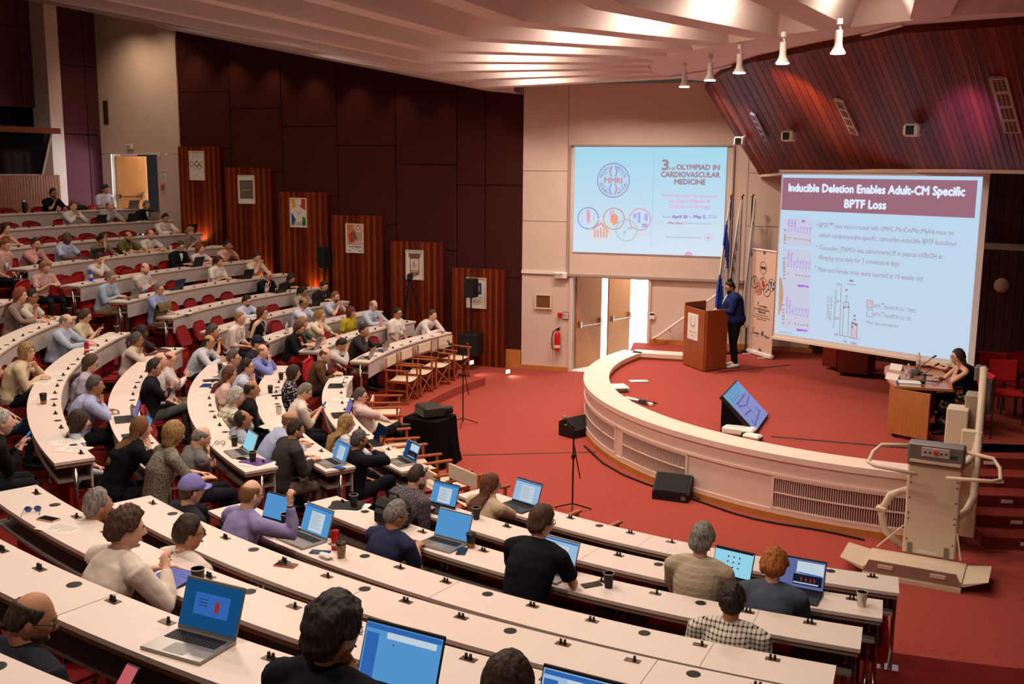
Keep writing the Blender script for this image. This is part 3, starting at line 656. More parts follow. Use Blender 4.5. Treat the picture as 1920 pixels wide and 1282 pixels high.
for a in [('3', 1241.5, 1253.5, 318.5, 19, 'mauve', .012), ('rd', 1256, 1264.5, 318.5, 6, 'mauve', .004), ('OLYMPIAD IN', 1268.5, 1349, 318, 9.6, 'mauve', .008), ('CARDIOVASCULAR', 1239.5, 1350, 332, 9.6, 'mauve', .008), ('MEDICINE', 1265, 1322.5, 345.5, 9.6, 'mauve', .008),
          ('International Symposium', 1241.5, 1346, 369.8, 6.6, 'pink', .0015), ('on Experimental &', 1255, 1332, 379.7, 6.6, 'pink', .0015), ('Clinical Cardiology', 1254.5, 1332, 390, 6.6, 'pink', .0015),
          ('from', 1242, 1258, 408.8, 5.8, 'grey', 0), ('April 30', 1260.5, 1289, 408.8, 5.8, 'violet', .005), ('to', 1292, 1299, 408.8, 5.8, 'grey', 0), ('May 3,', 1301, 1324, 408.8, 5.8, 'violet', .005), ('2026', 1327, 1345, 408.8, 5.8, 'grey', 0),
          ('Elite Blue', 1253.5, 1279.5, 420, 4.4, 'red', .003), ('Conference Center', 1282, 1332, 420.5, 4.4, 'grey', 0), ('Endorsed by the Hellenic Cardiological Society', 1248, 1315, 446, 2.8, 'plum', 0)]: T1(b, *a)
x_, y_ = S1(1328, 445); ringf(b, x_, y_, .075, .083, 24, IX['lav']); polyf(b, [(x_-.04, y_+.03), (x_-.01, y_+.0), (x_+.03, y_+.04), (x_+.035, y_-.01), (x_, y_-.05), (x_-.035, y_-.01)], IX['orange'])
x_, y_ = S1(1291, 476.5); n = 16; polyf(b, [(x_+.085*math.cos(PI*k/n), zlo+.085*math.sin(PI*k/n)) for k in range(n+1)], IX['pink'])
(x0, y0), (x1, y1) = S1(1226.5, 289), S1(1225.5, 465); rectf(b, x0-.004, x0+.004, y1, y0, IX['line'])
x_, y_ = S1(1150.3, 338); seal_print(b, x_, y_, abs(S1(1150, 305.5)[1]-S1(1150, 370.5)[1])/2, IX['plum'], IX['red'], IX['blue'], sx=.96)
x_, y_ = S1(1151.2, 410); circles_print(b, x_, y_, .243, [IX[k] for k in ('blue', 'brown', 'rose', 'orange', 'yellow', 'lav', 'green', 'rose')])
b.obj('lettering', gm, p1)
# ------------------------------------------------------------------ screen 2: hanging screen in front of the canopy
LQ = GY(1460, 480, 18.1); RQ = GY(1830, 500, 15.4); e2 = (RQ-LQ)[:2]; e2 /= np.linalg.norm(e2); n2 = np.array([e2[1], -e2[0], 0])
def S2(px, py): P = GP(px, py, LQ, n2); return float(np.dot(P[:2]-LQ[:2], e2)), float(P[2])
p2 = thing('projection_screen', 'large hanging white screen with a pale blue scientific slide and a dull red title band', 'screen'); p2.matrix_world = plane_mat((LQ[0], LQ[1], 0), (e2[0], e2[1], 0))
u0 = S2(1460, 480)[0]; u1 = S2(1829, 500)[0]; v0 = (S2(1456, 625)[1]+S2(1821, 681)[1])/2; v1 = (S2(1465, 333)[1]+S2(1838, 324)[1])/2
MB().box(u0-.03, u1+.1, v0-.06, v1+.05, -.02, -.004).obj('screen_cloth', mat('screen_cloth', 'd9cfc8', .8), p2)
MB().box(u0-.06, u1+.12, v0-.10, v0-.06, -.035, .02).obj('bottom_bar', MATS['frame_cream'], p2)
MB().box(u0-.06, u1+.12, v1+.04, v1+.08, -.05, .03).obj('roller_case', M_wallwhite, p2)
b = MB(); rectf(b, u0, u1, v0, v1, 0, 0); b.obj('slide_ground', grad_glow('slide_two', 'c3d6ea', 'bcd8ee', v0, v1, 1.08), p2)
n2s = ['bg', 'head', 'white', 'body', 'dot', 'purple', 'gel', 'bar', 'barp', 'wallp']; I2 = {n: i for i, n in enumerate(n2s)}; g2 = [gl[n] for n in n2s]
b = MB()
def q2(pts, c, z=.002): polyf(b, [S2(*p) for p in pts], I2[c], z)
(a0, t0), (a1, t1) = S2(1468, 340), S2(1834, 330); hb = (S2(1468, 395)[1]+S2(1832, 407)[1])/2; rectf(b, a0, a1, hb, (t0+t1)/2, I2['head'])
def T2(st, xa, ya, xb, yb_, h, c, bold=0, z=.004):
    x0, y0 = S2(xa, ya); x1, y1 = S2(xb, yb_); yt = S2((xa+xb)/2, (ya+yb_)/2-h)[1]; ym = (y0+y1)/2; text_on(b, st, x0, x1, ym, yt-S2((xa+xb)/2, (ya+yb_)/2)[1], z, I2[c], bold)
T2('Inducible Deletion Enables Adult-CM Specific', 1479, 361, 1809, 364, 15.5, 'white', .010); T2('BPTF Loss', 1583.5, 390, 1661, 391, 15.5, 'white', .010)
for st, xa, ya, xb, yb_ in [('BPTF     mice were crossed with αMHC-MerCreMer;', 1536, 426, 1727, 437), ('Myh6', 1728, 437, 1752, 439), ('mice to', 1755, 439, 1788, 441), ('obtain cardiomyocyte-specific, tamoxifen-inducible BPTF knockout', 1536, 444, 1794, 461.5), ('Tamoxifen (TAMO) was administered IP in peanut oil/EtOH at', 1536, 467, 1767, 487), ('40mg/kg once daily for 3 consecutive days', 1534, 485, 1686, 500), ('Male and Female mice were injected at 10 weeks old', 1534, 506, 1729, 530)]:
    T2(st, xa, ya, xb, yb_, 9.2, 'body')
T2('fl/fl', 1556, 422, 1562, 422, 4.5, 'body', .002)
for x, y in ((1532, 421), (1531, 461), (1529, 500)): discf(b, *S2(x, y), .013, 12, I2['body'])
g0 = [[(1469, 410), (1523, 411), (1522, 463), (1469, 459)], [(1468, 466), (1521, 470), (1517, 627), (1464, 613)]]
for q in g0: q2(q, 'gel')
for yy, xs_ in ((445, [(1479, 3), (1484, 2), (1490, 3), (1494.5, 3), (1500, 3), (1506, 3), (1512, 3), (1518, 3)]), (513, [(1477, 3), (1493.5, 3), (1499, 3), (1505, 3), (1511, 3), (1516, 3)]), (605, [(1479.5, 3), (1491, 3), (1497, 3), (1503, 3), (1508.5, 3), (1514, 3)])):
    for x, w in xs_: y = yy+(x-1479)*.14; (xa, ya), (xb, yb_) = S2(x-w/2, y), S2(x+w/2, y); rectf(b, xa, xb, ya-.012, ya+.012, I2['dot'] if 0 else I2['bar'], .003)
for xx, ys in ((1472, (431, 441, 445, 449, 455)), (1470.5, (484, 491, 495, 500, 504, 509, 515, 522)), (1468.5, (571, 580, 586, 592, 598, 605))):
    for y in ys: (xa, ya), (xb, _) = S2(xx-2, y), S2(xx+2.2, y); rectf(b, xa, xb, ya-.014, ya+.014, I2['bar'], .003)
def vtext(st, px, pyb, pyt, wpx, c='purple', bold=.0015):
    v, f = text_arrays(st)
    (xr, yb_), (_, yt) = S2(px, pyb), S2(px, pyt); w = v[:, 0].max(); hh = S2(px+wpx/2, pyb)[0]-S2(px-wpx/2, pyb)[0]; s_ = (yt-yb_)/w
    for dx in (0, bold): b.add([(xr+hh/2-p[1]/.72*hh+dx, yb_+p[0]*s_, .004+dx*.1) for p in v], f, I2[c])
for i, st in enumerate(('mut (P9818)', 'wt (P9867)', '-/- (P9837)', 'P1121', 'P1122', 'P1123', 'P1124', 'P1125')): vtext(st, 1478.5+5.7*i, 434+i*.6, 411+(13 if i > 2 else 0)+i*.3, 3)
for i, st in enumerate(('mut (P9853)', 'wt (P9876)', 'H2O', 'P1121', 'P1122', 'P1123', 'P1124', 'P1125')): vtext(st, 1477.5+5.7*i, 500+i*.7, (469, 473, 490, 487, 488, 488.5, 489.5, 490)[i], 3)
for i, st in enumerate(('mut (P9853)', 'wt (P9876)', 'H2O', 'P1121', 'P1122', 'P1123', 'P1124', 'P1125')): vtext(st, 1474.5+5.7*i, 587+i*1.2, (556, 561, 577, 575, 576.5, 577.5, 578.5, 579)[i], 3)
T2('Bptf', 1504, 416, 1509.5, 416, 4, 'purple', .003); T2('Myh6MCM Mut', 1495.5, 536.5, 1516.5, 539.5, 4, 'purple', .003); T2('Myh6MCM WT', 1494, 619.5, 1514, 622.5, 4, 'purple', .003); T2('Unpublished data', 1461, 621.5, 1485.5, 627, 3.6, 'body')
q2([(1461.5, 518), (1466, 523), (1469, 545), (1468.5, 560), (1465, 580), (1461, 590), (1459.5, 589), (1461, 540)], 'wallp', .003)
def L2(xa, ya, xb, yb_, w=.008, c='dot'): linef(b, *S2(xa, ya), *S2(xb, yb_), w, I2[c])
for a in ((1577.5, 533, 1574.5, 627.5), (1573, 627.5, 1612, 636.5), (1588, 532, 1605, 534.5), (1587.5, 554.5, 1586, 576), (1584.5, 554.3, 1590, 555), (1582, 565.5, 1579.5, 629.5), (1582, 565.5, 1592, 567), (1592, 567, 1590, 631.5), (1597, 603.5, 1595.5, 632.5), (1597, 603.5, 1607.5, 606.5), (1607.5, 606.5, 1606.5, 635), (1584, 629, 1584, 633), (1601, 633, 1601, 637), (1575, 533, 1578, 533.5), (1574, 564.5, 1577, 565), (1572.5, 596, 1576, 596.5), (1583.5, 576.5, 1588, 577)): L2(*a)
q2([(1597, 604), (1607.5, 607), (1606.5, 635), (1595.5, 632.5)], 'barp')
for x, y in ((1587.5, 543.5), (1582.5, 576), (1590.5, 575.5), (1602.5, 592), (1602.5, 599), (1599, 605.5), (1603, 607.5), (1598, 612.5), (1606, 609), (1594.5, 526), (1598.5, 526.5)): discf(b, *S2(x, y), .018, 10, I2['dot'], z=.0035)
for st, xa, y, xb in (('1.5', 1569, 534.5, 1574), ('1.0', 1567, 567, 1572.5), ('0.5', 1566, 598.5, 1572), ('0.0', 1565, 629.5, 1571), ('Oil', 1581.5, 642, 1587, ), ('TAMO', 1594.5, 646, 1607)): T2(st, xa, y, xb, y, 4.6, 'body', .002)
vtext('Isolated CM', 1551, 597, 556, 4, 'body'); vtext('BPTF mRNA/', 1556.5, 600, 554.5, 4, 'body'); vtext('housekeeping genes', 1562.5, 615, 542, 4, 'body')
for y, c in ((562.5, 'barp'), (579.5, None)):
    if c: q2([(1626, y), (1636.5, y+1.5), (1636, y+15), (1625.5, y+13.5)], c)
    for s_ in ((1626, y, 1636.5, y+1.5), (1636.5, y+1.5, 1636, y+15), (1636, y+15, 1625.5, y+13.5), (1625.5, y+13.5, 1626, y)): L2(*s_, .007)
T2('BPTF   ; Myh6MCM-Cre⁺ TAMO', 1639, 575, 1717, 588, 7, 'body'); T2('BPTF   ; Myh6MCM-Cre⁺ Oil', 1638.5, 591, 1707, 602.5, 7, 'body'); T2('fl/fl', 1653, 571, 1658, 571.5, 3, 'body', .001); T2('fl/fl', 1652.5, 587, 1657, 587.5, 3, 'body', .001); T2('Males 2wk post-injection', 1624.5, 605, 1684, 615.5, 6, 'body')
b.obj('lettering', g2, p2)

# ------------------------------------------------------------------ posters on the pilasters
M_frame = mat('poster_frame', 'd9c8a8', .5); M_paper = mat('paper', 'ded6cc', .8); INK = {k: mat('print_'+k, c, .8) for k, c in dict(grey='7a7168', black='231d1b', blue='1f4f9a', red='c02a26', green='1c7a40', yellow='e0a23a', orange='d0703a', tan='b99a74', sepia='6e5a48', pale='d9cfb8', white='e8e2d8', navy='24407a', pink='d0a0a8', brown='8a5a3a').items()}
def poster(i, x0, x1, yt, yb, label, draw):
    s1, zt = wls(x0, yt); s0, zb_ = wls(x1, yb); s0b, _ = wls(x1, yt); s1b, _ = wls(x0, yb)
    s0 = (s0+s0b)/2; s1 = (s1+s1b)/2; P = WL0+WLd*s1-WLn*.150
    t = thing('framed_poster', label, 'poster'); t.matrix_world = plane_mat((P[0], P[1], zb_), (-WLd[0], -WLd[1], 0)); w, h = s1-s0, zt-zb_
    f = MB(); e = .022
    for a in ((0, w, 0, e), (0, w, h-e, h), (0, e, e, h-e), (w-e, w, e, h-e)): f.box(a[0], a[1], a[2], a[3], -.002, .028)
    f.obj('frame', M_frame, t); MB().box(e*.8, w-e*.8, e*.8, h-e*.8, 0, .012).obj('sheet', M_paper, t)
    mb = MB(); keys = list(INK); K = {k: j for j, k in enumerate(keys)}
    draw(mb, w, h, K); o = mb.obj('print', [INK[k] for k in keys], t); o.location = (0, 0, .012); return t
def rings(mb, cx, cy, r, cols, z=.003):
    for (dx, dy), c in zip(((-2.2, 0), (0, 0), (2.2, 0), (-1.1, -1), (1.1, -1)), cols): ringf(mb, cx+dx*r, cy+dy*r, r*.8, r, 24, c, z=z)
def d1_(mb, w, h, K):
    text_on(mb, 'Sommer 1972', w*.3, w*.7, h*.93, h*.025, .003, K['black'])
    for k, (a, b_) in enumerate(((.25, .75), (.22, .8), (.2, .8))): linef(mb, w*a, h*(.86-.055*k), w*b_, h*(.86-.055*k), h*.006, K['grey'])
    rings(mb, w*.5, h*.55, w*.145, [K[c] for c in ('blue', 'black', 'red', 'yellow', 'green')]); polyf(mb, [(w*.42, h*.62), (w*.58, h*.62), (w*.5, h*.68)], K['black'])
    linef(mb, w*.25, h*.2, w*.45, h*.16, h*.004, K['grey']); 
def d2_(mb, w, h, K):
    rectf(mb, w*.1, w*.9, h*.18, h*.82, K['sepia'])
    for k in range(26): y = h*(.2+.6*k/26); linef(mb, w*.1, y, w*.9, y+.01*math.sin(k), h*.006, K['grey'], .003)
    text_on(mb, 'MEXICO 68', w*.25, w*.75, h*.46, h*.04, .004, K['pale'])
def d3_(mb, w, h, K):
    polyf(mb, [(w*.08, h*.95), (w*.3, h*.95), (w*.33, h*.8), (w*.38, h*.72), (w*.3, h*.66), (w*.14, h*.62)], K['yellow']); polyf(mb, [(w*.68, h*.96), (w*.92, h*.96), (w*.92, h*.58), (w*.62, h*.7), (w*.6, h*.75), (w*.68, h*.76), (w*.7, h*.86)], K['red'])
    polyf(mb, [(w*.08, h*.47), (w*.14, h*.47), (w*.34, h*.25), (w*.12, h*.06), (w*.08, h*.06)], K['blue']); polyf(mb, [(w*.74, h*.38), (w*.92, h*.32), (w*.92, h*.06), (w*.72, h*.06)], K['green'])
    text_on(mb, 'ATLANTA', w*.16, w*.88, h*.06, h*.13, .004, K['black']); 
    for k in range(5): linef(mb, w*.35, h*(.56-.03*k), w*.7, h*(.54-.03*k), h*.004, K['grey'])
def d4_(mb, w, h, K):
    rectf(mb, w*.08, w*.92, h*.28, h*.95, K['tan'])
    for a, c in (([(.1, .95), (.45, .93), (.3, .75), (.1, .6)], 'orange'), ([(.5, .94), (.9, .93), (.85, .7), (.6, .75)], 'pale'), ([(.15, .6), (.45, .8), (.6, .6), (.5, .4), (.25, .33)], 'red'), ([(.35, .7), (.55, .72), (.62, .55), (.72, .45), (.5, .5), (.38, .4)], 'sepia'), ([(.55, .42), (.9, .45), (.9, .3), (.5, .3)], 'pink')): polyf(mb, [(w*x, h*y) for x, y in a], K[c], .002+.0004*len(a))
    ringf(mb, w*.72, h*.86, w*.08, w*.12, 20, K['red'], z=.006)
    text_on(mb, 'VII OLYMPIADE', w*.16, w*.86, h*.185, h*.055, .004, K['black'], .001); text_on(mb, 'ANVERS 1920', w*.3, w*.72, h*.12, h*.03, .004, K['black']); linef(mb, w*.1, h*.08, w*.3, h*.08, h*.02, K['black']); linef(mb, w*.7, h*.08, w*.9, h*.08, h*.02, K['black'])
def d5_(mb, w, h, K):
    polyf(mb, [(w*.17, h*.88), (w*.83, h*.88), (w*.83, h*.76), (w*.76, h*.74), (w*.76, h*.2), (w*.66, h*.16), (w*.5, h*.1), (w*.36, h*.16), (w*.24, h*.2), (w*.24, h*.74), (w*.17, h*.76)], K['sepia']); rectf(mb, w*.28, w*.72, h*.32, h*.7, K['pale'], .003)
    for k in range(5): linef(mb, w*.3, h*(.38+.03*k), w*.7, h*(.37+.04*k), h*.006, K['grey'], .004)
    polyf(mb, [(w*.42, h*.62), (w*.5, h*.6), (w*.48, h*.5), (w*.56, h*.42), (w*.46, h*.45)], K['sepia'], .005); rectf(mb, w*.3, w*.7, h*.25, h*.3, K['yellow'], .004); ringf(mb, w*.5, h*.16, w*.05, w*.09, 18, K['tan'], z=.005)
    for x in (.22, .4, .6, .78): polyf(mb, [(w*(x-.05), h*.88), (w*(x+.05), h*.88), (w*x, h*.92)], K['sepia'])
def d6_(mb, w, h, K):
    rectf(mb, w*.26, w*.76, h*.46, h*.84, K['navy'])
    for k in range(16):
        a = 2*PI*k/16+.1; cx, cy = w*(.51+.16*math.cos(a)), h*.65+w*.16*math.sin(a); polyf(mb, [(cx+.03*w*math.cos(a+1), cy+.03*w*math.sin(a+1)), (cx+.05*w*math.cos(a+2.8), cy+.05*w*math.sin(a+2.8)), (cx+.035*w*math.cos(a+4.4), cy+.035*w*math.sin(a+4.4))], K['pale'], .004)
    text_on(mb, 'ATHENS 2004', w*.28, w*.78, h*.355, h*.03, .004, K['grey']); rings(mb, w*.52, h*.25, w*.085, [K['sepia']]*5)
poster(0, 363, 391, 283, 338, 'framed poster with five coloured rings on the tallest wood panel', d1_); poster(1, 454, 485, 328, 382, 'framed grey striped poster on the second tallest wood panel', d2_)
poster(2, 551, 582, 370, 426, 'framed poster with red, yellow, blue and green shapes reading ATLANTA', d3_); poster(3, 655, 688, 418, 474, 'framed colourful painted poster on the fourth wood panel', d4_)
poster(4, 767, 800, 467, 524, 'framed sepia ornamental poster behind the video camera', d5_); poster(5, 880, 917, 518.5, 577.5, 'framed white poster with a blue square and rings on the shortest wood panel', d6_)

# ------------------------------------------------------------------ small things on the walls
def onfw(name, label, cat, px, py, d=.03): s_, z_ = ws(px, py); t = thing(name, label, cat); t.matrix_world = plane_mat(fw(s_, z_, 0), (FD[0], FD[1], 0)); return t
t = onfw('exit_sign', 'cream emergency exit light box reading EXIT above the notice board', 'sign', 1052, 516); MB().bevbox((0, 0, .05), (.30, .13, .08), .015).obj('box', M_white, t)
b = MB(); text_on(b, 'EXIT', -.13, .06, -.03, .07, .092, 0, .004); b.obj('lettering', mat('dull_ink', '8a7a60', .7), t)
t = onfw('notice_board', 'small framed cork board on the cream wall', 'board', 1019, 565); MB().box(-.16, .16, -.135, .135, .0, .02).obj('cork', mat('cork', '7a4a22', .9, noise=.3, nscale=80), t)
f = MB(); [f.box(*a, 0, .035) for a in ((-.2, .2, .135, .17), (-.2, .2, -.17, -.135), (-.2, -.16, -.135, .135), (.16, .2, -.135, .135))]; f.obj('frame', M_frame, t)
t = onfw('fire_extinguisher', 'red fire extinguisher hanging on the cream wall left of the door', 'fire extinguisher', 1047, 637)
MB().lathe([(.0, -.235), (.065, -.23), (.07, -.2), (.07, .12), (.05, .18), (.025, .2), (.022, .23)], n=18).obj('cylinder', mat('red_enamel', 'c41c1c', .25, coat=.5), t, smooth=True).matrix_local = Matrix.Translation((0, 0, .09)) @ Matrix.Rotation(R_(-90), 4, 'X')
MB().lathe([(.0712, -.1), (.0712, -.04)], n=18).obj('label_band', M_paper, t).matrix_local = Matrix.Translation((0, -.06, .09)) @ Matrix.Rotation(R_(-90), 4, 'X')
b = MB(); b.box(-.03, .05, .23, .27, .07, .11); b.sweep([(.0, .27, .09), (.07, .3, .09)], .01, 6); b.sweep([(-.02, .24, .09), (-.1, .2, .09), (-.13, .05, .09), (-.12, -.18, .09), (-.09, -.22, .09)], .012, 8); b.obj('valve_and_hose', M_black, t)
t = onfw('fire_alarm', 'small red alarm call point beside the no smoking sign', 'alarm', 1050, 590); MB().bevbox((0, 0, .03), (.1, .1, .05), .01).obj('box', mat('red_enamel', 'c41c1c'), t)
t = onfw('no_smoking_sign', 'square white no smoking sign with dark frame', 'sign', 1061, 591.5); MB().box(-.07, .07, -.08, .08, 0, .012).obj('plate', INK['black'], t); b = MB(); rectf(b, -.058, .058, -.068, .068, 0, .014); ringf(b, 0, 0, .036, .046, 20, 1, z=.016); linef(b, -.03, .03, .03, -.03, .01, 1, .0165); linef(b, -.03, 0, .02, 0, .008, 2, .0155); b.obj('symbol', [M_paper, INK['red'], INK['black']], t)
t = onfw('intercom', 'small white wall panel with black window right of the door', 'switch', 1223, 592); MB().bevbox((0, 0, .02), (.13, .15, .03), .01).obj('box', M_white, t); MB().box(-.05, .05, .02, .06, .03, .037).obj('display', M_black, t)
# handrail along the ramp wall
sa, za = ws(1227, 632); sb_, zb2 = ws(1282, 594)
t = thing('handrail', 'white sloping handrail on the cream wall behind the lectern', 'handrail'); t.matrix_world = FM
b = MB(); b.sweep([(sa+.02, -.02, za-.02), (sa, -.12, za), (sa+.1, -.14, za+.05), (sb_+1.0, -.14, zb2+(zb2-za)/(sb_-sa)*1.0)], .028, 8); b.obj('rail', M_white, t)
b = MB(); [b.sweep([(sa+d_, -.14, za+.05+(d_-.1)*(zb2-za)/(sb_-sa)), (sa+d_, -.02, za-.06+(d_-.1)*(zb2-za)/(sb_-sa))], .012, 6) for d_ in (.35, 1.3)]; b.obj('bracket', M_white, t)
# lobby stand seen through the door
P = fw(ws(1184, 620)[0]+.15, 0)+np.array([FN[0], FN[1], 0])*2.2; t = thing('lobby_stand', 'dark blue metal stand in the bright lobby behind the open door', 'stand', (P[0], P[1], .015))
b = MB(); [b.sweep([(x, 0, 1.0), (x*1.6, y, 0)], .018, 6) for x in (-.1, .1) for y in (-.12, .12)]; b.obj('leg', mat('navy_metal', '1c3a5c', .5), t); MB().bevbox((0, 0, 1.08), (.28, .2, .2), .02).obj('head', mat('navy_metal', '1c3a5c'), t)
# things on the white end wall
def onww(name, label, cat, px, py): s_, z_ = www(px, py); P = WL1+WWd*s_; t = thing(name, label, cat); t.matrix_world = plane_mat((P[0], P[1], z_), (-WWd[0], -WWd[1], 0)); return t
t = onww('exit_sign', 'small exit light box high above the upper white door', 'sign', 246, 275); MB().bevbox((0, 0, .05), (.26, .12, .08), .01).obj('box', M_white, t); b = MB(); text_on(b, 'EXIT', -.1, .06, -.03, .05, .092, 0, .003); b.obj('lettering', MATS['dull_ink'], t)
t = onww('floor_plan', 'printed evacuation plan right of the upper door', 'poster', 307, 331); MB().box(-.13, .13, -.14, .14, 0, .01).obj('sheet', M_paper, t); b = MB(); [linef(b, -.1+.03*k, -.1, -.06+.04*(k % 4), .1-.02*k, .006, 0, .012) for k in range(6)]; rectf(b, -.12, .12, .1, .12, 0, .012); b.obj('print', INK['grey'], t)
t = onww('fire_alarm', 'red and white alarm box below the evacuation plan', 'alarm', 304, 349); MB().bevbox((.05, 0, .03), (.1, .1, .05), .01).obj('box', MATS['red_enamel'], t); MB().box(-.1, 0, -.06, .06, 0, .012).obj('plate', M_paper, t)
t = onww('motion_sensor', 'tiny white sensor at the door head of the upper wall', 'sensor', 300, 290); MB().bevbox((0, 0, .03), (.05, .12, .06), .015).obj('body', M_white, t)
Pq = GC(202, 211, O, RB-.3, far=True); th_ = topol(Pq)[0]
t = thing('column_loudspeaker', 'slim brown column loudspeaker high on the edge of the violet wall panels', 'loudspeaker', Pq, R_(th_)); MB().bevbox((0, 0, 0), (.17, .2, .62), .02).obj('cabinet', mat('brown_case', '3c2a1e', .6), t); MB().bevbox((-.14, -.05, .0), (.1, .1, .16), .01).obj('bracket', M_black, t)
Pd = GP(1879, 535, (B0[0], B0[1], 0), (bd[1], -bd[0], 0)); t = thing('round_wall_speaker', 'round cream wall speaker on the dark planks right of the large screen', 'loudspeaker'); t.matrix_world = plane_mat((Pd[0], Pd[1], Pd[2]), (bd[0], bd[1], 0))
MB().lathe([(0, -.02), (.13, -.02), (.14, .02), (.11, .05), (0, .055)], n=24).obj('grille', mat('cream_disc', 'c9a98c', .7), t, smooth=True)
# canopy fittings
def canopy_mat(px, py): P, n_, dn = cpoint(px, py); x_ = np.cross(-dn, n_); return Matrix(((x_[0], -dn[0], n_[0], P[0]+n_[0]*.05), (x_[1], -dn[1], n_[1], P[1]+n_[1]*.05), (x_[2], -dn[2], n_[2], P[2]+n_[2]*.05), (0, 0, 0, 1)))
for (px, py, ln, wd, lb) in ((1592, 213, 1.12, .15, 'long pale slotted air grille in the middle of the wooden canopy'), (1888, 190, 1.12, .2, 'pale perforated air grille at the right end of the wooden canopy'), (1428, 233, 1.0, .10, 'long thin air grille at the left end of the wooden canopy')):
    t = thing('air_grille', lb, 'vent'); t.matrix_world = canopy_mat(px, py); MB().box(-wd/2, wd/2, -ln/2, ln/2, -.01, .03).obj('plate', mat('grille_beige', 'b9a08c', .6), t)
    for k in range(4):
        y = -ln/2+ln*(k+.5)/4; b = MB()
        for i in range(3):
            for j in range(8): xx = -wd*.36+wd*.72*(i+.5)/3; yy = y-ln*.1+ln*.2*(j+.5)/8; b.box(xx-wd*.09, xx+wd*.09, yy-.006, yy+.006, .028, .033)
        tag(b.obj('slot', M_dark, t), kind='stuff')
for px, py, lb in ((1388, 255, 'small white box speaker at the low left corner of the canopy'), (1489, 240, 'white box speaker left of the long canopy grille'), (1722, 225, 'white box speaker right of the long canopy grille')):
    P, n_, dn = cpoint(px if px > 1400 else 1402, py); t = thing('box_speaker', lb, 'loudspeaker', P+n_*.16, R_(-35))
    MB().bevbox((0, 0, 0), (.22, .2, .17), .03).obj('cabinet', M_white, t); MB().box(-.07, .04, -.108, -.098, -.06, .06).obj('grille', M_black, t); q = -n_*.16
    MB().sweep([(0, .05, 0), (.02, .12, .1)], .02, 6).obj('bracket', M_white, t)
# track with five spot lamps
trk = [G(x, y, ZC-.03) for x, y in ((1253, 146), (1330, 134), (1420, 113), (1510, 96), (1692, 48.5))]
t = thing('lighting_track', 'thin pale lamp track curving along the ceiling edge before the canopy', 'track'); MB().sweep([p+[0, 0, .01] for p in trk], .02, 6).obj('rail', M_white, t)
LAMPS = [(1283, 162, 'leftmost of the five white spot lamps on the ceiling track'), (1331, 150, 'second from the left of the white track spot lamps'), (1386, 136, 'middle one of the five white track spot lamps'), (1467, 118, 'white track spot lamp lighting the canopy orange'), (1571, 99, 'rightmost white spot lamp on the ceiling track')]
tgt = [(3.2, 19, .8), (3.6, 17, .8), (4.2, 15.5, .8), (4.6, 14.5, .8), (5.2, 13.5, .8)]
for i, (px, py, lb) in enumerate(LAMPS):
    P = G(px, py, ZC-.38); t = thing('spot_lamp', lb, 'lamp', P); b = MB(); b.sweep([(0, 0, .36), (0, 0, .30)], .035, 8); b.sweep([(0, 0, .30), (.02, 0, .22)], .012, 6); b.obj('arm', M_white, t)
    MB().sweep([(0, 0, .24), (0, 0, .10), (0, 0, .06), (0, 0, 0)], [.04, .042, .05, .085], 14).obj('shade', M_white, t, smooth=False); MB().cyl((0, 0), .078, -.012, -.002, 14).obj('bulb', glow('spot_bulb', 'ffe6c0', 25), t)
    spot('track_spot', P-[0, 0, .06], tgt[i], 95, 70, (1, .85, .72))
# the two stage-light pools that fall on the canopy (orange left, violet right)
P, n_, dn = cpoint(1520, 185); spot('canopy_wash', (2.7, 14.6, 5.6), P, 600, 34, (1, .5, .16), 1.0)
P, n_, dn = cpoint(1815, 225); spot('canopy_wash', (3.9, 9.8, 5.3), P, 5200, 13, (.30, .16, 1), 1.0)
P, n_, dn = cpoint(1410, 230); spot('canopy_wash', (2.3, 15.5, 5.3), P, 1500, 13, (.5, .6, 1), 1.0)
spot('violet_wash', (-1.5, 14.0, 5.6), bp_ if False else tuple(GC(150, 345, O, RB, far=True)), 1500, 9, (.5, .5, 1), 1.0)
# ------------------------------------------------------------------ lectern
A_, B_, C_ = G(1283, 683, SZ), G(1320, 697, SZ), G(1353, 692, SZ)
t = thing('lectern', 'wooden lectern with a white emblem plate at the front of the stage', 'lectern', (B_[0], B_[1], SZ)); a_ = (A_-B_)[:2]; c_ = (C_-B_)[:2]; c_ = c_/np.linalg.norm(c_)*.56; a_ = a_/np.linalg.norm(a_)*.80
D_ = a_+c_; HL = 1.16
def wallp(p, q, z0, z1, th=.03, z1b=None):
    p, q = np.array(p), np.array(q); n = np.array([-(q-p)[1], (q-p)[0]]); n = n/np.linalg.norm(n)*th; z1b = z1 if z1b is None else z1b
    return MB().hexa([(*p, z0), (*q, z0), (*(q+n), z0), (*(p+n), z0)], [(*p, z1), (*q, z1b), (*(q+n), z1b), (*(p+n), z1)])
wallp((0, 0), a_, .02, HL).obj('front_panel', mat('lectern_wood', '9c4f26', .4, noise=.25, nscale=9, stretch=(5, 5, .5)), t)
wallp(c_, (0, 0), .02, HL).obj('side_panel', MATS['lectern_wood'], t); wallp(a_, D_, .02, HL+.06).obj('side_panel', MATS['lectern_wood'], t)
MB().hexa([(*(a_*.02+c_*.02), .98), (*(a_*.98+c_*.02), .98), (*(a_*.98+c_), .94), (*(a_*.02+c_), .94)], [(*(a_*.02+c_*.02), 1.0), (*(a_*.98+c_*.02), 1.0), (*(a_*.98+c_), .96), (*(a_*.02+c_), .96)]).obj('shelf', MATS['lectern_wood'], t)
an = a_/np.linalg.norm(a_); pm = Matrix(((an[0], 0, 0, 0), (an[1], 0, 0, 0), (0, 1, 0, 0), (0, 0, 0, 1)))
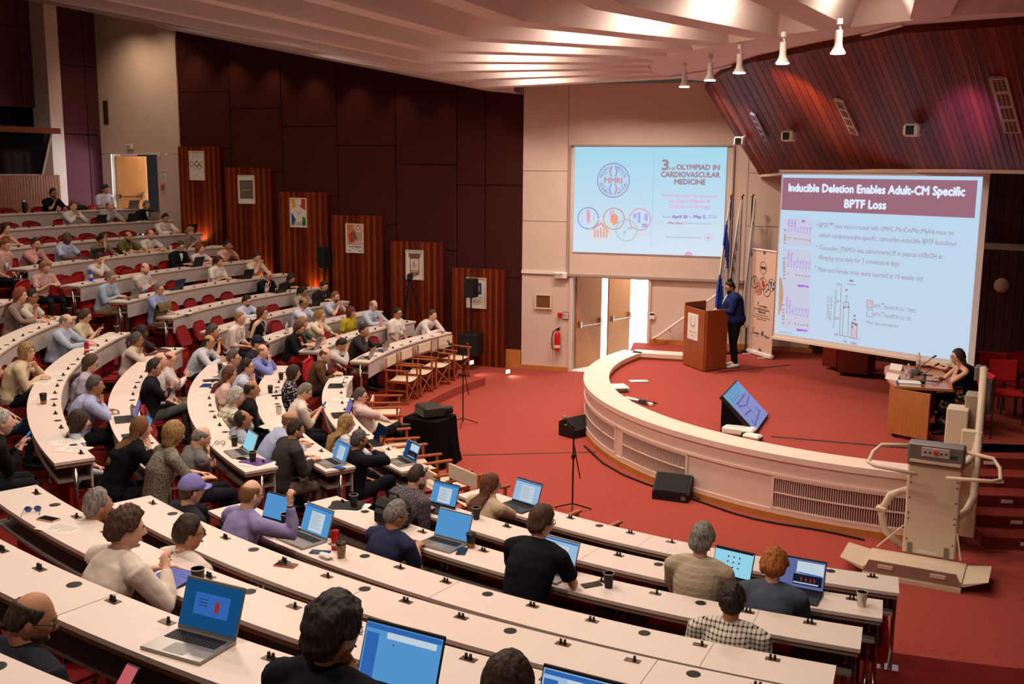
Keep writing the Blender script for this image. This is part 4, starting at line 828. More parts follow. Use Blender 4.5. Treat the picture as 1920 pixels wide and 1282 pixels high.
# emblem plate on the front panel, read from the hall
ux = -an; n_ = np.array([ux[1], -ux[0]]); P = a_*.78; pl = MB().box(0, .40, 0, .50, 0, .012); o = pl.obj('emblem_plate', M_paper, t); o.matrix_local = plane_mat((P[0]+n_[0]*.032, P[1]+n_[1]*.032, .55), (ux[0], ux[1], 0))
b = MB()
for s_ in (-1, 1):
    for k in range(7): a0 = 200-22*k; discf(b, .20+s_*(.065+.02*math.sin(k*.5)), .26+.03*k, .011, 8, 0, z=.014); linef(b, .20+s_*.02*(k > 5), .24, .20+s_*.06, .30, .008, 0, .014)
text_on(b, 'CONFERENCE CENTRE', .05, .35, .14, .02, .014, 0); text_on(b, 'OOO', .16, .24, .07, .03, .014, 0); q = b.obj('emblem', mat('gold_ink', '8a6a40', .5), o)
lap_at = B_+np.array([*(a_*.45+c_*.55), 1.0-SZ+SZ*0]); 
tag(link('gooseneck_microphone', MB().sweep([(*(a_*.15+c_*.5), 0), (*(a_*.15+c_*.5), .03)], .03, 10).sweep([(*(a_*.15+c_*.5), .02), (*(a_*.12+c_*.7), .18), (*(a_*.1+c_*1.15), .28)], .006, 6).sweep([(*(a_*.1+c_*1.15), .28), (*(a_*.1+c_*1.28), .30)], .011, 8).mesh('gooseneck_microphone', M_black), None, (B_[0], B_[1], SZ+.97)), 'thin black gooseneck microphone standing on the lectern', 'microphone')
# ------------------------------------------------------------------ roll-up banner
P0, P1 = G(1403, 661, SZ), G(1446, 674, SZ); bd_ = (P1-P0)[:2]; bw_ = float(np.linalg.norm(bd_)); bd_ /= bw_; n_ = np.array([bd_[1], -bd_[0], 0])
hb_ = GP(1424, 468, P0, n_)[2]-SZ
t = thing('rollup_banner', 'pinkish roll-up conference banner standing behind the speaker', 'banner'); t.matrix_world = plane_mat((P0[0], P0[1], SZ), (bd_[0], bd_[1], 0))
MB().box(0, bw_, .09, hb_, -.004, 0).obj('sheet', mat('banner_cloth', 'dcb6a2', .7), t); MB().sweep([(-.03, hb_, 0), (bw_+.03, hb_, 0)], .02, 8).obj('top_bar', M_white, t)
b = MB().bevbox((bw_/2, .05, 0), (bw_+.06, .09, .1), .02); b.obj('base_case', M_white, t); [MB().box(x-.02, x+.02, 0, .015, -.15, .2).obj('foot', M_white, t) for x in (.15*bw_, .8*bw_)]
def SB(px, py): P = GP(px, py, P0, n_); return float(np.dot(P[:2]-P0[:2], bd_)), float(P[2]-SZ)
b = MB(); K5 = ['black', 'sepia', 'red', 'red', 'tan', 'grey', 'grey', 'brown', 'navy', 'orange']; pm_ = [INK[k] for k in K5]
x_, y_ = bw_*.48, SB(1423.5, 501)[1]; ringf(b, x_, y_, .125, .135, 30, 0, .9); text_on(b, 'MMRI', x_-.09, x_+.09, y_-.03, .06, .004, 0, .003); ringf(b, x_, y_, .09, .093, 30, 5, .9)
circles_print(b, bw_*.5, SB(1424, 530)[1], bw_*.155, [0, 1, 1, 2, 7, 8, 0, 5])
for st, py, h, x0, x1, c in (('3', 570, .075, .3, .36, 0), ('rd OLYMPIAD', 573, .038, .38, .72, 0), ('IN CARDIOVASCULAR', 579, .038, .18, .82, 0), ('MEDICINE', 584, .038, .36, .66, 0), ('International Symposium on', 588.5, .024, .24, .78, 7), ('Experimental & Clinical Cardiology', 593, .024, .14, .86, 7), ('April 30 - May 3, 2026', 597, .022, .3, .7, 0), ('GENESIS', 626, .045, .18, .44, 0), ('PHARMA', 630, .016, .28, .42, 5), ('Pfizer', 628, .05, .66, .88, 8), ('APRIL', 655, .03, .42, .6, 1)): text_on(b, st, x0*bw_, x1*bw_, SB(1424, py+2)[1], h, .004, c, .001)
linef(b, .1*bw_, SB(1424, 631)[1], .2*bw_, SB(1424, 615)[1], .015, 0); polyf(b, [(.52*bw_, SB(0*0+1424, 622)[1]), (.6*bw_, SB(1424, 619)[1]), (.63*bw_, SB(1424, 626)[1]), (.54*bw_, SB(1424, 630)[1])], 8)
for yy, s_ in ((.1, 1), (hb_-.02, -1)): polyf(b, [(bw_*.5+.05*math.cos(PI*k/10), yy+s_*.07*math.sin(PI*k/10)) for k in range(11)][::s_], 1)
b.obj('print', pm_, t)
# ------------------------------------------------------------------ three furled flags on poles
fb = mat('flag_blue', '1f3f9c', .7); fwht = mat('flag_white', 'd8d0c8', .75); fgold = mat('olive_gold', '8a6f42', .6)
for i, (xt, xb, lb) in enumerate(((1371, 1372, 'blue and white striped flag hanging on the leftmost pole behind the speaker'), (1392, 1396, 'white flag with golden olive branch on the middle pole behind the speaker'), (1411, 1413, 'white flag with coloured rings on the pole nearest the banner'))):
    Y = (21.1, 21.2, 21.3)[i]; T_ = GY(xt, 368, Y); t = thing('flag', lb, 'flag', (T_[0], T_[1], SZ)); h = T_[2]-SZ
    b = MB().sweep([(0, 0, 0), (0, 0, h)], .016, 8); b.cyl((0, 0), .13, 0, .04, 20); b.obj('pole', mat('dark_pole', '1c1a18', .4), t); MB().ell((0, 0, h+.02), (.045, .045, .03), 10, 6).obj('finial', mat('gold', 'a8843c', .3, metal=.8), t)
    b = MB(); n, mz = 40, 34; V = []; L_ = h*(.86, .82, .8)[i]
    for j in range(mz+1):
        f = j/mz; z = h-.06-L_*f; wd = (.03+.26*min(1, f*1.5)**.8) if i != 2 else (.02+.16*min(1, f*1.4))
        for k in range(n+1):
            u = k/n; V.append((-(wd*u*.75) + .015*math.sin(u*26+f*3) - .02*f + (.05 if i == 2 else 0), -.04+.05*math.sin(u*30+f*4)*min(1, f*3), z-u*.12*f))
    mi = []
    for j in range(mz):
        for k in range(n):
            u, f = k/n, j/mz
            if i == 0: s_ = int((u*1.1+f*5.2+.4*math.sin(f*4)) % 2 >= 1)
            elif i == 1: s_ = 2 if (.5 < u < .82 and .3 < f < .75 and math.sin(u*40+f*70) > .35) else 1
            else:
                rr_ = math.hypot((u-.45)*.5, f-.28); s_ = 3 if .10 < rr_ < .14 else (4 if abs(f-.42) < .015 and u < .6 else 5 if .60 < f < .615 or .72 < f < .735 else 1)
            mi.append(s_)
    b.add(V, [(j*(n+1)+k, j*(n+1)+k+1, (j+1)*(n+1)+k+1, (j+1)*(n+1)+k) for j in range(mz) for k in range(n)]); b.m = mi
    b.obj('cloth', [fb, fwht, fgold, mat('ring_cyan', '2f8fc0', .7), INK['red'], INK['green']], t, smooth=True)
# ------------------------------------------------------------------ dark cabinets under the large screen
for i, (xa, xb, yb) in enumerate(((1541, 1569, 690), (1567, 1628, 703))):
    P = G(xa, yb, SZ); Q = G(xb, yb+7, SZ); d_ = (Q-P)[:2]; w = float(np.linalg.norm(d_)); t = thing('cabinet', ['narrow', 'wide'][i]+' low wooden cabinet on wheels below the large screen', 'cabinet', (P[0], P[1], SZ), math.atan2(d_[1], d_[0]))
    MB().box(0, w, 0, .45, .06, .72).obj('body', M_wood2, t); MB().box(.02, w-.02, -.015, 0, .08, .70).obj('front_panel', M_wood, t); b = MB(); [b.cyl((x, .2), .025, 0, .06, 8) for x in (.05, w-.05)]; b.obj('castor', M_black, t)
# ------------------------------------------------------------------ panel table, its things
T0, T1_, T2_ = G(1663, 818, SZ), G(1737, 833, SZ), G(1655, 806, SZ)
ax = (T1_-T0)[:2]; Lw = float(np.linalg.norm(ax)); ax /= Lw; ay = np.array([-ax[1], ax[0]]); TT = .74
tb = thing('panel_table', 'wooden curved-front panel table at the right of the stage', 'table', (T0[0], T0[1], SZ), math.atan2(ax[1], ax[0]))
MB().prism([(0, 0), (Lw, 0), (Lw, .04), (0.05, .05)], .06, TT-.03).obj('end_panel', M_oak2 if 'M_oak2' in globals() else mat('table_oak', 'b06a34', .4, noise=.2, nscale=8, stretch=(5, 5, .5), coat=.3), tb)
c2 = (G(1658, 690, SZ+TT)-T0)[:2]; c2 = np.array([np.dot(c2, ax), np.dot(c2, ay)]); Ly = max(c2[1], 1.2)
top = []
for q in [(1677, 724), (1787, 730), (1783, 708), (1765, 694), (1720, 687), (1668, 683), (1659, 687), (1658, 697), (1664, 711)]: w = (G(*q, SZ+TT)-T0)[:2]; top.append((float(np.dot(w, ax)), float(np.dot(w, ay))))
MB().prism(top, TT-.035, TT).obj('table_top', MATS['table_oak'], tb)
fr = [(.02-.32*math.sin(PI*k/10), .1+(Ly)*k/10) for k in range(11)]; b = MB()
for (x0, y0), (x1, y1) in zip(fr[:-1], fr[1:]): b.hexa([(x0, y0, .06), (x1, y1, .06), (x1+.03, y1, .06), (x0+.03, y0, .06)], [(x0, y0, TT-.035), (x1, y1, TT-.035), (x1+.03, y1, TT-.035), (x0+.03, y0, TT-.035)])
b.obj('curved_front', MATS['table_oak'], tb); b = MB(); [b.sweep([(x, y, .05), (x+.03, y, .0)], .03, 8) for x, y in ((.05, .08), (Lw-.05, .06), (-.2, Ly*.7))]; b.obj('castor', M_black, tb)
ZT = SZ+TT
M_glass = mat('clear_plastic', 'f0f2f4', .08, trans=.92, spec=.5); M_capb = mat('bottle_cap', 'd9d2cc', .5); M_labelr = mat('bottle_label', 'c9a8a8', .6)
def bottle(P, lb, h=.22, r=.031, grp=None, body=None):
    t = thing('water_bottle', lb, 'bottle', P, 0, grp); k = h/.22
    MB().lathe([(r*.9, 0), (r, .01), (r, .09*k), (r*.92, .1*k), (r, .11*k), (r, .155*k), (r*.45, .195*k), (r*.4, .2*k)], n=14).obj('body', body or M_glass, t, smooth=True)
    MB().lathe([(r*1.02, .06*k), (r*1.02, .12*k)], n=14).obj('label', M_labelr, t); MB().cyl((0, 0), r*.45, .2*k, .222*k, 10).obj('cap', M_capb, t); return t
bottle(G(1702, 707, ZT), 'clear water bottle beside the name cards on the panel table', .2); bottle(G(1721, 690, ZT), 'taller clear water bottle behind the glasses on the panel table', .25)
for px, py, lb in ((1710, 709, 'empty drinking glass left on the panel table'), (1718, 704, 'half full drinking glass right on the panel table')):
    t = thing('drinking_glass', lb, 'glass', G(px, py, ZT)); MB().lathe([(.028, 0), (.034, .13), (.032, .13), (.026, .006), (0, .006)], n=14).obj('body', M_glass, t, smooth=True)
for px, py, lb, dx in ((1726, 718, 'nearer black desk microphone on the panel table', .28), (1722, 702, 'farther black desk microphone on the panel table', .22)):
    P = G(px, py, ZT); t = thing('desk_microphone', lb, 'microphone', P, R_(-35)); MB().bevbox((0, 0, .025), (.12, .15, .05), .02).obj('base', M_black, t); MB().sweep([(0, .03, .04), (.02, .05, .12), (.16, .1, .26)], .006, 6).obj('gooseneck', M_black, t); MB().sweep([(.16, .1, .26), (.21, .115, .30)], .013, 8).obj('head', M_black, t)
P = G(1704, 722, ZT); t = thing('book', 'thick white covered book lying at the front of the panel table', 'book', P, R_(-14)); MB().box(-.15, .15, -.1, .1, .005, .045).obj('pages', M_paper, t); MB().box(-.155, .155, -.105, .105, 0, .005).box(-.155, .155, -.105, .105, .045, .05).obj('cover', M_white, t); MB().box(-.158, -.15, -.105, .105, 0, .05).obj('spine', INK['navy'], t)
for px, py, lb in ((1681, 693, 'farther folded white name card on the panel table'), (1674, 711, 'nearer folded white name card on the panel table')):
    t = thing('name_card', lb, 'card', G(px, py, ZT), R_(-50)); MB().hexa([(-.10, -.045, 0), (.10, -.045, 0), (.10, -.042, 0), (-.10, -.042, 0)], [(-.10, -.002, .09), (.10, -.002, .09), (.10, .001, .09), (-.10, .001, .09)]).hexa([(-.10, .042, 0), (.10, .042, 0), (.10, .045, 0), (-.10, .045, 0)], [(-.10, 0, .09), (.10, 0, .09), (.10, .003, .09), (-.10, .003, .09)]).obj('card', M_paper, t)
# ------------------------------------------------------------------ cups, phones, papers, laptops
M_cupk = mat('cup_black', '211b18', .55); M_cupw = mat('cup_white', 'dccfbb', .6); M_coffee = mat('inside_paper', 'c9b296', .7); M_lid = mat('cup_lid', '151210', .4)
def cup(P, lb, kind='k', h=.115, name='paper_cup'):
    t = thing(name, lb, 'cup', P); side = {'k': M_cupk, 'w': M_cupw, 'o': mat('cup_orange', 'c8622c', .5), 'p': mat('cup_print', '3c3a46', .5, col2='b58a50', nscale=60), 'L': M_cupk}[kind]
    k = h/.115
    MB().lathe([(.0, .0), (.029, 0), (.040, h-.003), (.0415, h), (.039, h), (.028, .008), (0, .008)], n=18, mi=0).obj('cup_wall', side, t, smooth=False); MB().lathe([(.0405, h-.004), (.0425, h-.002), (.0425, h+.002), (.0395, h+.002), (.0395, h-.004)], n=18).obj('rim', M_coffee, t)
    if kind in ('L', 'p', 'o'): MB().lathe([(.043, h-.004), (.043, h+.006), (.036, h+.012), (.034, h+.012), (0, h+.008)], n=18).obj('lid', M_lid, t)
    if kind == 'L': MB().lathe([(.0312, .005), (.0355, .042)], n=18).obj('printed_band', mat('cup_band', 'c98a3c', .5, col2='3a2a20', nscale=70), t)
    if kind == 'w':
        b = MB()
        for s_ in range(4):
            a0 = s_*1.6
            pts = [((.030+.011*(zz/h)+.0012)*math.cos(a0+.35*math.sin(zz*70)), (.030+.011*(zz/h)+.0012)*math.sin(a0+.35*math.sin(zz*70)), zz) for zz in np.linspace(.012, h-.015, 9)]; b.sweep(pts, .0014, 4)
        b.obj('line_print', INK['black'], t)
    return t
def phone(P, lb, rz=0, scr='0a0a0c', case='1a1a1c', on=False, tilt=None):
    t = thing('smartphone', lb, 'phone', P, rz); MB().bevbox((0, 0, .005), (.078, .158, .01), .004).obj('case', mat('phone_'+case, case, .4), t); b = MB().box(-.034, .034, -.073, .073, .0095, .0108); b.obj('screen', glow('ps_'+scr, scr, .8) if on else mat('pscr_'+scr, scr, .08, spec=.6), t)
    if tilt: t.rotation_euler = tilt
    return t
def paper(P, lb, rz=0, w=.21, h=.297, n=2, name='paper_sheets', kind='paper', col=None):
    t = thing(name, lb, kind, P, rz)
    for k in range(n): o = MB().box(-w/2, w/2, -h/2, h/2, .0012*k, .0012*k+.001).obj('sheet', col or M_paper, t); o.rotation_euler = (0, 0, .12*k); 
    if col is None:
        b = MB(); [linef(b, -w*.36, h*.35-.03*k, w*(.1+.25*((k*7) % 3)/2), h*.35-.03*k, .004, 0, .0012*n+.0006) for k in range(7)]; b.obj('print', INK['grey'], t)
    return t
def screen_mat(key, base, ink, dark):
    if key in MATS: return MATS[key]
    m = bpy.data.materials.new(key); m.use_nodes = True; MATS[key] = m; nt = m.node_tree; nt.nodes.remove(nt.nodes['Principled BSDF']); L = nt.links.new
    t = nt.nodes.new('ShaderNodeTexCoord'); mp = nt.nodes.new('ShaderNodeMapping'); mp.inputs['Scale'].default_value = (1, 1, 1); L(t.outputs['Object'], mp.inputs[0])
    br = nt.nodes.new('ShaderNodeTexBrick'); br.inputs['Scale'].default_value = 7; br.inputs['Color1'].default_value = srgb(base)+(1,); br.inputs['Color2'].default_value = srgb(ink)+(1,); br.inputs['Mortar'].default_value = srgb(base)+(1,)
    br.inputs['Mortar Size'].default_value = .03; br.inputs['Brick Width'].default_value = .35; br.inputs['Row Height'].default_value = .055; br.inputs['Bias'].default_value = -.35; L(mp.outputs[0], br.inputs['Vector'])
    e = nt.nodes.new('ShaderNodeEmission'); e.inputs[1].default_value = dark; L(br.outputs[0], e.inputs[0]); L(e.outputs[0], nt.nodes['Material Output'].inputs[0]); return m
SCR = {'b': ('5fa6e6', '4a86c8', .8), 'w': ('a9cdf0', '7ea9d6', .85), 'd': ('1f5f9a', '18446e', .6), 'c': ('9adcf2', '6cb8dc', .95), 'p': ('7a86c8', '5a62a8', .6), 'k': ('18223a', '2a4a80', .6), 'v': ('8c86c8', '6c66a8', .7)}
M_alu = mat('laptop_silver', '9a938c', .35, metal=.6); M_lblack = mat('laptop_black', '22201f', .45); M_keys = mat('laptop_keys', '1a1918', .6); M_lblue = mat('laptop_blueblack', '24304a', .4)
def laptop(P, rz, lb, scr='b', body='s', w=.33, tilt=18, extra=None):
    """rz: the direction the user sits from is local -Y"""
    t = thing('laptop', lb, 'laptop', P, rz); bm_ = {'s': M_alu, 'k': M_lblack, 'b': M_lblue}[body]; d = w*.68
    MB().bevbox((0, 0, .008), (w, d, .016), .004).obj('base', bm_, t); kb = MB()
    for i in range(5):
        for j in range(13): kb.box(-w*.43+w*.86*j/13, -w*.43+w*.86*(j+.8)/13, d*.02+d*.36*i/5, d*.02+d*.36*(i+.8)/5, .016, .0185)
    tag(kb.obj('key', M_keys, t), kind='stuff'); MB().box(-w*.17, w*.17, -d*.42, -d*.06, .016, .0168).obj('touchpad', mat('touchpad', '85807a', .4) if body == 's' else M_keys, t)
    a = R_(tilt); lid = MB().bevbox((0, 0, d/2), (w, .009, d), .004).obj('lid', bm_, t, mw=Matrix.Translation((0, d/2-.004, .014)) @ Matrix.Rotation(-a, 4, 'X'))
    s_ = MB().add([(-w*.48, -w*.30, 0), (w*.48, -w*.30, 0), (w*.48, w*.30, 0), (-w*.48, w*.30, 0)], [(0, 1, 2, 3)]).obj('screen', screen_mat('scr_'+scr, *SCR[scr]), lid, mw=Matrix.Translation((0, -.0062, d/2)) @ Matrix.Rotation(R_(90), 4, 'X'))
    if extra:
        b = MB(); extra(b, w); b.obj('window', [glow('ui_white', 'dcecf8', .8), glow('ui_blue', '3c78d0', .7), glow('ui_dark', '20283a', .5), glow('ui_red', 'c03c3c', .6), glow('ui_cream', 'd8d8b0', .7)], lid, mw=Matrix.Translation((0, -.0068, d/2)) @ Matrix.Rotation(R_(90), 4, 'X'))
    return t
def bag(P, lb, rz=0, s=(.42, .3, .2), col='2a2a26', name='backpack'):
    t = thing(name, lb, 'bag', P, rz); m_ = mat('bag_'+col, col, .8, noise=.3, nscale=20, bump=.3); MB().bevbox((0, 0, s[2]/2), s, .05).obj('body', m_, t); MB().bevbox((0, -s[1]*.5, s[2]*.4), (s[0]*.7, .07, s[2]*.6), .03).obj('pocket', m_, t); MB().sweep([(-.08, 0, s[2]-.01), (-.06, 0, s[2]+.05), (.06, 0, s[2]+.05), (.08, 0, s[2]-.01)], .012, 6).obj('handle', m_, t); return t
P = G(1731, 719, ZT); cup(P, 'patterned dark takeaway cup with lid at the near edge of the panel table', 'p', .13)
phone(G(1748, 714, ZT), 'dark phone lying behind the cup on the panel table', R_(60)); phone(G(1738, 703, ZT), 'black tablet lying between the microphones on the panel table', R_(60))
laptop(B_+np.array([*(a_*.5+c_*.5), .985]), math.atan2(-c_[1], -c_[0])-PI/2+0, 'dark laptop open on top of the lectern', 'k', 'k', tilt=35)
# ------------------------------------------------------------------ confidence monitor and projectors on the stage
Bl = G(1352, 808, SZ); Br = G(1440, 800, SZ)
TLm, BRm = (1382, 712), (1417, 808)
P0_, P1_ = G(1418, 812, SZ+.03), G(1352, 800, SZ)
t = thing('stage_monitor', 'large tilted flat monitor on a black wedge near the stage front', 'monitor')
c00 = G(1417.5, 810, SZ+.05); c10 = G(1441, 776, SZ+.05); dxm = c10-c00; dxm /= np.linalg.norm(dxm); hor = np.array([-dxm[1], dxm[0], 0]); 
Wm = float(np.linalg.norm(c10-c00)); ct = GP(1354.5, 742, c00, dxm); up_ = ct-c00; up_ -= dxm*np.dot(up_, dxm); Hm = float(np.linalg.norm(up_)); up_ /= Hm; nm = np.cross(dxm, up_)
t.matrix_world = Matrix(((dxm[0], up_[0], nm[0], c00[0]), (dxm[1], up_[1], nm[1], c00[1]), (dxm[2], up_[2], nm[2], c00[2]), (0, 0, 0, 1))); Wm = max(Wm, .6)
MB().bevbox((Wm/2, Hm/2, -.03), (Wm+.02, Hm+.02, .06), .01).obj('housing', M_black, t); b = MB(); rectf(b, .01, Wm-.01, .01, Hm-.01, 0, .002); b.obj('screen', glow('mon_base', '9a9fdc', .85), t)
b = MB(); rectf(b, .01, Wm*.95, Hm*.72, Hm-.01, 2, .003)
for k, y in enumerate((.93, .86, .79, .74)): text_on(b, ('1234 - 58', 'Gfd FT 07', 'all pathways', 'Myh6')[k], Wm*.12, Wm*(.9-.1*k), Hm*y, Hm*.03, .004, 1)
for a in ((.1, .1, .8, .2), (.5, .12, .5, .5), (.5, .5, .2, .6), (.5, .36, .15, .4), (.5, .5, .9, .58), (.2, .65, .8, .68)): linef(b, a[0]*Wm, a[1]*Hm, a[2]*Wm, a[3]*Hm, .02, 1, .004)
for a in ((.75, .25), (.2, .15), (.25, .62)): ringf(b, a[0]*Wm, a[1]*Hm, .03, .05, 14, 1)
b.obj('diagram', [gl['lav'], glow('mon_ink', '7468b4', .8), glow('mon_top', '7fb4e0', .85)], t)
wd_ = MB(); pa, pb = c00+dxm*.03-nm*.06, c00+dxm*(Wm-.03)-nm*.06; pc = c00+up_*(Hm*.93)-nm*.06; pd = pc+dxm*(Wm-.06)
def gz(p, z=SZ): return np.array([p[0], p[1], z])
wd_.add([gz(pa), pa, pc, gz(pc), gz(pb), pb, pd, gz(pd)], [(0, 1, 2, 3), (7, 6, 5, 4), (0, 4, 5, 1), (1, 5, 6, 2), (2, 6, 7, 3), (3, 7, 4, 0)])
tag(wd_.obj('monitor_wedge', mat('black_cloth', '120e0d', .95, spec=.05)), 'black cloth wedge holding the tilted monitor', 'stand')
def projector(P, rz, lb, s=(.36, .28, .1), col=M_white):
    t = thing('projector', lb, 'projector', P, rz); MB().bevbox((0, 0, s[2]/2+.012), s, .025).obj('body', col, t); MB().box(-s[0]*.4, s[0]*.4, -s[1]/2-.004, -s[1]/2+.01, .03, s[2]*.8).obj('back_panel', mat('socket_panel', '6a625a', .7, noise=.5, nscale=90), t)
    MB().sweep([(s[0]*.22, s[1]/2-.02, s[2]*.55), (s[0]*.22, s[1]/2+.05, s[2]*.55)], [.05, .045], 16).obj('lens', M_black, t); b = MB(); [b.cyl((x, y), .015, 0, .014, 8) for x in (-s[0]*.4, s[0]*.4) for y in (-s[1]*.4, s[1]*.4)]; b.obj('foot', M_black, t); return t
projector(G(1155, 733, SZ), R_(12), 'white projector lying on the stage carpet at the left rim', (.40, .32, .09))
projector(G(1386, 815, SZ)+[0, 0, 0], R_(60), 'slim white projector with a lit blue lens in front of the tilted monitor', (.24, .46, .11))
projector(G(1411, 824, SZ), R_(50), 'short white box beside the slim projector at the stage rim', (.16, .26, .07))
t = thing('floor_box', 'small pale metal floor socket plate set in the stage carpet', 'socket', G(1198, 715, SZ), R_(5)); MB().box(-.17, .17, -.09, .09, 0, .012).obj('plate', M_alu, t); MB().box(-.1, .1, -.05, .05, .012, .016).obj('lid', M_white, t)
t = thing('power_strip', 'tangle of adapters and cables on the stage behind the rim', 'cable', G(1185, 752, SZ), R_(-50)); b = MB().bevbox((0, 0, .03), (.3, .07, .05), .01); b.obj('strip', M_white, t); b = MB(); rr = random.Random(3)
for k in range(7): p = [(rr.uniform(-.1, .5), rr.uniform(-.12, .12), .015+.03*rr.random()) for _ in range(5)]; b.sweep(p, .006, 5)
b.obj('cable', M_black, t); MB().bevbox((.2, .03, .03), (.12, .07, .05), .01).obj('adapter', M_black, t); MB().bevbox((.42, -.02, .03), (.1, .06, .05), .01).obj('adapter', M_white, t)
for (a, b_, lb) in (((1446, 818), (1738, 843), 'long black tape strip on the stage carpet before the panel table'), ((1349, 697), (1480, 684), 'short black cable strip on the stage carpet at the speaker')):
    A, Bb = G(*a, SZ+.003), G(*b_, SZ+.003); tag(MB().sweep([A, Bb], [(.004, .03), (.004, .03)], 4, (0, 0, 1)).obj('tape_strip', M_black), lb, 'tape')
A, Bb = G(868, 853, .003), G(1118, 847, .003); tag(MB().sweep([A, Bb], [(.003, .02), (.003, .02)], 4, (0, 0, 1)).obj('cable_strip', M_black), 'thin dark cable strip across the pit carpet', 'tape')
pts = [sp(sang(x, 900)*1.0, SR+.16+.05*math.sin(i), .02) for i, x in enumerate(range(1112, 1660, 40))]; tag(MB().sweep(pts, .014, 6).obj('floor_cable', M_black), 'long black cable lying along the foot of the stage front', 'cable')
# red stacking chairs at the dark back of the stage
M_redseat = mat('red_fabric', 'c41f22', .85, noise=.15, nscale=60, bump=.2)
def stack_chair(P, rz, lb):
    t = thing('side_chair', lb, 'chair', P, rz); MB().bevbox((0, 0, .45), (.46, .44, .06), .025).obj('seat', M_redseat, t); MB().bevbox((0, -.24, .75), (.44, .05, .34), .03).obj('backrest', M_redseat, t); b = MB()
    for x in (-.22, .22):
        b.sweep([(x, .2, 0), (x, .2, .64), (x, -.22, .66)], .011, 6); b.sweep([(x, -.24, 0), (x, -.22, .9)], .011, 6)
    b.obj('frame', M_black, t)
for i, (px, py, lb) in enumerate(((1850, 770, 'red upholstered chair partly hidden behind the platform lift post'), (1880, 790, 'red armchair with black frame at the dark right edge of the stage'), (1912, 772, 'farther red chair with black frame at the right edge of the picture'))): stack_chair(G(px, py, SZ), R_(150+20*i), lb)
stack_chair((6.62, 14.55, SZ), R_(85), 'red chair under the woman in the black top at the panel table'); stack_chair((6.75, 15.05, SZ), R_(85), 'red chair under the curly haired woman at the panel table')
# ------------------------------------------------------------------ wheelchair platform lift
M_lift = mat('lift_paint', 'd8c2a8', .45, spec=.4); M_liftd = mat('lift_brown', '97786a', .5); M_liftg = mat('lift_grey', '7d7268', .4, metal=.3)
q0, q1, q2_, q3 = G(1655, 1013, .12), G(1815, 1042, .12), G(1803, 1092, .12), G(1618, 1059, .12)
lx = (q2_-q3)[:2]; Lx = float(np.linalg.norm(lx)); lx /= Lx; ly = np.array([-lx[1], lx[0]]); 
t = thing('platform_lift', 'beige wheelchair platform lift with folding ramps in front of the stage stairs', 'lift', (q3[0], q3[1], 0), math.atan2(lx[1], lx[0])); Dy = .62
MB().box(0, Lx, 0, Dy, .05, .12).obj('platform', M_lift, t)
b = MB(); V = [(0, -.012, .07), (Lx, -.012, .07), (Lx-.06, -.012, .2), (.06, -.012, .2)]; b.add(V+[(x, y+.02, z) for x, y, z in V], [(0, 1, 2, 3), (7, 6, 5, 4), (0, 4, 5, 1), (1, 5, 6, 2), (2, 6, 7, 3), (3, 7, 4, 0)]); b.obj('toe_guard', M_liftd, t)
[MB().bevbox((x, -.018, .145), (.16, .012, .045), .003).obj('grip_slot', M_lift, t) for x in (.24, Lx-.24)]
MB().box(0, Lx, -.03, .0, .0, .05).obj('skirt', M_lift, t)
for s_, x0 in ((-1, 0), (1, Lx)): MB().hexa([(x0, 0, .07), (x0+s_*.02, 0, .07), (x0+s_*.02, Dy, .07), (x0, Dy, .07)][::1], [(x0, 0, .1), (x0+s_*.26, .03, .16), (x0+s_*.26, Dy-.05, .16), (x0, Dy, .1)]).obj('ramp_flap', M_lift, t)
cx0, cx1, HCb = Lx*.32, Lx*.88, 1.12
MB().bevbox(((cx0+cx1)/2, Dy+.09, .12+HCb/2), (cx1-cx0, .16, HCb), .02).obj('carriage_panel', M_lift, t)
b = MB(); [b.ell((x, Dy+.005, z), (.012, .006, .012), 8, 6) for x in (cx0+.04, cx1-.04) for z in (.3, .55, .62, .8, .98, 1.05)]; b.obj('bolt', M_liftg, t); [MB().box(x-.025, x+.025, Dy-.004, Dy+.02, .12, .26).obj('hinge', M_liftg, t) for x in (cx0+.08, cx1-.1)]; b = MB(); rectf(b, cx0+.16, cx0+.38, .15, .2, 0); q = b.obj('sticker', M_paper, t); q.matrix_local = Matrix.Translation((0, Dy+.008, 0)) @ Matrix.Rotation(R_(90), 4, 'X')
MB().bevbox(((cx0+cx1)/2, Dy+.06, .12+HCb+.09), (cx1-cx0+.03, .2, .26), .02).obj('control_box', M_liftg, t); MB().bevbox(((cx0+cx1)/2+.0, Dy-.045, .12+HCb+.13), (.3, .012, .11), .01).obj('button_plate', mat('plate_light', 'b5aaa0', .4), t)
b = MB(); b.sweep([((cx0+cx1)/2, Dy-.05, .12+HCb+.14), ((cx0+cx1)/2, Dy-.075, .12+HCb+.14)], .026, 12); b.obj('stop_button', mat('button_red', 'd8402a', .4), t); b = MB(); [b.ell(((cx0+cx1)/2+x, Dy-.055, .12+HCb+.13), .012, 8, 6) for x in (-.11, -.06, .06, .11)]; b.obj('button', M_black, t); MB().box(cx1-.17, cx1-.06, Dy-.045, Dy-.035, .12+HCb+.08, .12+HCb+.12).obj('key_display', mat('lcd', '1f4a2c', .3), t); MB().box(cx0+.02, cx1-.02, Dy-.06, Dy-.04, .12+HCb-.0, .12+HCb+.03).obj('front_rail', M_lift, t)
zr = .12+HCb+.06
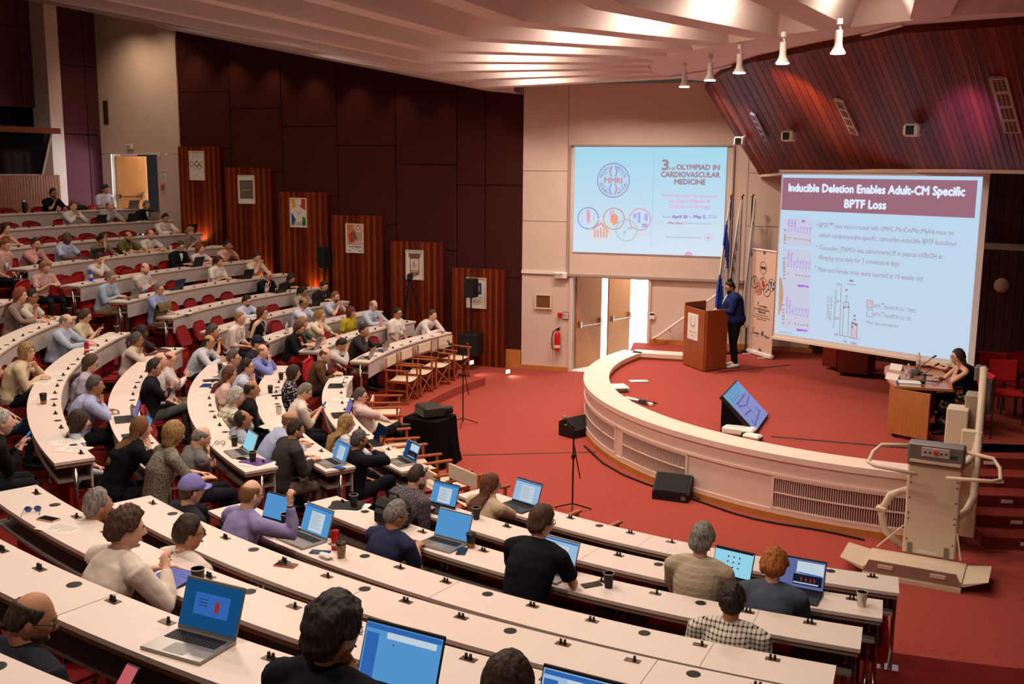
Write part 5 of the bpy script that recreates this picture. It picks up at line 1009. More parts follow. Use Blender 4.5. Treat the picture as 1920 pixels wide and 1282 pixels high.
for s_, x0, nm_ in ((-1, cx0, 'left'), (1, cx1, 'right')):
    b = MB(); b.sweep([(x0, Dy+.05, zr+.1), (x0+s_*.3, Dy+.0, zr+.08), (x0+s_*.38, Dy-.08, zr-.0), (x0+s_*.40, Dy-.25, zr-.08), (x0+s_*.32, Dy-.30, zr-.1), (x0-s_*.14, Dy-.34, zr-.12)], .022, 10); b.obj('safety_arm', M_lift, t, smooth=True)
for s_, x0, xe in ((-1, cx0, .06), (1, cx1, Lx-.06)): MB().sweep([(x0, Dy+.02, .45), (xe, Dy-.05, .16)], .01, 6).obj('strut', M_lift, t)
MB().sweep([(cx0, Dy+.12, .85), (cx0-.18, Dy+.12, .76), (cx0-.27, Dy+.12, .55), (cx0-.22, Dy+.12, .32), (cx0-.02, Dy+.12, .16)], .045, 12).obj('lower_rail_bend', M_lift, t, smooth=True); MB().bevbox((cx0-.27, Dy+.12, .58), (.12, .12, .05), .01).obj('rail_clamp', M_lift, t)
Lm = t.matrix_world.copy(); Lm = Matrix.Translation((q3[0], q3[1], 0)) @ Matrix.Rotation(math.atan2(lx[1], lx[0]), 4, 'Z'); Li = Lm.inverted()
def LL(px, py, yl):             # a point seen at px,py on the lift's own plane y=yl
    P0w = Lm @ Vector((0, yl, 0)); nw = (Lm.to_3x3() @ Vector((0, 1, 0))); P = GP(px, py, P0w, nw); return tuple(Li @ Vector(P))
rb = MB(); r1 = [LL(1788, 975, Dy+.2), LL(1812, 958, Dy+.28), LL(1826, 930, Dy+.4), LL(1832, 860, Dy+.6), LL(1840, 760, Dy+1.0), LL(1845, 690, Dy+1.3)]; rb.sweep(r1, .045, 12)
r2 = [LL(1790, 878, Dy+.3), LL(1812, 868, Dy+.45), LL(1830, 845, Dy+.7), LL(1838, 800, Dy+.9)]; rb.sweep(r2, .042, 12); rb.obj('guide_rail', M_lift, t, smooth=True)
def upbox(x0, x1, yt, yb_, yl, dp, m_, nm_, mb=None):
    a = LL(x0, yt, yl); c = LL(x1, yb_, yl); q = MB().bevbox(((a[0]+c[0])/2, yl+dp/2, (a[2]+c[2])/2), (abs(c[0]-a[0]), dp, abs(a[2]-c[2])), .012); return q.obj(nm_, m_, t)
upbox(1775, 1810, 765, 848, Dy+1.0, .3, M_lift, 'drive_box'); upbox(1810, 1832, 740, 809, Dy+1.15, .3, mat('lift_mid', 'a8937e', .45), 'upper_box'); upbox(1803, 1826, 806, 1010, Dy+.75, .12, M_lift, 'support_post'); upbox(1828, 1847, 688, 716, Dy+1.4, .2, M_liftg, 'call_station'); upbox(1845, 1856, 712, 778, Dy+1.45, .12, M_liftg, 'guard_plate'); upbox(1762, 1796, 843, 900, Dy+.5, .25, mat('lift_cream', 'e2c4a0', .5), 'junction_box')
# ------------------------------------------------------------------ floor monitors, stands, projector table, camera
def wedge(P, rz, lb, s=1.0):
    t = thing('floor_monitor', lb, 'loudspeaker', P, rz); w, d, h = .48*s, .36*s, .32*s; V = []
    for x in (-w/2, w/2): V += [(x, -d/2, 0), (x, d/2, 0), (x, d/2, h*.75), (x, d*.1, h), (x, -d/2, h*.35)]
    MB().add(V, [(4, 3, 2, 1, 0), (5, 6, 7, 8, 9)]+[(k, (k+1) % 5, 5+(k+1) % 5, 5+k) for k in range(5)]).obj('cabinet', M_black, t)
    g = MB().hexa([(-w*.45, -d*.48, h*.38), (w*.45, -d*.48, h*.38), (w*.45, d*.08, h*.97), (-w*.45, d*.08, h*.97)], [(-w*.45, -d*.51, h*.42), (w*.45, -d*.51, h*.42), (w*.45, d*.05, h*1.01), (-w*.45, d*.05, h*1.01)]); g.obj('grille', mat('speaker_grille', '1d1a18', .8, bump=.4, nscale=200), t); MB().box(w*.30, w*.42, -d*.5-.004, -d*.5, h*.1, h*.25).obj('badge', M_liftg, t)
    MB().sweep([(w/2, 0, h*.3), (w/2+.08, .02, .02), (w/2+.2, .1, .01)], .007, 5).obj('cable', M_black, t); return t
wedge((G(1262, 932, 0)), R_(-22), 'black wedge floor monitor in the pit before the solid stage panel', 1.05); wedge(G(1080, 815, 0), R_(40), 'black wedge floor monitor behind the mic stand at the left curve of the stage', 1.0)
def mic_stand(P, top, lb):
    t = thing('microphone_stand', lb, 'microphone', P); h = top[2]-P[2]
    b = MB(); [b.sweep([(0, 0, .12), (.28*math.cos(a), .28*math.sin(a), .01)], .009, 6) for a in (.4, 2.5, 4.6)]; b.obj('leg', M_black, t); MB().sweep([(0, 0, .05), (0, 0, h-.12)], .011, 8).obj('pole', M_black, t); MB().ell((0, 0, h*.6), (.03, .03, .04), 8, 6).obj('clutch', M_black, t)
    dx, dy = top[0]-P[0], top[1]-P[1]; MB().sweep([(0, 0, h-.12), (dx*.4, dy*.4, h-.08)], .012, 8).obj('clip', M_black, t); MB().sweep([(dx*.9, dy*.9, h-.1), (dx, dy, h)], [.013, .016], 10).obj('microphone_body', M_black, t); MB().ell((dx*1.08, dy*1.08, h+.03), (.026, .026, .032), 12, 8).obj('microphone_head', mat('mic_mesh', '9a8a7c', .5, metal=.4), t); MB().lathe([(.0155, 0), (.0155, .012)], (dx*.93, dy*.93, h-.07), 10).obj('yellow_ring', mat('tape_yellow', 'd8d020', .6), t)
    MB().sweep([(.0, 0, .75*h), (.10, .06, .35*h)], .008, 6).obj('boom_arm', M_black, t)
P = G(868, 796, 0); q = GY(846, 640, P[1]); mic_stand(P, (P[0]-.24, P[1]-.08, q[2]), 'black microphone stand in front of the director chairs')
P = G(1073, 960, 0); q = GY(1062, 785, P[1]); mic_stand(P, (P[0]-.12, P[1]-.05, q[2]), 'black microphone stand in the middle of the pit')
# cloth covered projector table
Pa, Pb = G(768, 862, 0), G(862, 895, 0); cT = G(806, 780, .72); t = thing('covered_table', 'small table draped in black cloth with a projector on it', 'table', (cT[0], cT[1], 0), R_(-28)); V = []; n = 48; prof = [(.0, .33), (.05, .335), (.3, .355), (.55, .38), (.715, .41)]
b = MB()
for zt_, s_ in prof:
    for k in range(n):
        a = 2*PI*k/n; c_, s2 = math.cos(a), math.sin(a); sc = 1/max(abs(c_), abs(s2)); rr_ = sc*(1 if sc < 1.3 else 1.3/sc*.98); w = 1+.035*math.sin(k*PI*2/6)*(zt_ > .1)*zt_*1.6; V.append((c_*rr_*s_*w, s2*rr_*s_*w*.95, .72-zt_))
F_ = [(i*n+k, (i+1)*n+k, (i+1)*n+(k+1) % n, i*n+(k+1) % n) for i in range(len(prof)-1) for k in range(n)]+[tuple(range(n))]; b.add(V, F_).obj('cloth', MATS['black_cloth'], t, smooth=False); b = MB(); [b.box(x-.02, x+.02, y-.02, y+.02, 0, .71) for x in (-.28, .28) for y in (-.27, .27)]; b.obj('leg', M_black, t)
pj = projector((cT[0], cT[1], .72), R_(-62), 'black projector with a large lens on the cloth covered table', (.42, .34, .17), mat('projector_black', '2c2620', .6))
MB().sweep([(.1, .16, .1), (.1, .32, .1)], [.07, .065], 18).obj('lens_barrel', M_black, pj)
# subwoofer with pole speaker near the shortest pilaster
P = G(883, 665, ZF[0]); t = thing('subwoofer', 'black bass speaker on the carpet step beside the shortest wood panel', 'loudspeaker', P, R_(-15)); MB().bevbox((0, 0, .25), (.46, .5, .5), .02).obj('cabinet', M_black, t); MB().box(-.2, .2, -.256, -.25, .03, .46).obj('grille', MATS['speaker_grille'], t); b = MB(); discf(b, 0, 0, .03, 12); q = b.obj('badge', M_liftg, t); q.matrix_local = Matrix.Translation((0, -.258, .3)) @ Matrix.Rotation(R_(90), 4, 'X')
zt_ = GY(870, 522, P[1])[2]; MB().sweep([(0, 0, .5), (0, 0, zt_-P[2]-.4)], .018, 8).obj('pole', M_black, t)
t2 = thing('pole_speaker', 'black loudspeaker on a pole over the bass speaker beside the last poster', 'loudspeaker', (P[0], P[1], zt_-.42), R_(-25)); MB().bevbox((0, 0, .21), (.25, .27, .42), .02).obj('cabinet', M_black, t2); MB().box(-.11, .11, -.14, -.135, .02, .4).obj('grille', MATS['speaker_grille'], t2)
P = np.array([*(WL0+WLd*(PILS[3][1]+.13)-WLn*.28), 0]); zq = GP(624, 478, P, (WLn[0], WLn[1], 0))[2]; t2 = thing('pole_speaker', 'black loudspeaker on a pole between the third and fourth wood panels', 'loudspeaker', (P[0], P[1], zq-.28), R_(-40)); MB().bevbox((0, 0, .21), (.22, .25, .52), .02).obj('cabinet', M_black, t2); MB().box(-.09, .09, -.13, -.125, .0, .42).obj('grille', MATS['speaker_grille'], t2); MB().sweep([(0, 0, 0), (0, 0, -1.6)], .018, 8).obj('pole', M_black, t2)
P = np.array([*(WL0+WLd*((PILS[4][0]+PILS[4][1])/2-.15)-WLn*.75), 0]); zh = GP(797, 520, P, (WLn[0], WLn[1], 0))[2]; zf_ = ZF[1]
t = thing('video_camera', 'video camera on a tall black tripod in front of the sepia poster', 'camera', (P[0], P[1], zf_)); h = zh-zf_; MB().bevbox((0, 0, h), (.12, .26, .14), .02).obj('camera_body', M_black, t); MB().sweep([(0, -.12, h), (0, -.24, h)], .045, 10).obj('lens', M_black, t); MB().sweep([(0, 0, h-.07), (0, 0, h-.22)], [.05, .06], 10).obj('tripod_head', M_black, t); MB().sweep([(0, .05, h-.12), (-.12, .3, h-.3)], .01, 6).obj('pan_handle', M_black, t)
for a in (.3, 2.4, 4.4): MB().sweep([(.04*math.cos(a), .04*math.sin(a), h-.2), (.42*math.cos(a), .42*math.sin(a), .02)], [.02, .012], 6).obj('leg', M_black, t)
MB().bevbox((-.15, -.1, h*.38), (.12, .08, .14), .01).obj('control_box', M_black, t)
# step lights in the two risers at the left
for th_, r_, z_, lb in ((topol(G(882, 679, .25))[0], topol(G(882, 679, .25))[1]-.03, .25, 'lit square step light in the upper carpet riser'), (topol(G(950, 696, .085))[0], topol(G(950, 696, .085))[1]-.03, .085, 'lit square step light in the lower carpet riser')):
    P = pol(th_, r_-.004, z_); t = thing('step_light', lb, 'lamp', P, R_(th_)); MB().box(-.055, .055, -.0, .01, -.035, .035).obj('lens', glow('step_glow', 'ffe6c8', 9), t); MB().box(-.065, .065, -.004, .002, -.045, .045).obj('frame', M_white, t)
    l = spot('step_lamp', P+np.array([-math.sin(R_(th_))*.05, math.cos(R_(th_))*.05, .0]), P+np.array([-math.sin(R_(th_))*.7, math.cos(R_(th_))*.7, -.3]), 12, 110, (1, .8, .6))
# wall-washers glowing low on three pilasters
for px, py in ((385, 425), (500, 500), (600, 520)):
    s_, z_ = wls(px, py); P = WL0+WLd*s_-WLn*.30; t = thing('wall_washer', 'small floor lamp hidden at the foot of %s wood panel' % {385: 'the tallest', 500: 'the second tallest', 600: 'the third tallest'}[px], 'lamp', (P[0], P[1], z_-.45)); MB().cyl((0, 0), .05, 0, .06, 12).obj('housing', M_black, t); MB().cyl((0, 0), .04, .06, .065, 12).obj('lens', glow('spot_bulb', 'ffe6c0', 25), t); spot('washer', (P[0], P[1], z_-.36), (*(WL0+WLd*s_), z_+.1), 22, 120, (1, .6, .2))
# director's chairs
M_canvas = mat('canvas', 'd9c4a8', .85, noise=.06, nscale=40); M_dwood = mat('chair_wood', 'a04e24', .45, noise=.25, nscale=14)
def director_chair(P, rz, lb, bk=True):
    t = thing('director_chair', lb, 'chair', P, rz, "director's chairs before the front row"); w, d = .27, .22
    for x in (-w, w):
        b = MB().box(x-.018, x+.018, d-.03, d+.0, .03, .62); b.obj('front_post', M_dwood, t); MB().box(x-.018, x+.018, -d, -d+.03, .03, .62).obj('back_post', M_dwood, t)
        MB().bevbox((x, .0, .635), (.055, 2*d+.1, .03), .008).obj('armrest', M_dwood, t); MB().box(x-.014, x+.014, -d, d, .40, .445).obj('side_rail', M_dwood, t); MB().box(x-.014, x+.014, -d-.02, d+.02, .0, .04).obj('foot_rail', M_dwood, t); MB().box(x-.012, x+.012, -d+.0, -d+.03, .62, .86 if bk else .66).obj('back_upright', M_dwood, t); MB().box(x-.012, x+.012, -d, d, .24, .275).obj('side_rail', M_dwood, t)
    V = []; n = 8
    for i in range(n+1): x = -w+2*w*i/n; z = .44-.03*math.sin(PI*i/n); V += [(x, -d+.02, z), (x, d, z)]
    b = MB().add(V, [(2*i, 2*i+2, 2*i+3, 2*i+1) for i in range(n)]); b.add([(x, y, z-.006) for x, y, z in V], [(2*i+1, 2*i+3, 2*i+2, 2*i) for i in range(n)]); b.obj('seat', M_canvas, t); MB().bevbox((0, -d+.005, .77 if bk else .60), (2*w+.05, .02, .18) if bk else (2*w+.02, .03, .10), .006).obj('backrest', M_canvas, t)
    for y in (d-.01, -d+.02):
        for s_ in (1, -1): MB().sweep([(-w*s_, y, .05), (w*s_, y+.012*s_, .40)], [(.01, .02), (.01, .02)], 4, (0, 1, 0)).obj('cross_brace', M_dwood, t)
    return t
dcs = [(-104.6, 8.60, 'empty white canvas director chair nearest the draped table, left block'), (-109.4, 8.6, 'second white canvas director chair from the draped table'), (-114.6, 8.62, 'third white canvas director chair, with a coffee cup on its arm'), (-120.6, 8.7, 'white canvas director chair farthest back, by the bass speaker')]
for th, r, lb in dcs: director_chair(pol(th, r, .165), R_(th), lb)
def th_of(px, py, z): return topol(G(px, py, z))[0]
dc2 = [(745, 748, 'director chair with two long arms just beyond the resting man in the front row'), (722, 772, 'director chair left of the man with crossed legs'), (770, 812, 'director chair under the man with crossed legs'), (808, 842, 'director chair behind the draped table, left of the blue windowed laptop'), (866, 872, 'director chair in front of the laptop at the near end of the middle block')]
DCPOS = []
for px, py, lb in dc2: th = th_of(px, py, .80); DCPOS.append(th); director_chair(pol(th, 8.32, .165), R_(th), lb, False)
for px, py, lb in ((1128, 966, 'director chair of which only the two arm tips show above the near front desk'),): th = th_of(px, py, .80); director_chair(pol(th, 8.32, .165), R_(th), lb, False)
th = th_of(905, 905, .8); director_chair(pol(th, 8.30, .165), R_(th), 'large director chair with white papers on the seat in front of the brown haired woman')
P = pol(-114.6+1.8, 8.42, .165+.655); cup(P, 'black paper cup standing on the arm of the third director chair', 'k', .11)
# ------------------------------------------------------------------ curved lecture desks
M_desk = mat('desk_laminate', 'dfcdc0', .45, noise=.03, nscale=6, spec=.35); M_edge = mat('desk_edge', '9d8068', .6); M_panel = mat('desk_panel', 'b3a6a0', .6); M_shelf = mat('desk_shelf', '8d8078', .6)
M_plate = mat('brass_plate', '5a4632', .4, metal=.4); M_tagp = mat('tag_cream', 'e0cfc0', .6); M_tagr = mat('tag_red', '9c2f2a', .6)
SECT = {'A': lambda i: (-47.6-.2*(i == 5), (-19.3, -20.1, -20.8, -21.4, -22.0, -22.6, -23.0, -23.4, -23.6)[i]), 'B': lambda i: (-90.3, -54.2), 'C': lambda i: (-122.1, -98.2)}
ROWN = ['first', 'second', 'third', 'fourth', 'fifth', 'sixth', 'seventh', 'eighth', 'ninth', 'tenth', 'eleventh']
SECN = {'A': 'near right block', 'B': 'middle block', 'C': 'block by the maroon wall'}
DEPTH = .36
pm = MB().box(-.045, .045, -.022, .022, 0, .003).mesh('microphone_plate', M_plate)
k1 = MB().lathe([(.011, .003), (.011, .012), (.008, .013), (.008, .03), (.006, .032)], n=10).mesh('knob', M_black)
gm_ = MB().lathe([(.04, 0), (.04, .002), (.034, .003), (0, .0035)], n=20).mesh('cable_grommet', M_black)
tg = MB(); tg.box(-.022, .022, -.004, 0, -.035, .035, 0); tg.sweep([(.016*math.cos(a)*1.0, -.006, .024*math.sin(a)) for a in np.linspace(0, 2*PI, 13)], .003, 4, mi=1)
tgm = tg.mesh('seat_tag', [M_tagp, M_tagr])
legm = MB().sweep([(-.03, 0, 0), (-.03, 0, .70)], .019, 10).sweep([(.03, 0, 0), (.03, 0, .70)], .019, 10).mesh('leg', M_chrome)
for p in legm.polygons: p.use_smooth = True
footm = MB().box(-.10, .10, -.06, .06, 0, .006).mesh('foot_plate', M_chrome); bracem = MB().sweep([(0, -.12, .52), (0, .12, .70)], .006, 5).mesh('bracket', M_chrome)
sc_d = MB().lathe([(.012, 0), (.012, .002)], n=8)
def desk(sec, i):
    a0, a1 = SECT[sec](i); R0, z, zf = RR[i], ZD[i], ZF[i]; n = max(8, int(abs(a1-a0)/1.0))
    t = thing('lecture_desk', 'curved pale desk, %s row from the stage, %s' % (ROWN[i], SECN[sec]), 'desk', pol((a0+a1)/2, R0, zf))
    inv = Matrix.Translation(-Vector(t.location))
    def put(mb, name, m, sm=False): o = mb.obj(name, m, t); o.matrix_local = inv; return o
    put(MB().arc(O, R0, R0+DEPTH, z-.028, z, a0, a1, n), 'desktop', M_desk)
    put(MB().arc(O, R0+.01, R0+DEPTH-.01, z-.062, z-.028, a0+.06, a1-.06, n), 'desktop_edge', M_edge)
    put(MB().arc(O, R0+.012, R0+.03, z-.30, z-.028, a0+.25, a1-.25, n), 'front_panel', M_panel)
    put(MB().arc(O, R0+.03, R0+DEPTH-.03, z-.22, z-.20, a0+.25, a1-.25, n), 'shelf', M_shelf)
    L = (R0+.2)*abs(R_(a1-a0)); nl = max(2, int(round(L/1.9))+1)
    for k in range(nl):
        th = a0+.35+(a1-a0-.7)*k/(nl-1); P = pol(th, R0+.17, zf)-np.array(t.location)
        o = link('leg', legm, t, P, R_(th)); f = link('foot_plate', footm, o); link('bracket', bracem, t, P, R_(th))
    ns = int(L/.56); 
    for k in range(ns):
        th = a0+(a1-a0)*(k+.5+.12*(1 if k % 2 else -1))/ns; P = pol(th, R0+.075, z)-np.array(t.location); o = link('microphone_plate', pm, t, P, R_(th))
        link('knob', k1, o, (.012, 0, 0))
        if (k*3+i) % 4: link('knob', k1, o, (-.014, 0, 0))
        if k % 2 == 0 and k+1 < ns: th2 = a0+(a1-a0)*(k+1.0)/ns; link('cable_grommet', gm_, t, pol(th2, R0+.075, z)-np.array(t.location), R_(th2))
    if sec != 'A':
        for k in range(0, ns, 2): th = a0+(a1-a0)*(k+.5)/ns; link('seat_tag', tgm, t, pol(th, R0+.011, z-.13)-np.array(t.location), R_(th)+PI)
    else: 
        for th in (a0+(a1-a0)*.5, a0+(a1-a0)*.86): put(MB().arc(O, R0+.002, R0+DEPTH-.002, z, z+.0008, th-.012, th+.012, 1), 'joint_line', M_edge)
    return t
DESKS = [('A', i) for i in range(9)] + [('B', i) for i in range(10)] + [('C', i) for i in range(11)]
for s_, i in DESKS: desk(s_, i)
# ------------------------------------------------------------------ red auditorium seats
M_seatd = mat('red_fabric_dark', '8c1417', .85, noise=.15, nscale=60); 
def shell(w, h, th, bend, n=8, m=6):
    V = []
    for s_ in (0, 1):
        for j in range(m+1):
            for i in range(n+1):
                u, v = -1+2*i/n, j/m; k = 1-.12*(abs(u)**4); top = h*v; rx = w/2*(1-.10*(v > .8)*(v-.8)*5-.14*(v < .15)*(1-v/.15))
                zz = top-(h*.16)*abs(u)**3*(v-.0)+.0; V.append((u*rx, bend*(u*u)+(-th/2 if s_ else th/2)*(1-.5*abs(u)**6), zz))
    F_ = []; N = (n+1)*(m+1)
    for j in range(m):
        for i in range(n):
            a = j*(n+1)+i; F_.append((a+1, a, a+n+1, a+n+2)); F_.append((N+a, N+a+1, N+a+n+2, N+a+n+1))
    ed = [j*(n+1) for j in range(m+1)] + [m*(n+1)+i for i in range(1, n+1)] + [(m-j)*(n+1)+n for j in range(1, m+1)] + [n-i for i in range(1, n)]
    for a, b in zip(ed, ed[1:]+ed[:1]): F_.append((a, b, N+b, N+a))
    return V, F_
V, F_ = shell(.46, .40, .06, -.0); backm = MB().add([(x, y-.055-.05*(x*x/.05), z) for x, y, z in V], F_).mesh('backrest', M_redseat)
V, F_ = shell(.44, .40, .07, 0); seatm = MB().add([(x, -z*.35+.10+y, z*.95) for x, y, z in V], F_).mesh('seat', M_seatd)   # tipped up pad
seatd = MB().add([(x, z, y) for x, y, z in V], F_).mesh('seat', M_seatd)                                                    # pad folded down
fr_ = MB(); fr_.sweep([(0, .0, 0), (0, .0, .38), (0, -.08, .55)], .028, 8); fr_.box(-.16, .16, -.1, .1, 0, .01); fr_.sweep([(-.2, 0, .4), (.2, 0, .4)], .014, 6); framem = fr_.mesh('frame', M_black)
armm = MB().sweep([(0, -.08, .45), (0, -.08, .62), (0, .12, .64)], .012, 6).mesh('armrest', M_black)
for mm in (backm, seatm, seatd):
    for p in mm.polygons: p.use_smooth = True
def seat(th, i, down, label, group):
    t = thing('auditorium_seat', label, 'chair', pol(th, RR[i]+.86, ZF[i]), R_(th), group)
    link('backrest', backm, t, (0, -.10, .44)); link('seat', seatd if down else seatm, t, (0, -.18, .44) if down else (0, -.02, .44)); link('frame', framem, t)
    return t
# ------------------------------------------------------------------ people
SKIN = {'l': 'd9a283', 'm': 'c18a66', 't': 'a87350', 'd': '5a3a2a', 'p': 'e0ad92'}
HAIR = {'blk': '15110f', 'brn': '3a2418', 'dbr': '241712', 'gry': '8f877e', 'wht': 'cfc6ba', 'sgr': '5f5650', 'bln': 'b08a52', 'red': '7a3a1c', 'gin': 'b4662c', 'lbr': '6b4526', 'aub': '4e2417'}
def mixhex(a, b, f): return ''.join('%02x' % int(int(a[i:i+2], 16)*(1-f)+int(b[i:i+2], 16)*f) for i in (0, 2, 4))
def smooth01(a, b, x): t = np.clip((x-a)/(b-a), 0, 1); return t*t*(3-2*t)
def sphere_dirs(nu, nv):
    D = []; F_ = []
    D.append((0, 0, -1.))
    for j in range(1, nv):
        ph = -PI/2+PI*j/nv
        for i in range(nu): a = 2*PI*i/nu+PI/2; D.append((math.cos(ph)*math.cos(a), math.cos(ph)*math.sin(a), math.sin(ph)))
    D.append((0, 0, 1.)); last = len(D)-1
    for i in range(nu): F_.append((0, 1+(i+1) % nu, 1+i)); F_.append((last, last-nu+i, last-nu+(i+1) % nu))
    for j in range(nv-2):
        for i in range(nu): a = 1+j*nu; F_.append((a+i, a+(i+1) % nu, a+nu+(i+1) % nu, a+nu+i))
    return np.array(D), F_
def head_surface(D):
    x, y, z = D[:, 0], D[:, 1], D[:, 2]
    X, Y, Z = .074*x, .093*y, .118*z
    lo = smooth01(0, 1, -z); X = X*(1-.30*lo*smooth01(-.2, .6, y)-.18*lo)
    Y = np.where(y < 0, Y*(1-.50*smooth01(.15, .95, -z)), Y*(1+.06*lo))
    Y = np.where(y > 0, Y*(1-.10*smooth01(.25, .9, z)), Y)
    g = lambda cx, cz, sx, sz: np.exp(-((x-cx)/sx)**2-((z-cz)/sz)**2)*(y > 0)
    Y += .025*g(0, -.18, .11, .13)+.013*g(0, .0, .07, .16)+.005*g(0, .26, .5, .10)-.008*g(.36, .08, .16, .10)-.008*g(-.36, .08, .16, .10)
    Y += .007*g(0, -.50, .22, .06)-.004*g(0, -.36, .2, .04)+.010*g(0, -.82, .25, .14)+.004*g(.4, -.2, .2, .2)+.004*g(-.4, -.2, .2, .2)
    Z = Z-.006*g(0, -.95, .4, .2)
    return np.stack([X, Y, Z], 1)
_HT = {}
def head_template(lod):
    if lod not in _HT:
        D, F_ = sphere_dirs(*{0: (40, 28), 1: (26, 18), 2: (18, 13)}[lod]); _HT[lod] = (D, F_, head_surface(D))
    return _HT[lod]
def noise3(P, s, seed=0):
    q = P*s+seed*1.7
    return (np.sin(q[:, 0]*1.0+np.sin(q[:, 1]*1.3+seed))+np.sin(q[:, 1]*1.1+np.sin(q[:, 2]*1.7))+np.sin(q[:, 2]*.9+np.sin(q[:, 0]*1.5+2)))/3
def hair_shell(style, lod, seed=0):
    """closed shell over the skull; where there is no hair it sinks below the skin"""
    D, F_ = sphere_dirs(*{0: (90, 60), 1: (36, 26), 2: (24, 18)}[lod]); S = head_surface(D); x, y, z = D[:, 0], D[:, 1], D[:, 2]
    az = np.degrees(np.arctan2(np.abs(x), y))
    line = np.interp(az, [0, 35, 58, 72, 82, 100, 118, 180], [.62, .60, .42, .16, .02, .05, -.42, -.58])
    if style in ('l', 'lc', 'k', 'p'): line = np.interp(az, [0, 25, 50, 70, 90, 180], [.60, .58, .30, -.10, -.45, -.70])
    if style == 'k': line = np.interp(az, [0, 20, 45, 62, 80, 180], [.42, .40, .20, -.35, -.75, -.80])
    if style in ('b', 'r'): line = line+np.interp(az, [0, 40, 70, 90], [.16, .30, .10, 0])
    m_ = smooth01(-.05, .10, z-line)
    th = {'s': .0135, 'b': .009, 'r': .011, 'x': .0025, 'l': .015, 'lc': .030, 'k': .022, 'p': .015, 'c': .042, 'cc': .030, 'w': .028}[style]
    t = th*(1+.35*smooth01(.2, 1, z)*(style in ('s', 'w', 'c'))) * m_ - .012*(1-m_)
    if style == 'b': t = np.where(z > .50, t*(1-smooth01(.50, .66, z))-.012*smooth01(.50, .66, z), t)
    if style == 'r': t = np.where((z > .62) & (y > .1), -.012, t)
    if style == 'x': t = np.where(z > .45, t*(1-smooth01(.45, .62, z))-.01*smooth01(.45, .62, z), t)
    amp = {'lc': .012, 'c': .009, 'cc': .012, 'w': .009, 's': .0055, 'l': .004, 'k': .004, 'b': .003}.get(style, .0015); fq = {'lc': 60, 'c': 75, 'cc': 85, 'w': 55}.get(style, 60)
    if lod == 0: t = t+(.0045 if style in ('s', 'w', 'c', 'cc', 'b') else .002)*noise3(D*.1*np.array([1, 1, .45]), 210, seed+5)*m_
    t = t+amp*(noise3(D*.1, fq, seed)+.5*noise3(D*.1, fq*2.6, seed+3))*m_
    return S+D*t[:, None], F_
def rotm(yaw=0, pitch=0, roll=0):
    """yaw about Z (deg, + turns left), pitch + looks down, roll + tilts right"""
    return np.array((Matrix.Rotation(R_(yaw), 3, 'Z') @ Matrix.Rotation(R_(-pitch), 3, 'X') @ Matrix.Rotation(R_(roll), 3, 'Y')))
def ik(S, W, l1, l2, hint):
    S, W = np.array(S, float), np.array(W, float); d = W-S; L = np.linalg.norm(d); mx = (l1+l2)*.995
    if L > mx: W = S+d/L*mx; d = W-S; L = mx
    if L < abs(l1-l2)+.03: L = abs(l1-l2)+.03
    u = d/(np.linalg.norm(d)+1e-9); a = (l1*l1-l2*l2+L*L)/(2*L); h = math.sqrt(max(l1*l1-a*a, 0)); hv = np.array(hint, float)-S; hv = hv-u*np.dot(hv, u); hv /= np.linalg.norm(hv)+1e-9
    return S+u*a+hv*h, W
DBG = []
RJOBS = []                                                    # voxel jobs: (MB, voxel, smooth) solved in one pass
FINAL = []
def fingers(mb, W, d, side, curl, mi=0, sgn=1, k=1.0, point=False, n=6):
    """palm, four unequal bent fingers and a thumb from the palm's side; d along the hand, side = towards the thumb"""
    W = np.array(W, float); d = np.array(d, float); d /= np.linalg.norm(d)+1e-9; side = np.array(side, float); side -= d*np.dot(side, d); side /= np.linalg.norm(side)+1e-9
    nrm = np.cross(side, d)*sgn                             # palm normal: the way the fingers curl
    if nrm[2] > .3 and curl < 60: nrm = -nrm
    for q, (off, ln) in enumerate(((.028, .070), (.009, .080), (-.010, .074), (-.028, .058))):
        p = W+d*.078*k+side*off*k; a = R_(curl*.30); pts = [W+d*.05*k+side*off*k, p]; dd = d
        for s_ in (.44, .32, .24): dd = d*math.cos(a)+nrm*math.sin(a); p = p+dd*ln*s_*k; pts.append(p); a += R_(curl*(.9 if s_ > .3 else .6))
        mb.sweep(pts, [.0088*k, .0092*k, .0085*k, .0078*k, .0060*k], n, mi=mi)
    b0 = W+d*.025*k+side*.026*k; b1 = b0+(d*.55+side*.75)*.034*k+nrm*.010; b2 = b1+(d*.85+side*.25)*.030*k+nrm*.014; b3 = b2+d*.022*k+nrm*.010*(1+curl/60)
    mb.sweep([W+d*.015*k, b0, b1, b2, b3], [.011*k, .0125*k, .0105*k, .0095*k, .007*k], n, mi=mi)
    return nrm
ARMS = {}
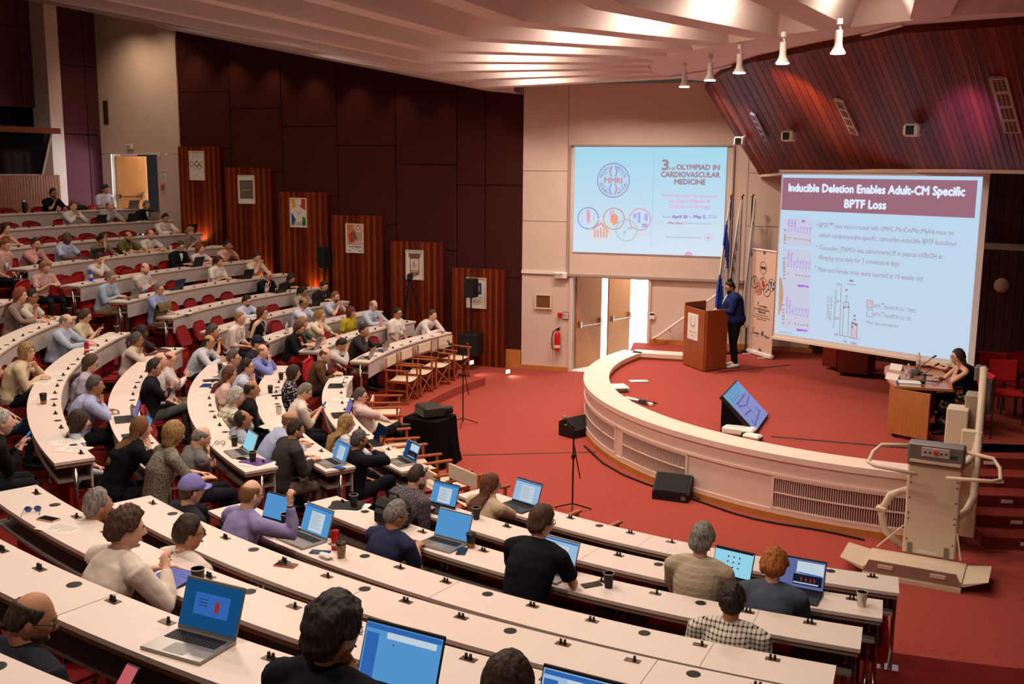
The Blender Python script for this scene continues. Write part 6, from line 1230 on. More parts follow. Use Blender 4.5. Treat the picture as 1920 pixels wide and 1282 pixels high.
def person(px, py, row, hair, hc, top, tc, arms, label, g=0, beard=0, skin='l', yaw=0, pitch=5, roll=0, lan=0, lean=12, ty=0, fat=1.0, r=None, pos=None, face=None, stand=0, pants='1d1c22', legs=1, pat=None, tc2=None, hs=1.0, lodf=None, zf=None, watch=0, hand_extra=None, fem=None, crossed=0, pantpat=None, tie=None, sock=None, kneeup=0, back=.40, Rf=.0, fixrow=0):
    fem = (hair in ('l', 'lc', 'k', 'p')) if fem is None else fem
    ax_, L_t = R_(lean), .505*hs
    # --- torso curve in the person's own frame (forward +Y)
    hz = .93 if stand else .52
    def spine(f): a = ax_*(.55+.9*f); return np.array([0, math.sin(a)*L_t*f, hz+math.cos(a)*L_t*f])
    NB = spine(1.0); uT = (spine(1.0)-spine(.8)); uT /= np.linalg.norm(uT)
    tz = rotm(ty); HCn = NB+np.array([0, .042, .138*hs]); HCn = np.array([*(tz[:2, :2] @ HCn[:2]), HCn[2]])
    # --- where it sits
    if pos is None:
        dr = ray(px, py); ts = np.linspace(1.5, 34, 3300); Q = CAM0+dr[None]*ts[:, None]; rq = np.hypot(Q[:, 0]-O[0], Q[:, 1]-O[1]); best = None
        for rw in ([row] if (r is not None or fixrow) else range(max(0, row-2), min(10, row+2)+1)):
            Rh = (RR[rw]+back+.36 if r is None else r)-HCn[1]; zx = (ZF[rw] if zf is None else zf)+HCn[2]
            cost = ((rq-Rh)/.14)**2+((Q[:, 2]-zx)/.09)**2; k = int(np.argmin(cost)); cc = float(cost[k])+.8*abs(rw-row)
            if best is None or cc < best[0]: best = (cc, rw, Q[k], float(rq[k])-Rh, float(Q[k][2])-zx)
        cc, rw, H, d1, d2 = best; th, rH = topol(H); a = R_(th); DBG.append((cc, d1, d2, th, row, rw, label)); row = rw
        rad = np.array([math.sin(a), -math.cos(a), 0]); zf = ZF[row] if zf is None else zf
        base = np.array([H[0], H[1], 0])+rad*HCn[1]-np.array([math.cos(a), math.sin(a), 0])*HCn[0]; base[2] = zf; rz = th
        if face is not None: rz = face
        dz = H[2]-(zf+HCn[2]); 
    else:
        base = np.array(pos, float); rz = face; dz = 0; th = None
    if abs(dz) > .16: print('PERSON dz %.2f' % dz, label)
    dz = float(np.clip(dz, -.22, .22))
    # take the difference in height up in the back, not in the seat
    if not stand and pos is None:
        k = 1+dz/(HCn[2]-hz); k = min(max(k, .72), 1.3); L_t *= k; NB = spine(1.0); HCn = NB+np.array([0, .042, .138*hs]); HCn = np.array([*(tz[:2, :2] @ HCn[:2]), HCn[2]])
    D = float(np.linalg.norm(base[:2]))
    lod = 0 if D < 6.5 else (1 if D < 15 else 2)
    if lodf is not None: lod = lodf
    vox = {0: .0098, 1: .0150, 2: .0215}[lod]; nf = {0: 8, 1: 6, 2: 5}[lod]
    def T(p): p = np.array(p, float); return np.array([*(tz[:2, :2] @ p[:2]), p[2]])
    shw = (.185 if fem else .205)*fat**.4*hs
    prof = [(-.06, .145, .115), (.04, .17, .13), (.22, .148, .108), (.45, .158, .112), (.68, .172, .12), (.86, .158, .105), (.95, .11, .08), (1.03, .058, .058)]
    if fem: prof = [(-.06, .15, .12), (.04, .175, .13), (.22, .135, .10), (.45, .14, .105), (.66, .158, .128), (.84, .145, .10), (.95, .10, .07), (1.03, .05, .05)]
    def torso(mb, e, s_=1.0): mb.sweep([T(spine(f)) if f >= 0 else T((0, 0, hz+f)) for f, _, _ in prof], [(rx*fat*s_+e, ry*(fat**1.5)*s_+e) for _, rx, ry in prof], 16, tz[:, 0])
    SH = [T(spine(.90)+np.array([s_*shw, -.005, 0])) for s_ in (-1, 1)]
    hd = rotm(yaw+ty, pitch, roll)
    def hp(x, y, z): return HCn+hd @ np.array([x, y, z])
    l1, l2 = .275*hs, .245*hs; ARM = []
    dz_ = .75; dk = .36+Rf                       # desk height and near edge in this frame
    for s_, mode in zip((-1, 1), arms if isinstance(arms, (tuple, list)) else (arms, arms)):
        S = SH[(s_+1)//2]; curl = 30; side = np.array([-s_, .1, .25]); el = None
        if mode == 'desk': W = (s_*.10, dk+.13, dz_+.045); el = (s_*.42, .22, .70)
        elif mode == 'type': W = (s_*.085, dk+.02, dz_+.05); el = (s_*.36, .06, .66); curl = 38
        elif mode == 'chin': W = hp(s_*.035, .085, -.20); el = T((s_*.26, dk+.14, .60)); curl = 75
        elif mode == 'cheek': W = hp(s_*.085, .045, -.15); el = T((s_*.30, dk+.12, .60)); curl = 55
        elif mode == 'brow': W = hp(s_*.06, .14, -.02); el = T((s_*.28, dk+.2, .6)); curl = 50
        elif mode == 'top': W = hp(s_*.05, .10, .02); el = T((s_*.28, dk+.2, .6)); curl = 30
        elif mode == 'face': W = hp(s_*.045, .12, -.13); el = T((s_*.24, dk+.2, .6)); curl = 12
        elif mode == 'clasp': W = hp(s_*.045, .13, -.17); el = T((s_*.26, dk+.2, .6)); curl = 70
        elif mode == 'front': W = (s_*.05, dk+.22, dz_+.05); el = (s_*.36, dk, .72); curl = 60
        elif mode == 'lap': W = (s_*.10, .33, .66); el = (s_*.32, -.02, .70); curl = 35
        elif mode == 'cross': W = (-s_*.12, .23+.03*s_, .84+.02*s_); el = (s_*.32, .05, .74); curl = 25; side = np.array([0, .2, 1.])
        elif mode == 'phone': W = (s_*.06, .36, .84); el = (s_*.30, .06, .70); curl = 45
        elif mode == 'fist': W = (s_*.34, .33, hz+.62); el = T((s_*.34, .30, .62)); curl = 110
        elif mode == 'pen': W = (s_*.17, dk+.02, dz_+.15); el = (s_*.40, .10, .70); curl = 75
        elif mode == 'cup': W = hp(s_*.05, .15, -.12); el = T((s_*.34, .25, .9)); curl = 45
        elif mode == 'reach': W = (s_*.36, .50, dz_+.05); el = (s_*.4, .2, .75); curl = 20
        elif mode == 'pocket': W = (s_*.24, .06, .86); el = (s_*.36, -.12, 1.1); curl = 30
        elif mode == 'lectern': W = (s_*.16, .34, 1.12); el = (s_*.34, .0, 1.02)
        elif mode == 'low': W = (s_*.14, .26, .60); el = (s_*.3, -.05, .72)
        else: W = T(mode); el = T((s_*.34, .0, .66)); curl = 45; mode = 'phone'
        if mode in ('desk', 'type', 'front', 'lap', 'cross', 'phone', 'low', 'pen', 'reach', 'pocket', 'lectern'): W = T(W); el = T(el)
        E, W = ik(S, W, l1, l2, el); d = W-E; d /= np.linalg.norm(d)
        if mode in ('face', 'top'): hdir = hd @ np.array([-s_*.15, -.25, .95]); side = hd @ np.array([-s_, 0., .0])
        elif mode in ('chin', 'clasp', 'cheek'): hdir = d*.4+(hd @ np.array([-s_*.45, -.25, .75])); side = hd @ np.array([-s_*.4, -.8, 0])
        elif mode == 'brow': hdir = hd @ np.array([-s_*.5, -.5, .7]); side = hd @ np.array([0, -1., 0])
        elif mode in ('desk', 'type', 'front', 'reach'): hdir = d*.6+T((-s_*.25, .9, -.12)); hdir[2] = min(hdir[2], .0)
        elif mode == 'cup': hdir = hd @ np.array([-s_*.7, -.2, .4]); side = np.array([0, 0, 1.])
        elif mode == 'fist': hdir = np.array([-s_*.1, .1, 1.]); side = T((-s_, 0, 0))
        else: hdir = d
        ARM.append((S, E, W, hdir, side, curl, mode))
    col = []
    # --- body: neck, torso, arms and palms in one skin
    body = MB(); torso(body, -.016)
    nk = T(NB-uT*.06); body.sweep([nk, T(NB+np.array([0, .0, .03])), hp(0, -.025, -.065), hp(0, -.02, .0)], [.062, .054*fat**.5, .052*fat**.4, .05], 12)
    rU, rF = (.040, .031) if fem else (.047, .037); rU *= fat**.5
    for s_ in (-1, 1): body.sweep([T(spine(.97)), T(spine(.955)+[s_*shw*.55, -.004, 0]), T(spine(.90)+[s_*shw*.98, -.004, -.012])], [.04, .046*fat**.5, .044*fat**.5], 10)
    for S, E, W, hdir, side, curl, mode in ARM:
        body.sweep([S, S+(E-S)*.12, S+(E-S)*.5, E, E+(W-E)*.3, W], [.035, rU-.002, rU-.003, rF+.002, rF, .0245], 10)
        hdn = hdir/(np.linalg.norm(hdir)+1e-9); sd = side-hdn*np.dot(side, hdn); sd /= np.linalg.norm(sd)+1e-9
        body.sweep([W-hdn*.02, W+hdn*.02, W+hdn*.06, W+hdn*.088], [(.022, .017), (.035, .016), (.039, .0145), (.034, .011)], 10, sd)
    RJOBS.append((body, vox*.9, 2)); jb = len(RJOBS)-1
    ex = MB(); Dh, Fh, Sh = head_template(lod); ex.add([hp(*p) for p in Sh], Fh, 0)
    for s_ in (-1, 1):
        ex.ell(hp(s_*.074, -.008, -.005), (.009, .019, .031), 8 if lod else 12, 6 if lod else 8, 0, M=Matrix((hd @ rotm(0, -8, 0)).tolist()))
        ex.ell(hp(s_*.029, .0795, .009), (.0125, .008, .0085), 8, 6, 2, M=Matrix(hd.tolist())); ex.ell(hp(s_*.029, .0865, .009), (.0058, .0032, .0058), 8, 6, 3, M=Matrix(hd.tolist()))
        ex.sweep([hp(s_*.012, .090, .028), hp(s_*.030, .091, .033), hp(s_*.047, .080, .028)], [.0035, .0045, .003], 5, mi=1)
    ex.ell(hp(0, .0915, -.062), (.021, .006, .0065), 10, 6, 4, M=Matrix(hd.tolist()))
    if beard:
        D2, F2 = sphere_dirs(*{0: (40, 28), 1: (26, 18), 2: (20, 14)}[lod]); S2_ = head_surface(D2); x, y, z = D2.T; mk = smooth01(.30, .48, -z)*smooth01(-.05, .30, y)*(1-np.exp(-(x/.18)**2-((z+.50)/.07)**2)); mk = np.maximum(mk, np.exp(-(x/.26)**2-((z+.385)/.035)**2)*(y > 0)*.7)
        t_ = mk*(.0045 if beard == 1 else .012)-.006*(1-mk); ex.add([hp(*p) for p in S2_+D2*t_[:, None]], F2, 5)
    for (S, E, W, hdir, side, curl, mode), s_ in zip(ARM, (-1, 1)): fingers(ex, W, hdir, side, curl, 0, s_, hs, n=nf)
    sk = mat('skin_'+skin, SKIN[skin], .55, noise=.06, nscale=14, spec=.35); hm = mat('hair_'+hc, HAIR[hc], .6, noise=.45, nscale=70, bump=.6, spec=.25, stretch=(1, 1, .22), col2=mixhex(HAIR[hc], '0c0806', .5) if hc in ('gry', 'wht', 'bln', 'gin', 'sgr') else mixhex(HAIR[hc], 'b09070', .25))
    root = {'label': label, 'base': base, 'rz': R_(rz)}
    FINAL.append(('body', root, jb, ex, [sk, hm, mat('eye_white', 'd8d0c8', .3), mat('iris', '20140e', .2), mat('lip_'+skin, {'l': 'b06a5a', 'p': 'b86a60', 'm': '9a5a48', 't': '85483c', 'd': '4a2822'}[skin], .5), mat('beard_%s_%s_%d' % (hc, skin, beard), mixhex(HAIR[hc], SKIN[skin], .55 if beard == 1 else .15), .7, noise=.35, nscale=120, bump=.3)], 'person'))
    # --- hair
    if hair != 'n':
        hb = MB(); P_, Fq = hair_shell({'cap': 's', 'u': 's', 'pl': 'p'}.get(hair, hair), lod, len(FINAL)); hb.add([hp(*p) for p in P_], Fq)
        if hair in ('l', 'lc'):
            nz = 9; 
            for q, sgn in ((0, 0),):
                V = []; nn = 28 if lod == 0 else 18; Lh = .34 if hair == 'l' else .36; dn = np.array([0, 0, -1.])
                for j in range(nz+1):
                    f = j/nz; c0 = hp(0, -.032-.012*f, .02)+T((0, -.045*f*(1+.4*math.sin(ax_)), 0))*1.0+dn*Lh*f; rx = (.083+.018*math.sin(f*PI))*(1-.25*f); ry = .062*(1-.30*f)
                    if c0[2] < NB[2]+.02: fq = max(0, (c0[2]-hz)/(NB[2]-hz)); c0[1] = min(c0[1], T(spine(fq))[1]-.118*fat**1.5-.012)
                    elif c0[2] < NB[2]+.10: c0[1] -= .01
                    for k in range(nn):
                        a = 2*PI*k/nn; w_ = 1+(.10 if hair == 'lc' else .035)*math.sin(k*3+j*2.1)*f; q_ = np.array([rx*w_*math.cos(a), ry*w_*math.sin(a)*(1.0 if math.sin(a) < 0 else .45), 0]); V.append(c0+(hd @ q_ if f < .4 else tz @ q_))
                Fq = [(j*nn+k, (j+1)*nn+k, (j+1)*nn+(k+1) % nn, j*nn+(k+1) % nn) for j in range(nz) for k in range(nn)]+[tuple(range(nn)), tuple(nz*nn+nn-1-k for k in range(nn))]; hb.add(V, Fq)
        if hair == 'k':
            V = []; nn = 22
            for j in range(5):
                f = j/4; c0 = hp(0, -.02, .0-.13*f); rx, ry = .088-.008*f*f, .082-.02*f
                for k in range(nn): a = R_(205)+R_(-230)*0+2*PI*k/nn; q_ = np.array([rx*math.cos(a), ry*math.sin(a)*(1. if math.sin(a) < .2 else .35), 0]); V.append(c0+hd @ q_)
            hb.add(V, [(j*nn+k, (j+1)*nn+k, (j+1)*nn+(k+1) % nn, j*nn+(k+1) % nn) for j in range(4) for k in range(nn)]+[tuple(range(nn)), tuple(4*nn+nn-1-k for k in range(nn))])
        if hair == 'p': hb.ell(hp(0, -.115, .03), (.042, .04, .042), 10, 8)
        if hair == 'pl': hb.sweep([hp(0, -.09, .05), hp(0, -.13, .03), hp(.0, -.145, -.05), hp(0, -.13, -.15)], [.022, .03, .026, .012], 9)
        if hair == 'u': hb.ell(hp(0, -.02, .145), (.042, .042, .035), 12, 8)
        FINAL.append(('plain', root, hb, [hm], 'hair'))
    if hair == 'cap':
        cb = MB(); V = []; Dc, Fc_ = sphere_dirs(28, 20); Sc = head_surface(Dc); z = Dc[:, 2]; mk = smooth01(.10, .2, z); Sc = Sc+Dc*(.030*mk-.02*(1-mk))[:, None]; cb.add([hp(*p) for p in Sc], Fc_)
        V = []
        for j in range(5):
            for k in range(9): a = R_(-60+15*k); rr_ = .098+.075*j/4*math.cos(a); V.append(hp(math.sin(a)*rr_*.82, math.cos(a)*rr_, .045-.012*j/4-.02*math.sin(a)**2))
        n0_ = len(V); cb.add(V+[p+hd @ np.array([0, 0, .006]) for p in V], [(j*9+k, j*9+k+1, (j+1)*9+k+1, (j+1)*9+k) for j in range(4) for k in range(8)]+[(n0_+(j+1)*9+k, n0_+(j+1)*9+k+1, n0_+j*9+k+1, n0_+j*9+k) for j in range(4) for k in range(8)]+[(36+k+1, 36+k, 36+n0_+k, 36+n0_+k+1) for k in range(8)])
        FINAL.append(('plain', root, cb, [mat('cap_'+hand_extra, hand_extra, .8, noise=.1, nscale=40)], 'cap'))
    # --- clothes
    if top not in ('bare',):
        sb_ = MB(); e = {'suit': .020, 'sweater': .016, 'shirt': .011, 'polo': .011, 'tee': .010, 'tank': .004, 'blouse': .012}[top]; torso(sb_, e, 1.0)
        if top != 'tank':
            for s_ in (-1, 1): sb_.sweep([T(spine(.96)), T(spine(.945)+[s_*shw*.55, -.004, 0]), T(spine(.90)+[s_*shw*.96, -.004, -.008]), SH[(s_+1)//2]+T([s_*.012, 0, -.03])], [.06+e, .056*fat**.5+e, .058*fat**.5+e, .054*fat**.5+e], 12)
            for S, E, W, hdir, side, curl, mode in ARM:
                if top in ('suit', 'sweater', 'shirt'): p = [S+(E-S)*-.06, S+(E-S)*.08, S+(E-S)*.5, E, E+(W-E)*.35, E+(W-E)*(.93 if watch < 2 else .4)]; rr_ = [rU+.012+e, rU+.016+e*.7, rU+.012+e*.5, rF+.017+e*.4, rF+.014+e*.3, .031+e*.25 if watch < 2 else .048]
                else: p = [S+(E-S)*-.06, S+(E-S)*.08, S+(E-S)*.45, S+(E-S)*.74]; rr_ = [rU+.018, rU+.02, rU+.017, rU+.021]
                sb_.sweep(p, rr_, 12)
        else:
            for s_ in (-1, 1): sb_.sweep([T(spine(.80)+[s_*.10, .085, 0]), T(spine(.97)+[s_*.10, 0, .02]), T(spine(.80)+[s_*.10, -.095, 0])], .018, 8)
        RJOBS.append((sb_, vox, 3 if lod < 2 else 2))
        pk = {'check': ('check', 34), 'vstripe': ('vstripe', 70), 'hstripe': ('hstripe', 22), 'bigcheck': ('check', 20), 'floral': ('floral', 32), 'print': ('floral', 70)}.get(pat)
        cm = mat('cloth_%s_%s_%s' % (tc, pat, tc2), tc, .85, noise=.10, nscale=8 if not pk else 30, bump=.75, col2=tc2, pattern=pk, spec=.15)
        nm_ = {'suit': 'jacket', 'sweater': 'sweater', 'shirt': 'shirt', 'polo': 'polo_shirt', 'tee': 't_shirt', 'tank': 'sleeveless_top', 'blouse': 'blouse'}[top]
        FINAL.append(('vox', root, len(RJOBS)-1, [cm], nm_))
        if top in ('shirt', 'polo', 'suit'):
            cb = MB(); ring = [T(NB+np.array([math.cos(a)*.068*fat**.5, math.sin(a)*.066+.004, -.012+(-.03 if math.sin(a) > .5 else .012)*abs(math.sin(a))])) for a in np.linspace(0, 2*PI, 17)]
            cb.sweep(ring, [(.011, .017)]*17, 6, (0, 0, 1)); FINAL.append(('plain', root, cb, [cm if top != 'suit' else mat('cloth_white', 'd8d0c8', .8)], 'collar'))
        if top == 'suit':
            cb = MB(); f0, f1 = T(spine(.97)+[0, .07*fat, 0]), T(spine(.60)+[0, .148*fat**1.5, 0]); cb.sweep([f0, (f0+f1)/2+T((0, .012, 0)), f1], [(.05, .016), (.04, .014), (.012, .01)], 8, tz[:, 0]); FINAL.append(('plain', root, cb, [mat('cloth_white' if not tie else 'cloth_'+tie[1], 'd8d0c8' if not tie else tie[1], .8)], 'shirt_front'))
            if tie: cb = MB(); cb.sweep([f0+T((0, .014, 0)), f1+T((0, .010, -.05))], [(.012, .006), (.026, .008)], 6, tz[:, 0]); FINAL.append(('plain', root, cb, [mat('tie_'+tie[0], tie[0], .6)], 'tie'))
    if legs:
        pb = MB(); pb.sweep([T((0, -.02, hz-.10 if not stand else hz-.12)), T((0, 0, hz)), T(spine(.12))], [(.155*fat, .12*fat), (.178*fat, .135*fat), (.16*fat, .118*fat)], 14, tz[:, 0]); sh = []
        for s_ in (-1, 1):
            if stand: K, A_ = np.array([s_*.11, .02, .50]), np.array([s_*.12, -.03, .09]); Hj = np.array([s_*.09, 0, .90])
            elif kneeup and s_ == 1: Hj = np.array([s_*.09, .02, hz-.02]); K, A_ = np.array([.26, .30, .66]), np.array([-.24, .46, .60])
            elif crossed: Hj = np.array([s_*.09, .02, hz-.02]); K = np.array([s_*.02+.05, .44, .56+.07*(s_ > 0)]); A_ = np.array([-s_*.16, .50+.1*(s_ > 0), .10+.14*(s_ > 0)])
            else: Hj = np.array([s_*.09, .02, hz-.02]); K, A_ = np.array([s_*.13, .45, .50]), np.array([s_*.14, .40, .09])
            pb.sweep([Hj-(K-Hj)*.1, Hj, Hj+(K-Hj)*.5, K], [.08*fat, .088*fat, .075*fat, .062], 12); pb.sweep([K-(A_-K)*.05, K, K+(A_-K)*.4, A_], [.05, .062, .055, .043 if not fem else .04], 12); sh.append((K, A_, s_))
        RJOBS.append((pb, max(vox, .013), 3)); cm = mat('pants_%s_%s' % (pants, pantpat), pants, .85, noise=.12, nscale=9, bump=.5, col2=None if not pantpat else pantpat, pattern=('floral', 14) if pantpat else None, spec=.12); FINAL.append(('vox', root, len(RJOBS)-1, [cm], 'trousers'))
        for K, A_, s_ in sh:
            s2 = MB(); fw_ = np.array([s_*.12, 1., -.05]) if not (kneeup and s_ == 1) else np.array([-.2, 1., .1]); fw_ /= np.linalg.norm(fw_); s2.sweep([A_+[0, -.0, .0]-fw_*.07+[0, 0, -.03], A_-fw_*.03+[0, 0, -.03], A_+fw_*.06+[0, 0, -.04], A_+fw_*.14+[0, 0, -.052], A_+fw_*.19+[0, 0, -.056]], [(.032, .03), (.042, .042), (.044, .038), (.044, .026), (.026, .018)], 10, (1, 0, 0)); FINAL.append(('plain', root, s2, [mat('shoe_'+('white' if sock == 'w' else 'dark'), 'd8d0c4' if sock == 'w' else '1a1614', .5)], 'shoe'))
    if g:
        gb = MB(); 
        for s_ in (-1, 1): c_ = (s_*.032, .1015, .006); n_ = 14; gb.sweep([hp(c_[0]+.022*math.cos(a), c_[1]-.012*abs(math.cos(a))*(1 if math.cos(a)*s_ > 0 else .2), c_[2]+.017*math.sin(a)) for a in np.linspace(0, 2*PI, n_)], .0017 if lod == 0 else .0024, 5, cap=False); gb.sweep([hp(s_*.054, .092, .012), hp(s_*.077, .04, .012), hp(s_*.080, -.005, .006)], .002 if lod == 0 else .0026, 5)
        gb.sweep([hp(-.01, .104, .01), hp(.01, .104, .01)], .002, 5); FINAL.append(('plain', root, gb, [mat('glasses_dark', '1c1412', .3)], 'glasses'))
    if lan:
        lb = MB(); rx, ry = .078*fat**.5, .072; e = .024
        pts = [T(spine(.62)+[.0, .118*fat**1.5+.012+e*.3, .0]), T(spine(.80)+[.045, .108*fat**1.3+.014, 0]), T(spine(.96)+[.075, .03, .015]), T(NB+[.055, -.050, .0]), T(NB+[0, -.074, .005]), T(NB+[-.055, -.050, .0]), T(spine(.96)+[-.075, .03, .015]), T(spine(.80)+[-.045, .108*fat**1.3+.014, 0]), T(spine(.62)+[-.0, .118*fat**1.5+.012+e*.3, 0])]
        lb.sweep(pts, [(.003, .008)]*9, 6); FINAL.append(('plain', root, lb, [mat('lanyard', 'd8c8bc', .7, col2='a86a60', nscale=90)], 'lanyard'))
        if lan > 1: q = MB(); c_ = T(spine(.50)+[.0, .125*fat**1.5+.03, 0]); q.add([(c_[0]+x, c_[1]+y, c_[2]+z) for y in (0, .004) for x, z in ((-.045, -.06), (.045, -.06), (.045, .06), (-.045, .06))], [(0, 1, 2, 3), (7, 6, 5, 4), (0, 4, 5, 1), (1, 5, 6, 2), (2, 6, 7, 3), (3, 7, 4, 0)]); FINAL.append(('plain', root, q, [M_paper], 'name_badge'))
    if watch == 1: S, E, W, *_ = ARM[1]; d = (W-E)/np.linalg.norm(W-E); q = MB(); q.sweep([W-d*.035, W-d*.015], [.0285, .0275], 10); FINAL.append(('plain', root, q, [M_black], 'wrist_watch'))
    if th is not None and r is None: PEOPLE_TH.setdefault(row, []).append((th, label))
    PEO[label] = dict(root=root, arm=ARM, hp=hp, base=base, rz=R_(rz))
    return {'root': root, 'arm': ARM, 'hp': hp, 'T': T, 'base': base, 'rz': R_(rz), 'HC': HCn}
PEO = {}
PEOPLE_TH = {}
def wpt(pr, p):
    c, s_ = math.cos(pr['rz']), math.sin(pr['rz']); return np.array([pr['base'][0]+c*p[0]-s_*p[1], pr['base'][1]+s_*p[0]+c*p[1], pr['base'][2]+p[2]])
def solve_people():
    tmp = []
    for k, (mb, vx, sm) in enumerate(RJOBS):
        me = bpy.data.meshes.new('v'); me.from_pydata(mb.v, [], mb.f); o = bpy.data.objects.new('v', me); COL.objects.link(o)
        md = o.modifiers.new('r', 'REMESH'); md.mode = 'VOXEL'; md.voxel_size = vx; md.adaptivity = 0; s2 = o.modifiers.new('s', 'SMOOTH'); s2.factor = .5; s2.iterations = sm; tmp.append(o)
    dg = bpy.context.evaluated_depsgraph_get(); dg.update(); out = []
    for o in tmp: out.append(bpy.data.meshes.new_from_object(o.evaluated_get(dg), depsgraph=dg))
    for o in tmp: m_ = o.data; bpy.data.objects.remove(o); bpy.data.meshes.remove(m_)
    roots = {}
    for it in FINAL:
        root = it[1]
        if it[0] == 'body':
            _, _, jb, ex, mats, nm_ = it; me = out[jb]; nv = len(me.vertices); co = np.empty(nv*3); me.vertices.foreach_get('co', co); co = co.reshape(-1, 3)
            nl = len(me.loops); li = np.empty(nl, int); me.loops.foreach_get('vertex_index', li); ls = np.empty(len(me.polygons), int); me.polygons.foreach_get('loop_start', ls); lt = np.empty(len(me.polygons), int); me.polygons.foreach_get('loop_total', lt)
            V2 = np.array(ex.v); fl = [i+nv for f in ex.f for i in f]; lt2 = np.array([len(f) for f in ex.f]); ls2 = nl+np.concatenate([[0], np.cumsum(lt2)[:-1]])
            m2 = bpy.data.meshes.new('person'); m2.vertices.add(nv+len(V2)); m2.vertices.foreach_set('co', np.concatenate([co, V2]).ravel()); m2.loops.add(nl+len(fl)); m2.loops.foreach_set('vertex_index', np.concatenate([li, fl]).astype(np.int32)); m2.polygons.add(len(lt)+len(lt2))
            m2.polygons.foreach_set('loop_start', np.concatenate([ls, ls2]).astype(np.int32)); m2.polygons.foreach_set('loop_total', np.concatenate([lt, lt2]).astype(np.int32))
            for x in mats: m2.materials.append(x)
            m2.polygons.foreach_set('material_index', np.concatenate([np.zeros(len(lt), int), ex.m]).astype(np.int32)); m2.polygons.foreach_set('use_smooth', np.ones(len(lt)+len(lt2), bool)); m2.update(calc_edges=True); m2.validate(); bpy.data.meshes.remove(me)
            o = link('person', m2, None, root['base'], root['rz']); tag(o, root['label'], 'person'); roots[id(root)] = o
        elif it[0] == 'vox':
            _, _, j, mats, nm_ = it; me = out[j]; me.name = nm_; me.materials.clear(); [me.materials.append(x) for x in mats]; me.polygons.foreach_set('use_smooth', np.ones(len(me.polygons), bool)); link(nm_, me, roots[id(root)])
        else: _, _, mb, mats, nm_ = it; mb.obj(nm_, mats, roots[id(root)], smooth=True)
def PP(*a, **k): return person(*a, **k)
# far block, top rows down
PP(99, 362, 10, 's', 'blk', 'tee', '17161a', ('desk', 'chin'), 'bearded man in black top and glasses, hand at his mouth, top row beside the booth', g=1, beard=1, skin='m', lean=14)
PP(197, 353, 10, 's', 'blk', 'polo', 'd8cdc2', 'type', 'black haired man in white short sleeved shirt behind a laptop in the top row', pitch=20, skin='m')
PP(137, 387, 9, 's', 'red', 'shirt', 'e2d8ce', 'clasp', 'man with reddish hair in white shirt, hands clasped under his chin, tenth row', skin='p')
PP(206, 387, 9, 'b', 'sgr', 'shirt', 'b0a8a4', ('desk', 'cheek'), 'balding man in grey shirt resting his cheek on one hand beside a black laptop', lan=1, pitch=14)
PP(275, 386, 9, 's', 'gry', 'suit', '17171c', 'type', 'grey haired man in black suit typing near the upper door', pitch=16)
PP(310, 410, 8, 's', 'blk', 'shirt', 'e2d6c8', 'desk', 'young man with black hair in cream shirt in front of the white wall corner', skin='m', pitch=18)
PP(12, 430, 8, 'l', 'dbr', 'tank', '8a2424', ('chin', 'desk'), 'woman with long dark hair in red top at the left picture edge', skin='l')
PP(125, 447, 7, 's', 'sgr', 'polo', 'a9b4cc', 'desk', 'dark skinned man with grey hair in light blue shirt behind an open laptop', skin='d', lan=1)
PP(66, 457, 7, 's', 'dbr', 'shirt', 'c08a86', ('desk', 'cheek'), 'man in pink shirt and glasses leaning his cheek on his hand', g=1, beard=1, yaw=-10, lean=20)
PP(193, 450, 7, 'w', 'blk', 'tee', '6b6350', ('desk', 'top'), 'dark haired person in olive top with one hand raised into the hair', pitch=18, lean=18, skin='m')
PP(241, 445, 7, 'x', 'dbr', 'polo', '5c5a26', 'desk', 'bald bearded man in olive green polo shirt holding a phone', beard=2, pitch=22, lan=1, skin='m')
PP(283, 441, 7, 'x', 'lbr', 'tee', 'd8ccc4', 'desk', 'bald man with short beard in white T-shirt, forearms on the desk', beard=1, pitch=16)
PP(357, 437, 8, 'w', 'bln', 'blouse', '8a7a66', 'phone', 'older woman with short blond hair in patterned blouse below the tallest wood panel', pitch=22, lan=1, pat='print', tc2='4a4234', fem=True)
PP(337, 461, 7, 's', 'brn', 'suit', '17171b', 'type', 'man with glasses in black suit and light blue shirt typing on a black laptop', g=1, pitch=22, tie=None)
PP(377, 468, 7, 'lc', 'red', 'tee', 'e0d6ca', 'desk', 'woman with long curly reddish hair in white top', skin='p')
PP(427, 460, 7, 's', 'blk', 'polo', 'd8a8a0', 'clasp', 'dark haired man in pink shirt with hands joined before his mouth', skin='t', lean=18)
PP(410, 490, 6, 'pl', 'dbr', 'blouse', 'e4dacc', 'type', 'dark haired woman in white blouse with hanging sunglasses, behind a laptop', pitch=14, fem=True)
PP(481, 482, 6, 's', 'dbr', 'tee', 'd6c4a4', ('desk', 'face'), 'man in cream T-shirt covering his eyes with one hand', pitch=16, lean=16)
PP(503, 517, 5, 'b', 'dbr', 'tee', '141316', ('type', 'chin'), 'balding man with glasses in black T-shirt and white lanyard behind a laptop', g=1, lan=1, pitch=18, lean=14)
PP(549, 524, 5, 'l', 'blk', 'sweater', '1a1618', 'type', 'woman with long black hair bending over her laptop', pitch=34, lean=26, skin='m')
PP(571, 549, 4, 'pl', 'blk', 'sweater', 'a89c8c', 'type', 'woman with black tied hair and glasses in patterned beige top', g=1, pitch=18, pat='print', tc2='70665a', skin='m', fem=True)
PP(608, 537, 4, 's', 'dbr', 'sweater', '2a221c', 'type', 'dark haired man in dark brown sweater looking down, white lanyard', pitch=26, lan=1, lean=18)
PP(570, 569, 3, 'b', 'blk', 'shirt', 'c6cbe0', ('desk', 'cheek'), 'dark haired man with glasses in pale blue shirt, cheek on his hand', g=1, skin='t')
